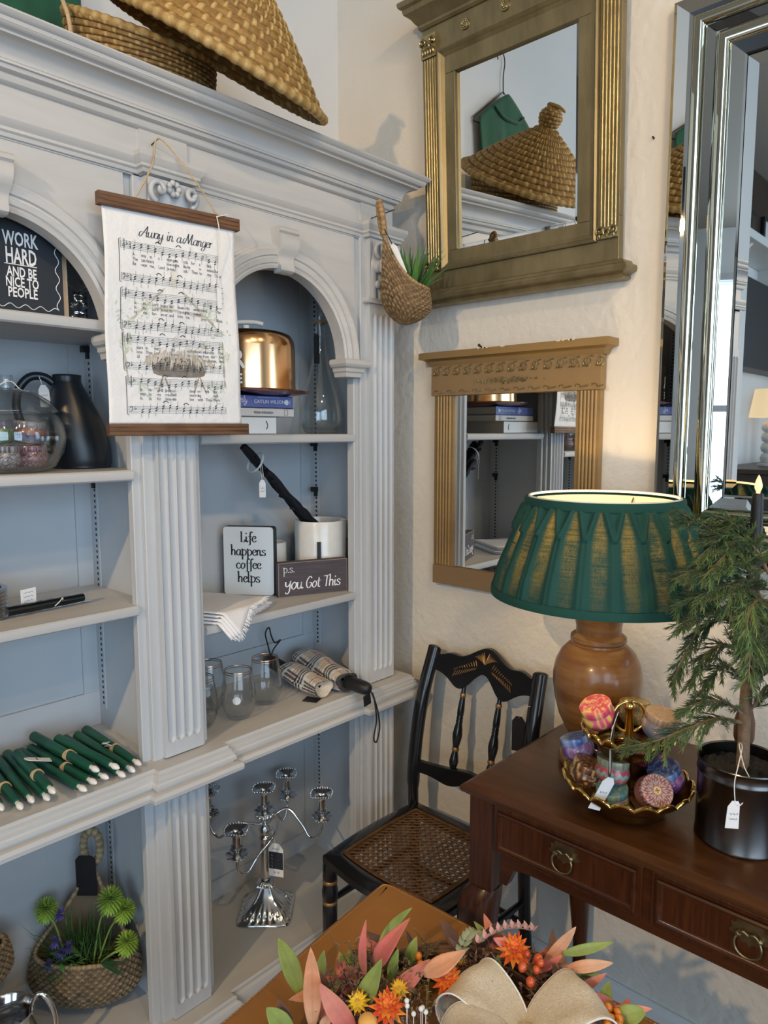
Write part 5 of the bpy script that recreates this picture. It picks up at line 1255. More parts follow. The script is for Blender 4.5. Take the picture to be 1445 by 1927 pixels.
# ------------------------------------------------------------------ cane seated chair
ch = thing('cane_chair', 'black lacquered chair with cane seat and gold stencilled crest rail between bookcase and desk', 'chair', (1.30, 1.05, FZ))
cO = Vector((1.30, 1.05, FZ)); Bk = MAT['black_gloss']
bandm = addm('gold_band', (.34, .20, .08), .4, .6)
def cp_(x, y, z): return Vector((x, y, z))-cO
SZ = .48
outl = []   # seat outline: front (bowed) at small X
F0, F1, B0, B1 = (1.108, 1.222), (1.118, .872), (1.458, 1.224), (1.458, .866)
def seat_pt(q, r):  # q 0..1 front->back, r 0..1 left->right
    x = F0[0]+(B0[0]-F0[0])*q; y = F0[1]+(F1[1]-F0[1])*r
    y += (.5-r)*2*(.012*sin(PI*q)); x -= .022*sin(PI*r)*(1-q)
    return x, y
def rim_loop(inset, n=14):
    P_ = []; c = (inset, 1-inset)
    for i in range(n): P_.append(seat_pt(c[0], c[0]+(c[1]-c[0])*i/n))
    for i in range(n): P_.append(seat_pt(c[0]+(c[1]-c[0])*i/n, c[1]))
    for i in range(n): P_.append(seat_pt(c[1], c[1]-(c[1]-c[0])*i/n))
    for i in range(n): P_.append(seat_pt(c[1]-(c[1]-c[0])*i/n, c[0]))
    return P_
lo_, li_ = rim_loop(0), rim_loop(.125); n = len(lo_); mb = MB(); vs = []
sec = [(0, .006), (0, .022), (.25, .030), (.8, .030), (1, .026), (1, .004)]
for k, z in sec: vs += [cp_(lo_[i][0]*(1-k)+li_[i][0]*k, lo_[i][1]*(1-k)+li_[i][1]*k, SZ-.030+z) for i in range(n)]
fs = []
for s_ in range(len(sec)):
    t_ = (s_+1) % len(sec)
    for i in range(n): j = (i+1) % n; fs.append((s_*n+i, s_*n+j, t_*n+j, t_*n+i))
mb.add(vs, fs); mb.build('seat_frame', Bk, ch, 40)
# woven cane: strands with open holes
cane = addm('cane', (.085, .038, .013), .5, col2=(.16, .080, .030), var=60)
mb = MB(); zc = SZ-.005
def cpt(a, b, dz=0): x, y = seat_pt(.115+.77*a, .115+.77*b); return cp_(x, y, zc+dz-.004*sin(PI*a)*sin(PI*b))
NC = 16
for i in range(NC):
    for off in (-.0095, .0095):
        a = (i+.5)/NC+off
        mb.tube([cpt(a, q/12, .0005) for q in range(13)], .00135, 4); mb.tube([cpt(q/12, a, -.0008) for q in range(13)], .00135, 4)
for i in range(-NC+1, NC):
    c = (i+.5)/NC
    a0, a1 = max(0, c), min(1, 1+c)
    mb.tube([cpt(a0+(a1-a0)*q/10, a0+(a1-a0)*q/10-c, .0018) for q in range(11)], .0015, 4)
    mb.tube([cpt(a0+(a1-a0)*q/10, 1-(a0+(a1-a0)*q/10-c), -.002) for q in range(11)], .0015, 4)
for inset in (.118, .128): mb.tube([cp_(x, y, SZ+.0005) for x, y in rim_loop(inset)], .0028, 5, True)
mb.build('cane_panel', cane, ch)
def turned(p0, p1, prof, name, m=None, bands=()):
    p0, p1 = Vector(p0), Vector(p1); d = (p1-p0); L = d.length; d.normalize(); x = d.orthogonal().normalized(); M = basis(p0, x, d.cross(x), d)
    o = MB().lathe([(r, z*L) for r, z in prof], 20, M=M).build(name, m or Bk, ch, 50)
    for z, r in bands:
        MB().lathe([(r*.9, z*L-.005), (r, z*L-.003), (r*1.03, z*L), (r, z*L+.003), (r*.9, z*L+.005)], 20, M=M).build('gold_band', bandm, o, 50)
    return o
fl_prof = [(.001, 0), (.010, 0), (.013, .04), (.017, .35), (.0185, .62), (.0185, .70), (.0165, .715), (.0165, .735), (.0195, .76), (.0200, .80), (.0175, .835), (.0165, .85), (.0165, .87), (.0185, .89), (.0185, .97), (.015, 1), (.001, 1)]
for y, s_ in ((1.217, 1), (.880, -1)):
    turned(cp_(1.128, y+.006*s_, FZ), cp_(1.126, y-.002*s_, SZ-.022), fl_prof, 'front_leg', None, ((.725, .0185), (.86, .0185)))
def post(y, s_):
    mb = MB(); pts = cr([cp_(1.500, y, FZ), cp_(1.462, y, .26), cp_(1.448, y, SZ-.01), cp_(1.452, y-.000*s_, .60), cp_(1.478, y-.004*s_, .76), cp_(1.520, y-.010*s_, .885), cp_(1.528, y-.012*s_, .908)], 6)
    n = len(pts); R = [.0145]*n; R[-1] = .008
    mb.tube(pts, [.0195 if 14 < i < n-3 else .016 if i < n-1 else .009 for i in range(n)], 14, flat=.85); return mb.build('back_post', Bk, ch, 60)
YL, YR = 1.221, .866
post(YL, 1); post(YR, -1)
def xb(z): return 1.452+.072*max(0, (z-.60)/.30)**1.35
def railp(name, top, bot, th=.016):
    mb = MB(); n = 36; vs = []
    for dx in (-th/2, th/2):
        for i in range(n+1):
            u = i/n; y = YL-.008+(YR-YL+.016)*u; bow = .016*sin(PI*u)
            for z in (top(u), bot(u)): vs.append(cp_(xb(z)+dx+bow, y, z))
    N = 2*(n+1); fs = []
    for i in range(n):
        a = 2*i; fs += [(a, a+1, a+3, a+2), (N+a, N+a+2, N+a+3, N+a+1), (a, a+2, N+a+2, N+a), (a+1, N+a+1, N+a+3, a+3)]
    fs += [(0, N, N+1, 1), (2*n, 2*n+1, N+2*n+1, N+2*n)]
    mb.add(vs, fs); return mb.build(name, Bk, ch, 40, .002)
def bump_(u, c, w): return math.exp(-((u-c)/w)**2)
crest = railp('crest_rail', lambda u: .886+.042*bump_(u, .5, .17)+.010*bump_(u, .17, .08)+.010*bump_(u, .83, .08), lambda u: .842-.030*(bump_(u, .30, .11)+bump_(u, .70, .11))+.022*bump_(u, .5, .10)+.006*bump_(u, .05, .1)+.006*bump_(u, .95, .1))
railp('lower_rail', lambda u: .600+.012*bump_(u, .5, .2)-.018*(bump_(u, .12, .1)+bump_(u, .88, .1))*0, lambda u: .568-.012*(bump_(u, .30, .12)+bump_(u, .70, .12))+.008*bump_(u, .5, .1))
mb = MB()
def crp(u, z): return cp_(xb(z)-.0092+.016*sin(PI*u), YL-.008+(YR-YL+.016)*u, z)
for s_ in (-1, 1):
    for k in range(6):
        mb.tube([crp(.5+s_*(.02+.012*k)*(q/5)*1.3, .888+.030*(q/5)-.003*k*(q/5)**2) for q in range(6)], [.0007, .0016, .0022, .0020, .0013, .0005], 5)
    for k in range(10):
        u0 = .5+s_*(.07+.020*k); mb.tube([crp(u0, .880-.002*k), crp(u0+s_*.012, .890-.003*k), crp(u0+s_*.020, .894-.004*k)], [.0006, .0014, .0004], 5)
        mb.tube([crp(u0, .876-.002*k), crp(u0+s_*.014, .872-.003*k), crp(u0+s_*.022, .868-.003*k)], [.0006, .0014, .0004], 5)
mb.build('gold_stencil', bandm, crest, 60)
sp_prof = [(.001, 0), (.0055, 0), (.0065, .02), (.0105, .05), (.0125, .10), (.0110, .15), (.0080, .20), (.0075, .215), (.0075, .255), (.0090, .28), (.0120, .34), (.0135, .39), (.0115, .46), (.0085, .52), (.0095, .545), (.0080, .56), (.0095, .575), (.0080, .59), (.0090, .61), (.0095, .66), (.0082, .75), (.0070, .80), (.0065, .84), (.0060, .86), (.0060, 1), (.001, 1)]
for u in (.34, .66):
    y = YL+(YR-YL)*u; bw_ = .016*sin(PI*u)
    turned(cp_(xb(.606)+bw_, y, .600), cp_(xb(.838)+bw_, y, .838), sp_prof, 'spindle', None, ((.235, .0095), (.825, .0085)))
for a, b in (((1.128, 1.219, .345), (1.450, 1.221, .345)), ((1.128, 1.219, .20), (1.46, 1.221, .20)), ((1.128, .878, .345), (1.450, .866, .345)), ((1.128, .878, .20), (1.46, .866, .20)), ((1.128, 1.217, .25), (1.128, .880, .25)), ((1.46, 1.221, .28), (1.46, .866, .28))):
    a, b = Vector(a), Vector(b); n = 9
    MB().tube([cp_(*a.lerp(b, i/8)) for i in range(n)], [.007+.003*sin(PI*i/8) for i in range(n)], 10).build('stretcher', Bk, ch, 60)
t = price_tag(ch, T(*cp_(1.470, .902, .80), rz=rad(-72)), .034, .085, 0, [tuple(cp_(1.470, .902, .80)), tuple(cp_(1.480, .885, .83)), tuple(cp_(1.500, .862, .825))], 'black')

# ------------------------------------------------------------------ mahogany desk
DZ = .82
dk = thing('desk', 'dark mahogany writing desk with three drawers and cabriole legs along the wall', 'desk', (1.30, .25, FZ))
dO = Vector((1.30, .25, FZ)); dT = Matrix.Translation(-dO)
mah = addm('mahogany', (.036, .0085, .002), .36, col2=(.072, .019, .0045), var=5, stretch=(9, 1, 9), bump=(30, .06, .002), bstretch=(9, 1, 9), coat=.1)
mahv = addm('mahogany_upright', (.033, .0075, .002), .36, col2=(.075, .020, .005), var=9, stretch=(14, 14, 1), coat=.1)
maht = addm('mahogany_top', (.044, .0145, .0042), .32, col2=(.085, .031, .0095), var=3.5, stretch=(8, .8, 8), bump=(60, .05, .001), coat=.15)
Y1, Y0 = .793, -.30
mb = MB()
pr = [(-.04, DZ-.024), (-.010, DZ-.024), (-.008, DZ-.020), (-.002, DZ-.018), (.0, DZ-.012), (-.001, DZ-.007), (-.006, DZ-.004), (-.012, DZ-.0015), (-.014, DZ)]
X0, X1 = 1.080, 1.574
mb.molding(pr, [(X0, Y0), (X1, Y0), (X1, Y1), (X0, Y1)], closed=True, M=dT)
mb.add([(X0+.014, Y0+.014, DZ), (X1-.014, Y0+.014, DZ), (X1-.014, Y1-.014, DZ), (X0+.014, Y1-.014, DZ)], [(0, 1, 2, 3)], dT)
mb.add([(X0+.04, Y0+.04, DZ-.024), (X1-.04, Y0+.04, DZ-.024), (X1-.04, Y1-.04, DZ-.024), (X0+.04, Y1-.04, DZ-.024)], [(3, 2, 1, 0)], dT)
mb.build('desk_top', maht, dk, 30)
XF = 1.112
def apron(name, f, y0, y1, x0, x1, along='y'):
    n = 60; mb = MB(); vs = []
    for x in (x0, x1):
        for i in range(n+1):
            y = y0+(y1-y0)*i/n
            for z in (DZ-.024, f(i/n)): vs.append((x, y, z) if along == 'y' else (y, x, z))
    N = 2*(n+1); fs = []
    for i in range(n):
        a = 2*i; fs += [(a, a+1, a+3, a+2), (N+a, N+a+2, N+a+3, N+a+1), (a+1, N+a+1, N+a+3, a+3)]
    mb.add(vs, fs, dT); return mb.build(name, mah, dk, 40)
def arch_(u):
    e = min(u, 1-u)
    return .672 if e > .075 else .632+.040*math.sqrt(max(0, 1-((.075-e)/.075)**2)) if e > .02 else .628
apron('front_apron', arch_, Y1-.075, Y0+.075, XF, XF+.020)
apron('side_apron', arch_, X0+.06, X1-.03, Y1-.045, Y1-.025, 'x'); apron('side_apron', arch_, X0+.06, X1-.03, Y0+.045, Y0+.025, 'x')
MB().box(1.54, 1.556, Y0+.06, Y1-.06, .67, DZ-.024, dT).build('back_rail', mah, dk)
brass = addm('antique_brass', (.30, .23, .12), .35, .9, col2=(.18, .14, .08), var=50)
for k in range(3):
    ya, yb = .730-.308*k, .438-.308*k+.0
    dr = MB(); dr.box(XF-.004, XF+.006, yb, ya, .690, .784, dT); d = dr.build('drawer', mahv, dk, None, .0015)
    mb = MB(); pr = [(-.0, -.0), (.001, .004), (.004, .006), (.008, .0045), (.010, .001), (.011, 0)]
    vs = []; kk = len(pr)
    for ay, az, sy, sz in ((ya-.008, .698, -1, 1), (yb+.008, .698, 1, 1), (yb+.008, .776, 1, -1), (ya-.008, .776, -1, -1)):
        for o, h in pr: vs.append((XF-.004-h, ay+sy*o, az+sz*o))
    fs = [(i*kk+a, i*kk+a+1, ((i+1) % 4)*kk+a+1, ((i+1) % 4)*kk+a) for i in range(4) for a in range(kk-1)]
    mb.add(vs, fs, dT); mb.build('cock_bead', mah, d, 40)
    yc, zc_ = (ya+yb)/2-.004, .748; h = MB()
    pl = [(0, .026), (.006, .020), (.010, .024), (.017, .021), (.020, .012), (.027, .012), (.025, .004), (.030, -.003), (.022, -.008), (.016, -.006), (.012, -.014), (.004, -.014), (0, -.020)]
    pl = [(a, b) for a, b in pl]+[(-a, b) for a, b in pl[-2:0:-1]]
    h.prism([(yc+a, zc_+b) for a, b in pl], XF-.0062, XF-.004, 'x', dT)
    for s_ in (-1, 1): h.ball((XF-.009, yc+s_*.015, zc_-.002), .0055, 10, 8, M=dT)
    h.tube(cr([(XF-.011, yc-.015, zc_-.002), (XF-.014, yc-.019, zc_-.012), (XF-.015, yc-.016, zc_-.024), (XF-.015, yc-.006, zc_-.031), (XF-.015, yc+.006, zc_-.031), (XF-.015, yc+.016, zc_-.024), (XF-.014, yc+.019, zc_-.012), (XF-.011, yc+.015, zc_-.002)], 5), .0022, 8, M=dT)
    h.tube(cr([(XF-.011, yc-.015, zc_-.002), (XF-.013, yc-.008, zc_+.006), (XF-.012, yc, zc_+.002), (XF-.013, yc+.008, zc_+.006), (XF-.011, yc+.015, zc_-.002)], 5), .0022, 8, M=dT)
    h.build('drawer_pull', brass, d, 50)
def cab_leg(x, y, sx, sy):
    mb = MB(); s_ = .026
    mb.box(x-s_, x+s_, y-s_, y+s_, .60, DZ-.024, dT)
    prof = [(.60, .0275, 0), (.585, .034, .006), (.555, .038, .012), (.51, .036, .014), (.45, .029, .008), (.36, .022, 0), (.25, .017, -.006), (.15, .0150, -.004), (.10, .0165, .004), (.075, .024, .010), (.062, .030, .014), (FZ+.004, .027, .014), (FZ, .024, .014)]
    vs = []; n = 12
    for z, r, o in prof:
        for i in range(n):
            a = 2*PI*i/n; kx = cos(a); ky = sin(a); q = max(abs(kx), abs(ky)); m_ = 1/q*.82+.18; m_ = min(m_, 1.25) if z > .3 else 1
            vs.append((x+sx*o+r*kx*m_, y+sy*o+r*ky*m_, z))
    k = len(prof); fs = [(a*n+i, a*n+(i+1) % n, (a+1)*n+(i+1) % n, (a+1)*n+i) for a in range(k-1) for i in range(n)]; fs.append(tuple(range((k-1)*n, k*n)))
    fs = [f[::-1] for f in fs]
    mb.add(vs, fs, dT); mb.build('leg', mahv, dk, 45)
for x, sx in ((XF+.022, -1), (1.538, .4)):
    for y, sy in ((Y1-.032, 1), (Y0+.032, -1)): cab_leg(x, y, sx, sy)
# ------------------------------------------------------------------ table lamp
LX, LY = 1.331, .636
lm = thing('table_lamp', 'turned wooden table lamp with pleated dark green fabric shade lit on the desk', 'lamp', (LX, LY, DZ+.0005))
lw = addm('lamp_wood', (.14, .054, .013), .30, col2=(.31, .145, .045), var=3.0, stretch=(1.5, 1.5, 9), bump=(16, .06, .003), bstretch=(1, 1, 6), coat=.3)
MB().lathe([(.001, 0), (.066, 0), (.071, .006), (.0725, .014), (.069, .022), (.058, .027), (.046, .031), (.038, .037), (.038, .042), (.046, .052), (.060, .075), (.074, .105), (.083, .138), (.0872, .170), (.0872, .192), (.083, .215), (.073, .236), (.060, .250), (.052, .254), (.0515, .258), (.055, .262), (.0545, .270), (.050, .274), (.0445, .277), (.0445, .290), (.047, .303), (.054, .318), (.060, .335), (.066, .350), (.067, .356), (.062, .360), (.001, .360)], 64).build('base', lw, lm, 40)
mb = MB(); mb.lathe([(.008, .36), (.008, .375), (.014, .377), (.014, .40), (.001, .40)], 16)
for q in range(3): a = q*2*PI/3; mb.tube([(.012*cos(a), .012*sin(a), .385), (.08*cos(a), .08*sin(a), .47), (.143*cos(a), .143*sin(a), .540)], .0015, 6)
mb.build('lamp_holder', brass, lm, 50)
bulbm = addm('bulb', (1, .85, .6), .4, emit=((1, .72, .38), 14))
MB().lathe([(.001, .472), (.014, .468), (.026, .452), (.030, .436), (.026, .418), (.014, .402), (.012, .398)], 20).build('bulb', bulbm, lm, 60)
z0, z1, r0, r1 = .362, .543, .2110, .146
NP = 22
def shade(u, v, lin=False):
    """v 0 bottom .. 1 top"""
    z = z0+(z1-z0)*v; r = r0+(r1-r0)*(v+.18*v*(1-v)*-1)
    q = (u*NP) % 1; d = abs(q-.5)*2           # 1 on a pleat line, 0 between
    pin = .68
    if lin: return (r-.006, z)
    if v < pin: k = (v/pin); fold = .0125*(1-abs(2*d-1))*k*0+.011*max(0, d-.45)/.55*(.25+.75*(1-abs(k-.35)))-.006*(d > .93)
    else: k = (v-pin)/(1-pin); fold = .013*max(0, 1-abs(d-(1-.75*k))/.35)*(1-.25*k)
    e = min(1, min(v, 1-v)/.05)
    return (r+fold*e+.001*nz(u*60, v*6), z)
def shp(u, v): r, z = shade(u, v); return (r*cos(2*PI*u), r*sin(2*PI*u), z)
sg_ = bpy.data.materials.new('green_linen_shade'); sg_.use_nodes = True; MAT['shade'] = sg_
nt = sg_.node_tree; N = nt.nodes; L = nt.links; b = N['Principled BSDF']; out = N['Material Output']
b.inputs['Base Color'].default_value = (.006, .060, .050, 1); b.inputs['Roughness'].default_value = .85
tr = N.new('ShaderNodeBsdfTranslucent'); tr.inputs[0].default_value = (.40, .36, .15, 1)
tc = N.new('ShaderNodeTexCoord'); mp = N.new('ShaderNodeMapping'); mp.inputs['Scale'].default_value = (22, 22, 420); n1 = N.new('ShaderNodeTexNoise'); n1.inputs['Scale'].default_value = 1.0; n1.inputs['Detail'].default_value = 3
L.new(tc.outputs['Object'], mp.inputs[0]); L.new(mp.outputs[0], n1.inputs[0])
mp2 = N.new('ShaderNodeMapping'); mp2.inputs['Scale'].default_value = (420, 420, 22); n2 = N.new('ShaderNodeTexNoise'); n2.inputs['Scale'].default_value = 1.0; L.new(tc.outputs['Object'], mp2.inputs[0]); L.new(mp2.outputs[0], n2.inputs[0])
n3 = N.new('ShaderNodeTexNoise'); n3.inputs['Scale'].default_value = 26; L.new(tc.outputs['Object'], n3.inputs[0])
av = N.new('ShaderNodeMix'); av.data_type = 'FLOAT'; av.inputs[0].default_value = .42; L.new(n1.outputs['Fac'], av.inputs[2]); L.new(n2.outputs['Fac'], av.inputs[3])
av2 = N.new('ShaderNodeMix'); av2.data_type = 'FLOAT'; av2.inputs[0].default_value = .35; L.new(av.outputs[0], av2.inputs[2]); L.new(n3.outputs['Fac'], av2.inputs[3])
at = N.new('ShaderNodeAttribute'); at.attribute_name = 'Col'
mr = N.new('ShaderNodeMapRange'); mr.inputs[1].default_value = .40; mr.inputs[2].default_value = .60; mr.inputs[3].default_value = .02; mr.inputs[4].default_value = .85
L.new(av2.outputs[0], mr.inputs[0]); mu = N.new('ShaderNodeMath'); mu.operation = 'MULTIPLY'; L.new(mr.outputs[0], mu.inputs[0]); L.new(at.outputs['Fac'], mu.inputs[1])
ms = N.new('ShaderNodeMixShader'); L.new(mu.outputs[0], ms.inputs[0]); L.new(b.outputs[0], ms.inputs[1]); L.new(tr.outputs[0], ms.inputs[2]); L.new(ms.outputs[0], out.inputs[0])
bpn = N.new('ShaderNodeBump'); bpn.inputs['Strength'].default_value = .5; bpn.inputs['Distance'].default_value = .002; L.new(n1.outputs['Fac'], bpn.inputs['Height']); L.new(bpn.outputs[0], b.inputs['Normal'])
def thick(u, v):   # doubled cloth in the pleats; the lamp's glow fading downwards is painted in
    d = abs(((u*NP) % 1)-.5)*2; pin = .68
    if v < .03 or v > .96: return (0, 0, 0)
    w_ = .30+.70*(v/pin) if v < pin else 1
    lim = .66-.30*abs(v-.45) if v < pin else .66-.55*((v-pin)/(1-pin)); open_ = max(0, min(1, (lim-d)/.30)); wob = .75+.5*nz(u*31, v*2.2)
    k = min(1, open_*w_*wob*.9); return (k, k, k)
shd = MB().grid(shp, NP*16, 44, cu=True, col=thick).build('lamp_shade', sg_, lm, 179)
grn = addm('green_trim', (.007, .062, .048), .85, bump=(400, .4, .001))
mb = MB()
for r, z in ((r0+.004, z0), (r1+.005, z1)):
    mb = MB().lathe([(r-.004, z-.008), (r+.0015, z-.008), (r+.002, z), (r+.0005, z+.008), (r-.004, z+.008)], 96)
    mb.build('trim_band', grn, shd, 60)
for q in range(NP):
    pass
lnm = bpy.data.materials.new('shade_lining'); lnm.use_nodes = True
lnm.node_tree.nodes['Principled BSDF'].inputs['Base Color'].default_value = (.85, .78, .62, 1); lnm.node_tree.nodes['Principled BSDF'].inputs['Roughness'].default_value = .8
_t = lnm.node_tree.nodes.new('ShaderNodeBsdfTranslucent'); _t.inputs[0].default_value = (.9, .80, .60, 1); _m = lnm.node_tree.nodes.new('ShaderNodeMixShader'); _m.inputs[0].default_value = .45
lnm.node_tree.links.new(lnm.node_tree.nodes['Principled BSDF'].outputs[0], _m.inputs[1]); lnm.node_tree.links.new(_t.outputs[0], _m.inputs[2]); lnm.node_tree.links.new(_m.outputs[0], lnm.node_tree.nodes['Material Output'].inputs[0])
mb = MB(); mb.grid(lambda u, v: ((shade(u, v, True)[0])*cos(2*PI*u), (shade(u, v, True)[0])*sin(2*PI*u), shade(u, v, True)[1]), 96, 12, cu=True)
lo = mb.build('shade_lining', lnm, shd, 179)
mb = MB(); mb.tube([(r1*cos(a)-.003*cos(a), r1*sin(a)-.003*sin(a), z1+.0075) for a in [2*PI*i/96 for i in range(96)]], .0028, 6, True); mb.build('shade_rim', MAT['string_white'], shd, 60)
light('lamp_bulb', 'POINT', (LX, LY, DZ+.46), 10.0, (1, .70, .36), .03)
# ------------------------------------------------------------------ two tier brass bowl and its tins
bs = thing('tiered_bowl', 'two tier scalloped brass bowl stand with ring handle on the desk', 'bowl', (1.2075, .513, DZ+.001))
brz = addm('bowl_brass', (.50, .32, .11), .24, 1, col2=(.30, .18, .07), var=14); brr = addm('bright_brass', (.85, .60, .20), .15, 1)
def bowl(r, h, z, foot):
    mb = MB(); n = 14
    pf = cr([(foot, 0, 0), (foot+.010, 0, .002), (r*.72, 0, h*.45), (r*.93, 0, h*.82), (r, 0, h)], 5); k = len(pf)
    def f(u, v, d=0):
        p = pf[int(round(v*(k-1)))]; s_ = max(0, (v-.55)/.45)**2; c = abs(cos(u*PI*18))
        return ((p.x-d)*(1+.035*c*s_)*cos(2*PI*u), (p.x-d)*(1+.035*c*s_)*sin(2*PI*u), z+p.z+.010*c*s_+d*.6)
    mb.grid(f, 216, k, cu=True); mb.grid(lambda u, v: f(u, 1-v, .0022), 216, k, cu=True); mb.lathe([(.001, z), (foot+.001, z)], 24); mb.lathe([(foot+.001, z+.0015), (.001, z+.0015)], 24)
    return mb, f
mb, f1 = bowl(.109, .048, 0, .055); lb = mb.build('lower_bowl', brz, bs, 50)
MB().tube([f1(i/216, 1, .001) for i in range(216)], .0030, 6, True).build('scalloped_rim', brr, lb, 60)
mb, f2 = bowl(.080, .036, .104, .040); ub = mb.build('upper_bowl', brz, bs, 50)
MB().tube([f2(i/216, 1, .001) for i in range(216)], .0028, 6, True).build('scalloped_rim', brr, ub, 60)
MB().lathe([(.016, .001), (.012, .006), (.0070, .014), (.0065, .104), (.0080, .108), (.0080, .185), (.0105, .188), (.0105, .193), (.0070, .199), (.001, .202)], 24).build('stem', brr, bs, 50)
MB().tube([(.0285*cos(a)*.677, -.0285*cos(a)*.736, .171+.0285*sin(a)) for a in [2*PI*i/48 for i in range(48)]], .0030, 8, True).build('ring_handle', brr, bs, 60)
bo = Vector((1.2075, .513, DZ+.001))
price_tag(bs, T(-.089, -.008, .088, rx=rad(14), ry=rad(18), rz=rad(-40)), .022, .066, 1, [(-.089, -.008, .088), (-.060, .006, .150), (-.020, .012, .182), (-.045, .012, .158)])
mb = MB(); mb.tube(cr([(-.017, .014, .186), (-.028, .014, .176), (-.050, .008, .150), (-.074, -.001, .118), (-.088, -.007, .090)], 6), .0026, 6, flat=.4); mb.build('ribbon', MAT['black'], bs, 60)
def bt_(r, d, z): return (bo.x+r*.677+d*.736, bo.y-r*.736+d*.677, bo.z+z)
def ax(r, d, z): return tuple(Vector((r*.677+d*.736, -r*.736+d*.677, z)).to_track_quat('Z', 'Y').to_euler())
G = 'patterned candle tins in the lower brass bowl'; G2 = 'tins in the upper brass bowl'
gal = galaxy((.03, .025, .14), (.42, .13, .36), (.65, .6, .85)); gal2 = galaxy((.05, .05, .22), (.30, .16, .35), (.7, .6, .8), 6)
blue = galaxy((.03, .06, .28), (.10, .22, .55), (.6, .7, .9), 2)
tin('candle_tin', bt_(.022, -.044, .046), ax(.08, -.80, .62), paisley((.24, .08, .06), (.26, .09, .07), (.30, .1, .08), 6), mandala((.26, .085, .065), (.56, .42, .38), (.50, .03, .05)), 'rust red tin turned to show its white mandala lid in the lower bowl', G, 1.0)
tin('candle_tin', bt_(-.034, -.028, .016), ax(-.1, -.15, 1), stripes([(.30, .20, .32), (.50, .42, .14), (.12, .24, .30), (.34, .24, .38)]), marble((.10, .26, .28), (.16, .34, .36), (.4, .34, .1), 2), 'teal and mauve striped tin at the rim of the lower bowl', G, .98)
tin('candle_tin', bt_(-.036, -.022, .0605), ax(.12, .12, 1), zigzag([(.42, .06, .07), (.06, .20, .20), (.10, .08, .12), (.48, .12, .12), (.22, .36, .34)]), marble((.16, .20, .14), (.3, .3, .2), (.1, .1, .1), 2), 'red and teal zigzag tin resting on the striped tin', G, 1.0)
tin('candle_tin', bt_(.075, -.010, .043), ax(-.45, -.1, 1), gal, blue, 'purple galaxy tin with blue lid at the bucket side of the lower bowl', G, 1.02)
tin('candle_tin', bt_(.048, .044, .052), ax(.3, .5, 1), marble((.48, .02, .10), (.62, .10, .16), (.02, .02, .04), 1.6, 4), marble((.45, .03, .1), (.05, .04, .06), (.7, .3, .3)), 'crimson and black floral tin at the back of the lower bowl', G, 1.0)
tin('candle_tin', bt_(-.076, .010, .042), ax(.25, -.1, 1), marble((.05, .02, .015), (.24, .10, .05), (.55, .38, .12), 3.2, 7), marble((.05, .02, .015), (.3, .12, .06), (.6, .42, .15), 3), 'dark bronze scribble tin at the lamp side of the lower bowl', G, 1.0)
tin('candle_tin', bt_(-.067, .060, .066), ax(-.3, .2, 1), gal2, blue, 'violet galaxy tin with blue band leaning towards the lamp', G, 1.02)
tin('candle_tin', bt_(-.010, .060, .050), ax(.1, .2, 1), gal2, gal2, 'deep violet tin tucked under the upper bowl', G, .92)
tin('candle_tin', bt_(-.044, .016, .153), ax(-.45, -.25, 1), marble((.66, .06, .10), (.72, .16, .30), (.82, .62, .10), 1.5, 1), marble((.68, .05, .09), (.75, .2, .3), (.85, .66, .1), 1.5, 1), 'pink red and yellow marbled tin in the upper bowl', G2, 1.02)
tin('candle_tin', bt_(.038, -.037, .152), ax(.12, -.15, 1), galaxy((.10, .20, .35), (.45, .26, .16), (.7, .6, .5), 8), marble((.40, .27, .18), (.52, .38, .26), (.3, .2, .14), 4), 'blue and brown tin with pale wooden lid in the upper bowl', G2, 1.04)
tin('candle_tin', bt_(.025, .040, .143), ax(0, .1, 1), marble((.38, .26, .10), (.58, .44, .18), (.2, .14, .05), 5), paisley((.36, .26, .10), (.60, .46, .20), (.2, .14, .06), 9), 'gold filigree tin at the back of the upper bowl', G2, .98)

# ------------------------------------------------------------------ cedar tree in a black tin
tr_ = thing('potted_cedar', 'faux cedar tree with drooping sprays planted in a round black tin with price tag', 'plant', (1.243, .332, DZ+.0005))
tinb = addm('black_tin', (.13, .12, .115), .27, 1, bump=(200, .06, .001)); 
MB().lathe([(.001, 0), (.0675, 0), (.0695, .002), (.0695, .005), (.0685, .007), (.0685, .112), (.0700, .115), (.0700, .118), (.0685, .121), (.0685, .134), (.0705, .137), (.0695, .139), (.067, .137), (.067, .110), (.001, .110)], 72).build('tin_bucket', tinb, tr_, 40)
soil = addm('dark_moss', (.014, .014, .016), .95); random.seed(31)
MB().grid(lambda u, v: (.066*v*cos(2*PI*u), .066*v*sin(2*PI*u), .118+.010*nz(u*40*v, v*16)+.006*(1-v)), 60, 26, cu=True).build('soil', soil, tr_, 179)
cbark = addm('cedar_bark', (.16, .10, .06), .8, col2=(.23, .15, .09), var=60, bump=(90, .6, .004))
cO3 = Vector((1.243, .332, DZ))
trunk = cr([(0, 0, .11), (.004, .002, .24), (.002, .004, .33), (-.002, 0, .39), (-.006, .002, .44), (-.014, .002, .485)], 8); n = len(trunk)
MB().tube(trunk, [.0105-.0065*i/n for i in range(n)], 10).build('trunk', cbark, tr_, 60)
needle = addm('cedar_green', (1, 1, 1), .55, vcol=True, sheen=.15)
RX = Vector((.677, -.736, 0)); DX = Vector((.736, .677, 0)); UZ = Vector((0, 0, 1))
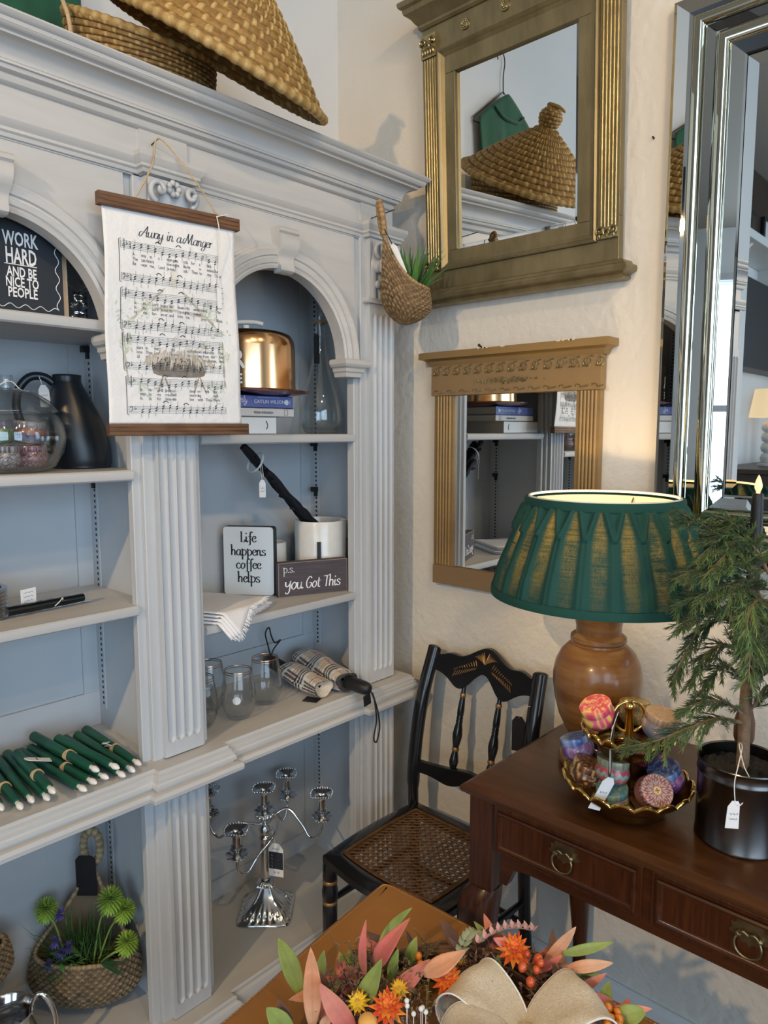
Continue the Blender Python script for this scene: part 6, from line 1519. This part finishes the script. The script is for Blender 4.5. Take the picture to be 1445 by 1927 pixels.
def spray(pts, seed, dens=1.0, wid=.055, tone=1.0):
    random.seed(seed); P_ = cr(pts, 8); n = len(P_); L = sum((P_[i+1]-P_[i]).length for i in range(n-1))
    mb = MB(); g0 = (.20, .13, .08)
    mb.tube(P_, [.0030*(1-.75*i/n) for i in range(n)], 5, col=g0)
    nt_ = int(L/.0062*dens)
    for k in range(nt_):
        t = .10+.90*k/nt_; q = t*(n-1); i = min(int(q), n-2); p = P_[i].lerp(P_[i+1], q-i); d = (P_[i+1]-P_[i]).normalized()
        side = d.cross(UZ); side = side.normalized() if side.length > .05 else RX
        nn = side.cross(d); an = random.uniform(-.5, .5)+(0 if k % 2 else PI); o = side*cos(an)+nn*sin(an)
        w = wid*(1.05-.55*t)*random.uniform(.6, 1.15); td = (d*random.uniform(.6, 1.2)+o*random.uniform(.5, 1.0)+Vector((random.gauss(0, .15), random.gauss(0, .15), -.15))).normalized()
        g = tone*random.uniform(.65, 1.25); yl = random.uniform(.8, 1.15)
        c = (.13*g*yl, .195*g, .060*g)
        nn2 = 6
        tw = [p+td*w*j/nn2+Vector((0, 0, -.12*w*(j/nn2)**2)) for j in range(nn2+1)]
        mb.tube(tw, [.0010]*nn2+[.0004], 3, col=c)
        s2 = td.cross(nn if abs(td.dot(nn)) < .9 else UZ).normalized()
        for j in range(1, nn2+1):
            for sg in (-1, 1):
                for rep in (0, 1):
                    nd = (td*1.0+s2*sg*random.uniform(.2, .55)+nn*random.uniform(-.5, .5)).normalized(); l = random.uniform(.012, .020)*(1.1-.35*j/nn2)
                    a = tw[j]-td*w/nn2*.5*rep; e = a+nd*l; sd = nd.cross(UZ+RX*.3).normalized()*.00105
                    mb.add([a+sd, a-sd, e, a+nd*l*.5+nd.cross(sd).normalized()*.0008], [(0, 3, 2), (3, 1, 2), (0, 1, 3)], None, c)
    return mb
def L3(r, d, z): return RX*r+DX*d+UZ*z
SP = [ # right, depth, height above the desk top
 ([(-.004, 0, .200), (-.05, -.012, .212), (-.10, -.02, .200), (-.155, -.025, .180), (-.205, -.03, .172)], .050, .95),
 ([(-.003, 0, .215), (-.035, .0, .235), (-.075, -.01, .240), (-.110, -.015, .228)], .040, 1),
 ([(0, 0, .46), (-.04, -.01, .515), (-.085, -.015, .555), (-.135, -.02, .585)], .045, 1),
 ([(0, 0, .50), (-.035, -.01, .555), (-.07, .0, .575), (-.115, .0, .565)], .05, 1.05),
 ([(-.005, 0, .52), (-.03, 0, .560), (-.06, -.02, .545), (-.105, -.03, .500)], .05, 1.1),
 ([(0, 0, .44), (-.05, -.01, .478), (-.095, -.02, .480), (-.14, -.03, .463)], .05, 1),
 ([(0, 0, .40), (-.045, 0, .430), (-.09, 0, .425), (-.125, .0, .405)], .05, .95),
 ([(0, 0, .42), (-.03, -.03, .46), (-.055, -.05, .45), (-.068, -.06, .40)], .045, 1.15),
 ([(0, 0, .34), (-.04, .01, .375), (-.075, .02, .350), (-.10, .02, .300), (-.115, .02, .262)], .040, .7),
 ([(0, 0, .30), (-.035, .01, .330), (-.068, .01, .310), (-.088, .01, .265)], .040, .75),
 ([(0, 0, .26), (-.03, 0, .295), (-.055, 0, .285), (-.078, 0, .245)], .035, .8),
 ([(0, 0, .47), (-.008, 0, .515), (-.028, 0, .540), (-.060, 0, .545)], .042, 1.1),
 ([(0, 0, .37), (.03, 0, .405), (.055, -.01, .410), (.08, -.01, .385)], .042, 1.05),
 ([(0, 0, .34), (.035, -.01, .385), (.065, -.02, .385), (.09, -.03, .35)], .045, 1.1),
 ([(0, 0, .31), (.03, -.02, .35), (.055, -.03, .35), (.075, -.04, .31)], .045, 1.1),
 ([(0, 0, .32), (.03, -.01, .355), (.055, -.02, .345), (.072, -.03, .29)], .05, 1.0),
 ([(0, 0, .26), (.025, -.01, .305), (.05, -.02, .30), (.07, -.03, .25)], .045, .95),
 ([(0, 0, .30), (.01, -.03, .345), (.02, -.055, .335), (.028, -.07, .285)], .045, 1.1),
 ([(0, 0, .37), (-.015, -.03, .40), (-.03, -.05, .385), (-.036, -.06, .33)], .045, 1.0),
 ([(0, 0, .21), (.02, -.005, .245), (.04, -.01, .255), (.06, -.015, .232)], .035, .95),
 ([(0, 0, .47), (.0, .03, .50), (-.01, .055, .49), (-.015, .07, .44)], .045, .85),
 ([(0, 0, .36), (.01, .03, .39), (.02, .055, .375), (.03, .07, .32)], .045, .8),
 ([(0, 0, .45), (-.02, -.02, .505), (-.045, -.03, .525), (-.075, -.03, .520)], .042, 1.15)]
SP2 = []
for k, (pp, wd, tone) in enumerate(SP):
    if k in (3, 4, 5, 6, 7, 12, 13, 14, 15, 16, 17, 18, 22): SP2.append(([(a*.9+.008, b-.03+.02*(k % 3), c-.028) for a, b, c in pp[:1]]+[(a*.92+.010*(1 if k % 2 else -1), b-.025, c-.030) for a, b, c in pp[1:]], wd, tone*1.08))
SP += SP2
SP = [([(a, b, c if c < .36 else .36+(c-.36)*.86) for a, b, c in pp], wd, tone) for pp, wd, tone in SP]
for k, (pp, wd, tone) in enumerate(SP):
    spray([L3(*p) for p in pp], 100+k, 1.45, wd*1.08, tone).build('cedar_spray', needle, tr_, 60)
price_tag(tr_, T(*(L3(-.040, -.060, .092)), rz=-rad(47.4), ry=rad(4)), .022, .042, 2)
mb = MB(); mb.tube(cr([L3(-.040, -.0605, .092), L3(-.042, -.059, .125), L3(-.034, -.052, .152), L3(-.018, -.03, .172), L3(-.010, -.004, .165), L3(-.016, -.035, .142), L3(-.014, -.060, .12), L3(-.030, -.0615, .092), L3(-.038, -.0610, .090)], 7), .0009, 5); mb.build('string', MAT['string_white'], tr_, 60)

# ------------------------------------------------------------------ black taper candle in its stick behind the tree
bc = thing('candlestick', 'tall dark wooden candlestick behind the cedar tree', 'candlestick', (1.405, .376, DZ+.0005))
dkw = addm('dark_turned_wood', (.10, .055, .03), .45, col2=(.15, .085, .045), var=9)
MB().lathe([(.001, 0), (.044, 0), (.046, .006), (.040, .014), (.020, .024), (.013, .04), (.012, .09), (.018, .11), (.018, .14), (.011, .17), (.010, .27), (.014, .30), (.011, .33), (.013, .352), (.018, .366), (.019, .376), (.0135, .378), (.0125, .37), (.001, .37)], 32).build('stick', dkw, bc, 40)
bk_ = thing('taper_candle', 'black taper candle with glowing amber flame tip standing behind the cedar tree', 'candle', (1.405, .376, DZ+.3715))
MB().lathe([(.001, 0), (.0118, 0), (.0118, .004), (.0112, .10), (.0100, .185), (.0092, .194), (.007, .197), (.001, .197)], 24).build('candle_body', MAT['black'], bk_, 40)
flm = addm('amber_flame', (1, .78, .45), .35, emit=((1, .62, .22), 1.6))
MB().lathe([(.001, .197), (.0034, .197), (.0036, .200), (.0062, .206), (.0066, .211), (.0050, .219), (.0024, .226), (.0004, .230)], 16).build('flame_tip', flm, bk_, 60)
# ------------------------------------------------------------------ leather topped table
TZ = .68
lt = thing('leather_table', 'tan leather covered table in front of the chair, carrying the autumn wreath', 'table', (.6, .22, FZ))
tO = Vector((.6, .22, FZ)); tT = Matrix.Translation(-tO)
lea = addm('tan_leather', (.26, .112, .020), .42, col2=(.36, .160, .034), var=3.5, bump=(130, .12, .001), roughvar=.08)
def lround(P_, r=.030, n=7):
    out = []; N_ = len(P_)
    for i in range(N_):
        a, b, c = Vector(P_[i-1]), Vector(P_[i]), Vector(P_[(i+1) % N_]); u = (a-b).normalized(); w = (c-b).normalized()
        p, q = b+u*r, b+w*r
        for k in range(n+1):
            t = k/n; out.append(p*(1-t)**2+b*2*t*(1-t)+q*t*t)
        m_ = max(3, int((c-b).length/.02))
        for k in range(1, m_): out.append(q.lerp(c+(b-c).normalized()*r, k/m_))
    return out
base = lround([(.915, .842), (.975, -.35), (.25, -.35), (.25, .765)][::-1])
cen = Vector((.6, .22)); n = len(base); mb = MB(); vs = []
LP = [(-.004, -.075), (0, -.030), (.001, -.014), (.004, -.005), (.010, -.0012), (.02, 0), (.06, .0008), (.16, 0)]
for o, z in LP:
    for i, p in enumerate(base):
        d = (base[(i+1) % n]-base[i-1]).normalized(); nr = Vector((-d.y, d.x)); nr = nr if nr.dot(cen-p) > 0 else -nr
        w_ = .004*sin(i*.33)+.003*sin(i*.13+1)
        q = p+nr*(o+(w_ if z < -.01 else w_*.4)); vs.append((q.x, q.y, TZ+z+(.004*sin(i*.21) if z < -.06 else 0)))
fs = []
for s_ in range(len(LP)-1):
    for i in range(n): j = (i+1) % n; fs.append((s_*n+i, s_*n+j, (s_+1)*n+j, (s_+1)*n+i))
fs.append(tuple(range((len(LP)-1)*n, len(LP)*n)))
mb.add(vs, fs, tT); top = mb.build('leather_cover', lea, lt, 60)
stm = addm('tan_thread', (.50, .28, .10), .8); mb = MB()
for i in range(0, n):
    p = base[i]; d = (base[(i+1) % n]-base[i-1]).normalized(); nr = Vector((-d.y, d.x)); nr = nr if nr.dot(cen-p) > 0 else -nr
    for k in (0, .33, .66):
        q = p.lerp(base[(i+1) % n], k)+nr*.012
        if (q-Vector((.9, .8))).length < .75: mb.tube([(q.x, q.y, TZ-.0008), (q.x+d.x*.0042, q.y+d.y*.0042, TZ-.0006)], .0006, 4, M=tT)
mb.build('stitching', stm, top)
MB().prism([(.27, -.33), (.955, -.33), (.90, .815), (.27, .745)], TZ-.03, TZ-.003, 'z', tT).build('table_board', wood_rail, lt)
for x, y in ((.31, -.28), (.91, -.28), (.855, .755), (.31, .69)):
    MB().lathe([(.001, FZ), (.018, FZ), (.024, FZ+.3), (.028, TZ-.1), (.030, TZ-.03), (.001, TZ-.03)], 20, M=tT @ T(x, y, 0)).build('leg', wood_rail, lt, 40)

# ------------------------------------------------------------------ autumn wreath with burlap bow
wr = thing('autumn_wreath', 'autumn wreath of coral leaves, orange daisies and a burlap bow on the leather table', 'wreath', (.68, .48, TZ+.002))
wO = Vector((.68, .48, TZ+.002)); wT = Matrix.Translation(-wO)
LV = [
('G',(0.603,0.714,0.725),(0.593,0.749,0.785),0.022),
('G',(0.635,0.707,0.730),(0.629,0.693,0.775),0.013),
('G',(0.639,0.634,0.735),(0.649,0.601,0.800),0.023),
('G',(0.713,0.667,0.760),(0.755,0.638,0.800),0.011),
('G',(0.690,0.622,0.740),(0.697,0.614,0.780),0.012),
('G',(0.732,0.623,0.740),(0.738,0.615,0.775),0.016),
('G',(0.553,0.671,0.720),(0.529,0.695,0.750),0.022),
('G',(0.870,0.454,0.770),(0.921,0.401,0.775),0.012),
('G',(0.852,0.366,0.730),(0.878,0.333,0.735),0.022),
('G',(0.809,0.517,0.740),(0.803,0.518,0.760),0.008),
('P',(0.575,0.658,0.725),(0.581,0.666,0.820),0.021),
('P',(0.700,0.571,0.775),(0.750,0.535,0.790),0.022),
('P',(0.858,0.478,0.745),(0.881,0.440,0.800),0.014),
('P',(0.864,0.445,0.755),(0.900,0.391,0.760),0.014),
('P',(0.850,0.444,0.740),(0.864,0.429,0.750),0.008),
('P',(0.574,0.640,0.730),(0.579,0.630,0.745),0.012),
('K',(0.670,0.652,0.745),(0.671,0.651,0.820),0.010),
('K',(0.690,0.654,0.745),(0.737,0.626,0.800),0.023),
('K',(0.658,0.614,0.735),(0.716,0.573,0.775),0.020),
('K',(0.606,0.610,0.730),(0.576,0.645,0.785),0.023),
('K',(0.853,0.495,0.750),(0.816,0.536,0.770),0.021),
('K',(0.853,0.365,0.720),(0.803,0.398,0.750),0.018),
('K',(0.878,0.370,0.725),(0.831,0.407,0.750),0.011),
('K',(0.843,0.478,0.745),(0.865,0.451,0.760),0.010),
('B',(0.611,0.682,0.725),(0.619,0.689,0.750),0.020),
('B',(0.851,0.438,0.735),(0.843,0.455,0.760),0.010),
('B',(0.563,0.686,0.720),(0.556,0.706,0.740),0.013),
('B',(0.854,0.405,0.720),(0.834,0.422,0.735),0.011),
('B',(0.737,0.602,0.740),(0.743,0.639,0.770),0.009),
('B',(0.789,0.561,0.745),(0.779,0.589,0.765),0.008),
]
FL = [
('O',(0.635,0.577,0.745),0.023),
('O',(0.726,0.548,0.745),0.022),
('O',(0.831,0.510,0.750),0.024),
('Y',(0.621,0.619,0.740),0.018),
('Y',(0.675,0.593,0.740),0.015),
('Y',(0.774,0.562,0.740),0.008),
('O',(0.739,0.553,0.745),0.012),
('A',(0.610,0.589,0.740),0.014),
('C',(0.814,0.401,0.725),0.013),
]

twig = addm('grapevine', (.12, .065, .035), .85, col2=(.18, .10, .055), var=60)
random.seed(77); mb = MB()
for k in range(14):
    ph = random.uniform(0, 6.28); rr0 = .185+random.uniform(-.022, .022); zz = .022+random.uniform(-.010, .012)
    mb.tube([((rr0+.010*sin(3*a+ph))*cos(a), (rr0+.010*sin(3*a+ph))*sin(a), zz+.008*cos(4*a+ph)) for a in [2*PI*i/60 for i in range(60)]], .0042, 6, True)
mb.build('grapevine_ring', twig, wr, 60)
leafm = addm('silk_leaf', (1, 1, 1), .55, vcol=True, var=40, col2=(.80, .78, .74), sheen=.2)
LC = {'G': ((.21, .28, .055), (.29, .36, .09)), 'P': ((.72, .32, .17), (.74, .42, .26)), 'K': ((.60, .14, .12), (.66, .24, .17)), 'B': ((.12, .055, .045), (.17, .09, .06))}
LN = {'G': 'green leaf', 'P': 'peach leaf', 'K': 'coral leaf', 'B': 'dark brown leaf'}
def leaf(A, B, w, c0, c1, seed, roll=0, curl=0.0):
    random.seed(seed); A, B = Vector(A), Vector(B); d = B-A; L = d.length; d.normalize()
    view = (Vector((0, 0, 1.5))-(A+B)/2).normalized()          # blades fan outwards and upwards from the ring
    s_ = d.cross(Vector((-.55, -.45, .70)).normalized()).normalized(); nn = s_.cross(d).normalized()
    M3 = Matrix.Rotation(roll, 3, d); s_ = M3 @ s_; nn = M3 @ nn
    mb = MB(); k = random.uniform(-.10, .10); kk = random.uniform(-.10, .14)+curl
    def f(u, v):
        x = 2*u-1; ww = w*.5*(sin(PI*min(1, .04+v*.96)**.85))**.8*(1 if v < .98 else .2)
        tw = .5*curl*v*PI
        off = s_*(x*ww*cos(tw))+nn*(x*ww*sin(tw)+.20*ww*(x*x-.5)+kk*L*sin(v*PI)*.6)+s_*(k*L*v*(1-v)*2)
        return A+d*L*v+off
    def c(u, v):
        x = abs(2*u-1); q = .5+.5*sin(v*4+seed); g = .92 if x < .08 else 1.04
        return tuple((c0[i]*(1-q)+c1[i]*q)*g for i in range(3))
    mb.grid(f, 9, 16, M=wT, col=c); return mb
for k, (t, A, B, w_) in enumerate(LV):
    A = (A[0], A[1], A[2]-.012)
    o = leaf(A, B, w_*1.15, *LC[t], 300+k, 0, .5 if k in (17, 11) else .15*((k % 3)-1)).build('leaf', leafm, wr, 179); o['label'] = LN[t]
    q = o.modifiers.new('t', 'SOLIDIFY'); q.thickness = .0009
random.seed(55)
for k in range(34):      # the rest of the ring, towards and beyond the picture's lower edge
    a = random.uniform(2.0, 5.9)-PI/4*0; a = rad(42.6)+PI/2+.9+(2*PI-1.8-PI)*0+random.uniform(.2, 2*PI-PI-.1) if k % 2 else rad(42.6)+random.choice([1.25, -1.25])+random.uniform(-.35, .35)
    A = Vector((.68+.185*cos(a), .48+.185*sin(a), TZ+.035)); o_ = Vector((cos(a), sin(a), 0)); tn = Vector((-sin(a), cos(a), 0))*random.choice([-1, 1])
    B = A+o_*random.uniform(.02, .07)+tn*random.uniform(.02, .07)+Vector((0, 0, random.uniform(-.008, .03))); t = random.choice('GGPKKB')
    o = leaf(A, B, random.uniform(.014, .022), *LC[t], 900+k).build('leaf', leafm, wr, 179); o['label'] = LN[t]
random.seed(88)
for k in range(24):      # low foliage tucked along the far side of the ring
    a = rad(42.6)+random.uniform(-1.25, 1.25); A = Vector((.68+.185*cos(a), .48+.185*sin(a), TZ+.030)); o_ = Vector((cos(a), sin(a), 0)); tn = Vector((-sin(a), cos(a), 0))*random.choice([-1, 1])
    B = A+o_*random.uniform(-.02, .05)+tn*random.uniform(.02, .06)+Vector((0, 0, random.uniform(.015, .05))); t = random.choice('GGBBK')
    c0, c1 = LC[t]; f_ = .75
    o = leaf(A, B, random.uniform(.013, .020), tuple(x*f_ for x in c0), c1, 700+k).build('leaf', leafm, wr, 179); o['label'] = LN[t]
# fillers
seedm = addm('dried_filler', (1, 1, 1), .8, vcol=True); random.seed(66)
def filler(c, n, sp, cols, up=.045, name='dried_sprig'):
    mb = MB(); c = Vector(c)
    for i in range(n):
        b = c+Vector((max(-1.6*sp, min(1.6*sp, random.gauss(0, sp))), max(-1.6*sp, min(1.6*sp, random.gauss(0, sp))), -.02)); d = Vector((random.gauss(0, .45), random.gauss(0, .45), 1)).normalized(); L = random.uniform(.4, 1.1)*up; cc = random.choice(cols)
        mb.tube([b, b+d*L*.6, b+d*L], [.0008, .0007, .0004], 4, M=wT, col=tuple(x*.7 for x in cc))
        for j in range(7):
            p = b+d*L*(.35+.65*j/6); e = Vector((random.gauss(0, 1), random.gauss(0, 1), random.gauss(.2, .6))).normalized()
            blade(mb, p, e, random.uniform(.004, .009), .0032, .1, 4, cc); 
            for q in range(-12, 0): mb.v[q] = tuple(wT @ Vector(mb.v[q]))
    mb.build(name, seedm, wr, 179)
mauve = [(.22, .12, .11), (.28, .16, .14), (.18, .09, .08)]; olive = [(.20, .16, .07), (.26, .20, .10), (.14, .12, .05)]
filler((.634, .657, .735), 34, .018, mauve, .055); filler((.777, .540, .735), 40, .022, mauve, .045); filler((.70, .60, .735), 46, .030, olive, .045); filler((.60, .60, .725), 36, .026, olive, .035)
filler((.83, .44, .73), 44, .026, mauve, .035); filler((.655, .66, .74), 12, .014, olive, .07); filler((.76, .60, .735), 12, .022, olive, .065); filler((.845, .47, .735), 10, .02, olive, .05); filler((.74, .52, .725), 40, .03, mauve, .03); filler((.65, .59, .73), 50, .03, mauve, .035)
mb = MB()
for k in range(9):    # eucalyptus spray
    p = Vector((.772+.052*k/8, .566+.0*k, .745+.022*sin(k/8*PI))); 
    for sg in (-1, 1): blade(mb, p, Vector((.4+.1*k, sg*.7+.2, .5)), .017, .013, .2, 6, (.36, .42, .28))
mb.v = [tuple(wT @ Vector(v)) for v in mb.v]; mb.build('eucalyptus_sprig', leafm, wr, 179)
mb = MB()
mb.tube([wT @ Vector((.80+.075*k/8, .550-.045*k/8, .765+.012*sin(k/8*PI))) for k in range(9)], .0009, 5, col=(.3, .18, .15))
for k in range(9):
    p = wT @ Vector((.80+.075*k/8, .550-.045*k/8, .765+.012*sin(k/8*PI)))
    for sg in (-1, 1): blade(mb, p, Vector((.3, sg*.5, .8)), .013, .010, .1, 6, (.60, .33, .30))
mb.build('pink_sprig', leafm, wr, 179)
petm = addm('silk_petal', (1, 1, 1), .6, vcol=True, sheen=.2)
def daisy(c, r, cols, cen, layers=3, name='daisy', tilt=(-.35, -.30, .88)):
    mb = MB(); c = Vector(c); nrm = Vector(tilt).normalized(); x = nrm.orthogonal().normalized(); y = nrm.cross(x); n = 13
    for l in range(layers):
        for i in range(n):
            a = 2*PI*(i+.5*l)/n; d = x*cos(a)+y*sin(a)+nrm*(.12+.38*l); col = random.choice(cols); j0 = len(mb.v)
            blade(mb, c+nrm*.003*l, d, r*(1-.2*l)*random.uniform(.88, 1.08), r*.50, .06, 6, col, up=nrm)
    mb.ball(c+nrm*.004, r*.26, 14, 8, (1, 1, .6), col=cen)
    mb.v = [tuple(wT @ Vector(v)) for v in mb.v]; return mb.build(name, petm, wr, 179)
ORG = [(.74, .11, .008), (.80, .18, .012), (.62, .06, .008), (.80, .24, .02)]; YEL = [(.80, .52, .02), (.78, .44, .015)]
for t, c, r in FL:
    if t == 'O': daisy((c[0], c[1], c[2]+.006), r*1.15, ORG, (.30, .10, .02), 4)['label'] = 'orange daisy'
    elif t == 'Y': daisy((c[0], c[1], c[2]+.004), r*1.0, YEL, (.60, .36, .04), 2)['label'] = 'yellow daisy'
    elif t == 'A': tag(MB().ball(wT @ Vector(c), .013, 20, 12, (1, 1, .8), col=(.80, .42, .10)).build('gourd', petm, wr, 60), 'small yellow orange gourd')
    else: tag(MB().lathe([(.001, 0), (.012, 0), (.0135, .003), (.012, .006), (.001, .006)], 24, M=wT @ T(*c, rx=.9, rz=-.8), col=(.78, .30, .03)).build('citrus_slice', petm, wr, 60), 'orange citrus slice')
bem = addm('berry_red', (.55, .085, .02), .25, coat=.5); bo_m = addm('berry_orange', (.70, .22, .02), .3, coat=.4)
for (c, n, m_, sp) in (((.822, .468, .758), 9, bem, .017), ((.835, .372, .735), 14, bo_m, .018), ((.655, .556, .748), 0, bem, .01), ((.733, .605, .755), 2, bo_m, .006)):
    for i in range(n):
        p = wT @ Vector((c[0]+random.gauss(0, sp), c[1]+random.gauss(0, sp), c[2]+random.uniform(-.012, .014))); MB().ball(p, random.uniform(.0048, .0066), 12, 8, (1, 1, 1.12)).build('berry', m_, wr, 60)
for i in range(6):
    p = Vector((.655+random.gauss(0, .010), .552+random.gauss(0, .010), .752+random.uniform(-.006, .014))); mb = MB(); mb.tube([wT @ (p+Vector((0, 0, -.03))), wT @ p], .0006, 4); mb.ball(wT @ p, .0034, 8, 6); mb.build('cream_pip', MAT['string_white'], wr, 60)
bur = addm('burlap', (.55, .46, .34), .9, col2=(.65, .56, .42), var=260, bump=(420, .7, .002), sheen=.2)
_bt = bur.node_tree; _w = None
def loop(c, out, h, wd, lx, name='bow_loop', open_=.5):
    """ribbon loop: leaves the knot c, arcs over and returns; lx across the ribbon"""
    c = Vector(c); out = Vector(out).normalized(); lx = Vector(lx).normalized(); up = Vector((0, 0, 1))
    mb = MB()
    P_ = cr([c+up*.004, c+out*h*.35+up*h*.42, c+out*h*.85+up*h*.62, c+out*h*1.12+up*h*.36, c+out*h*1.02+up*h*.02, c+out*h*.55-up*h*.10, c+out*.01-up*.006], 7); n = len(P_)
    def f(u, v):
        i = min(int(v*(n-1)), n-2); p = P_[i].lerp(P_[i+1], v*(n-1)-i); k = .30+.70*sin(PI*v)**.6; x = (u-.5)*wd*k
        rip = .004*sin(v*13+u*3)*sin(PI*u)+.0035*nz(u*3, v*5, h*40)
        return wT @ (p+lx*x+up*(rip-.10*abs(x)))
    o = mb.grid(f, 22, 44).build(name, bur, wr, 179); q = o.modifiers.new('t', 'SOLIDIFY'); q.thickness = .0011
    e = MB()
    for u in (0, 1): e.tube([f(u, v/40) for v in range(41)], .0013, 5)
    e.build('wired_edge', MAT['string_white'], o, 60); return o
bcx = Vector((.742, .434, .708)); RXv = Vector((.677, -.736, 0)); DXv = Vector((.736, .677, 0))
loop(bcx, -RXv*.80+DXv*.75, .098, .092, RXv*.72+DXv*.72); loop(bcx, RXv*.95+DXv*.35, .098, .092, RXv*-.35+DXv*.95)
loop(bcx, -RXv*1.0-DXv*.25, .090, .08, RXv*.2-DXv*.9); loop(bcx, RXv*.9-DXv*.7, .085, .08, RXv*.6+DXv*.8); loop(bcx, -RXv*.2-DXv*1, .085, .08, RXv)
tag(MB().ball(wT @ (bcx+Vector((0, 0, .014))), .022, 16, 10, (1, 1, .75)).build('bow_knot', bur, wr, 60), 'burlap bow knot')
# ------------------------------------------------------------------ the rest of the shop, met in the mirrors
wht = addm('white_gloss', (.72, .71, .68), .4); drk = addm('dark_walnut', (.035, .022, .016), .4, col2=(.06, .038, .026), var=6)
sb = thing('sideboard', 'dark walnut sideboard along the back wall beyond the bookcase', 'sideboard', (-2.7, 1.40, FZ))
MB().box(-.95, .95, -.20, .22, .08, 1.18).build('body', drk, sb, None, .004); MB().box(-.98, .98, -.22, .235, 1.18, 1.21).build('top', drk, sb, None, .004)
for x in (-.9, .9):
    for y in (-.17, .17): MB().box(x-.03, x+.03, y-.03, y+.03, 0, .08).build('leg', drk, sb)
for k in range(3): d = MB().box(-.92+.62*k, -.34+.62*k, -.208, -.20, .14, 1.12).build('door', drk, sb, None, .003); MB().ball((-.40+.62*k, -.22, .66), .012).build('knob', brass, d, 60)
shf = thing('wall_shelf', 'long white wall shelf with dark frames above the walnut sideboard', 'shelf', (-2.7, 1.60, 2.66))
MB().box(-1.1, 1.1, -.20, .045, 0, .05).build('board', wht, shf, None, .003)
for x in (-.9, 0, .9): MB().prism([(0, -.18), (.05, -.18), (.05, 0), (-.16, 0)], x-.02, x+.02, 'x').build('bracket', wht, shf)
random.seed(4)
for k in range(5):
    t = thing('picture_frame', ['small', 'wide', 'narrow', 'square', 'tall'][k]+' dark picture frame leaning on the white wall shelf', 'picture frame', (-3.5+.42*k, 1.60, 2.711)); w_ = (.13, .18, .10, .15, .14)[k]; h_ = (.22, .24, .30, .28, .36)[k]
    MB().box(-w_, w_, -.012, .012, 0, h_).build('frame', MAT['black'], t, None, .003); MB().box(-w_+.03, w_-.03, -.0135, -.012, .03, h_-.03).build('picture', drk if k % 2 else wht, t)
wb = thing('black_cabinet', 'black open-fronted wall cabinet hung below the white wall shelf', 'cabinet', (-2.7, 1.60, 2.22)); MB().box(-1.2, 1.7, -.10, .045, -.30, .275).build('body', MAT['black'], wb, None, .003)
for k, x in enumerate((-3.3, -2.75, -2.25)):
    t = thing('bobbin_lamp', ['white bobbin base table lamp farthest along the sideboard', 'white bobbin base table lamp in the middle of the sideboard', 'white bobbin base table lamp at the bookcase end of the sideboard'][k], 'lamp', (x, 1.40, FZ+1.212), 0, 'white bobbin lamps')
    pr_ = [(.001, 0), (.06, 0), (.06, .015)]
    for q in range(4): pr_ += [(.022, .02+.07*q), (.040, .03+.07*q), (.048, .055+.07*q), (.040, .08+.07*q), (.022, .09+.07*q)]
    MB().lathe(pr_+[(.012, .31), (.012, .36), (.001, .36)], 24).build('base', wht, t, 60)
    shm = MAT.get('cream_shade') or addm('cream_shade', (.85, .70, .48), .8, emit=((1, .70, .38), .9))
    MB().lathe([(.13, .33), (.10, .52)], 32).build('shade', shm, t, 60)
wp = thing('wall_panel', 'dark stained wood panel on the back wall above the white wall shelf', 'panel', (-2.6, 1.645, 2.78)); MB().box(-1.4, 1.9, -.03, 0, 0, .50).build('board', drk, wp, None, .003)
# ceiling spots
spm = addm('spot_glow', (1, .85, .6), .4, emit=((1, .74, .42), 60))
for k, (p, aim, e) in enumerate(TRACKS):
    p = Vector(p); d = (Vector(aim)-p).normalized(); x = d.orthogonal().normalized(); M = basis((0, 0, 0), x, d.cross(x), d)
    t = thing('spot_light', 'black ceiling spot light ' + ['over the far end of the bookcase', 'aimed at the tall gilt mirror', 'aimed at the woven cone lid', 'over the desk'][k], 'light', p)
    MB().lathe([(.001, -.10), (.030, -.098), (.034, -.09), (.034, .02), (.031, .02), (.031, -.02), (.001, -.02)], 24, M=M).build('can', MAT['black'], t, 40)
    MB().lathe([(.001, -.010), (.024, -.012), (.028, -.018)], 20, M=M).build('lamp_glass', spm, t, 60)
    MB().tube([(0, 0, .0), (0, 0, CEIL-p.z)], .008, 8).build('stem', MAT['black'], t, 60)
    light('spot_beam', 'SPOT', p+d*.03, e, WARM, .035, aim=aim, spot=rad(62 if k == 0 else 70 if k == 2 else 95), blend=.7)
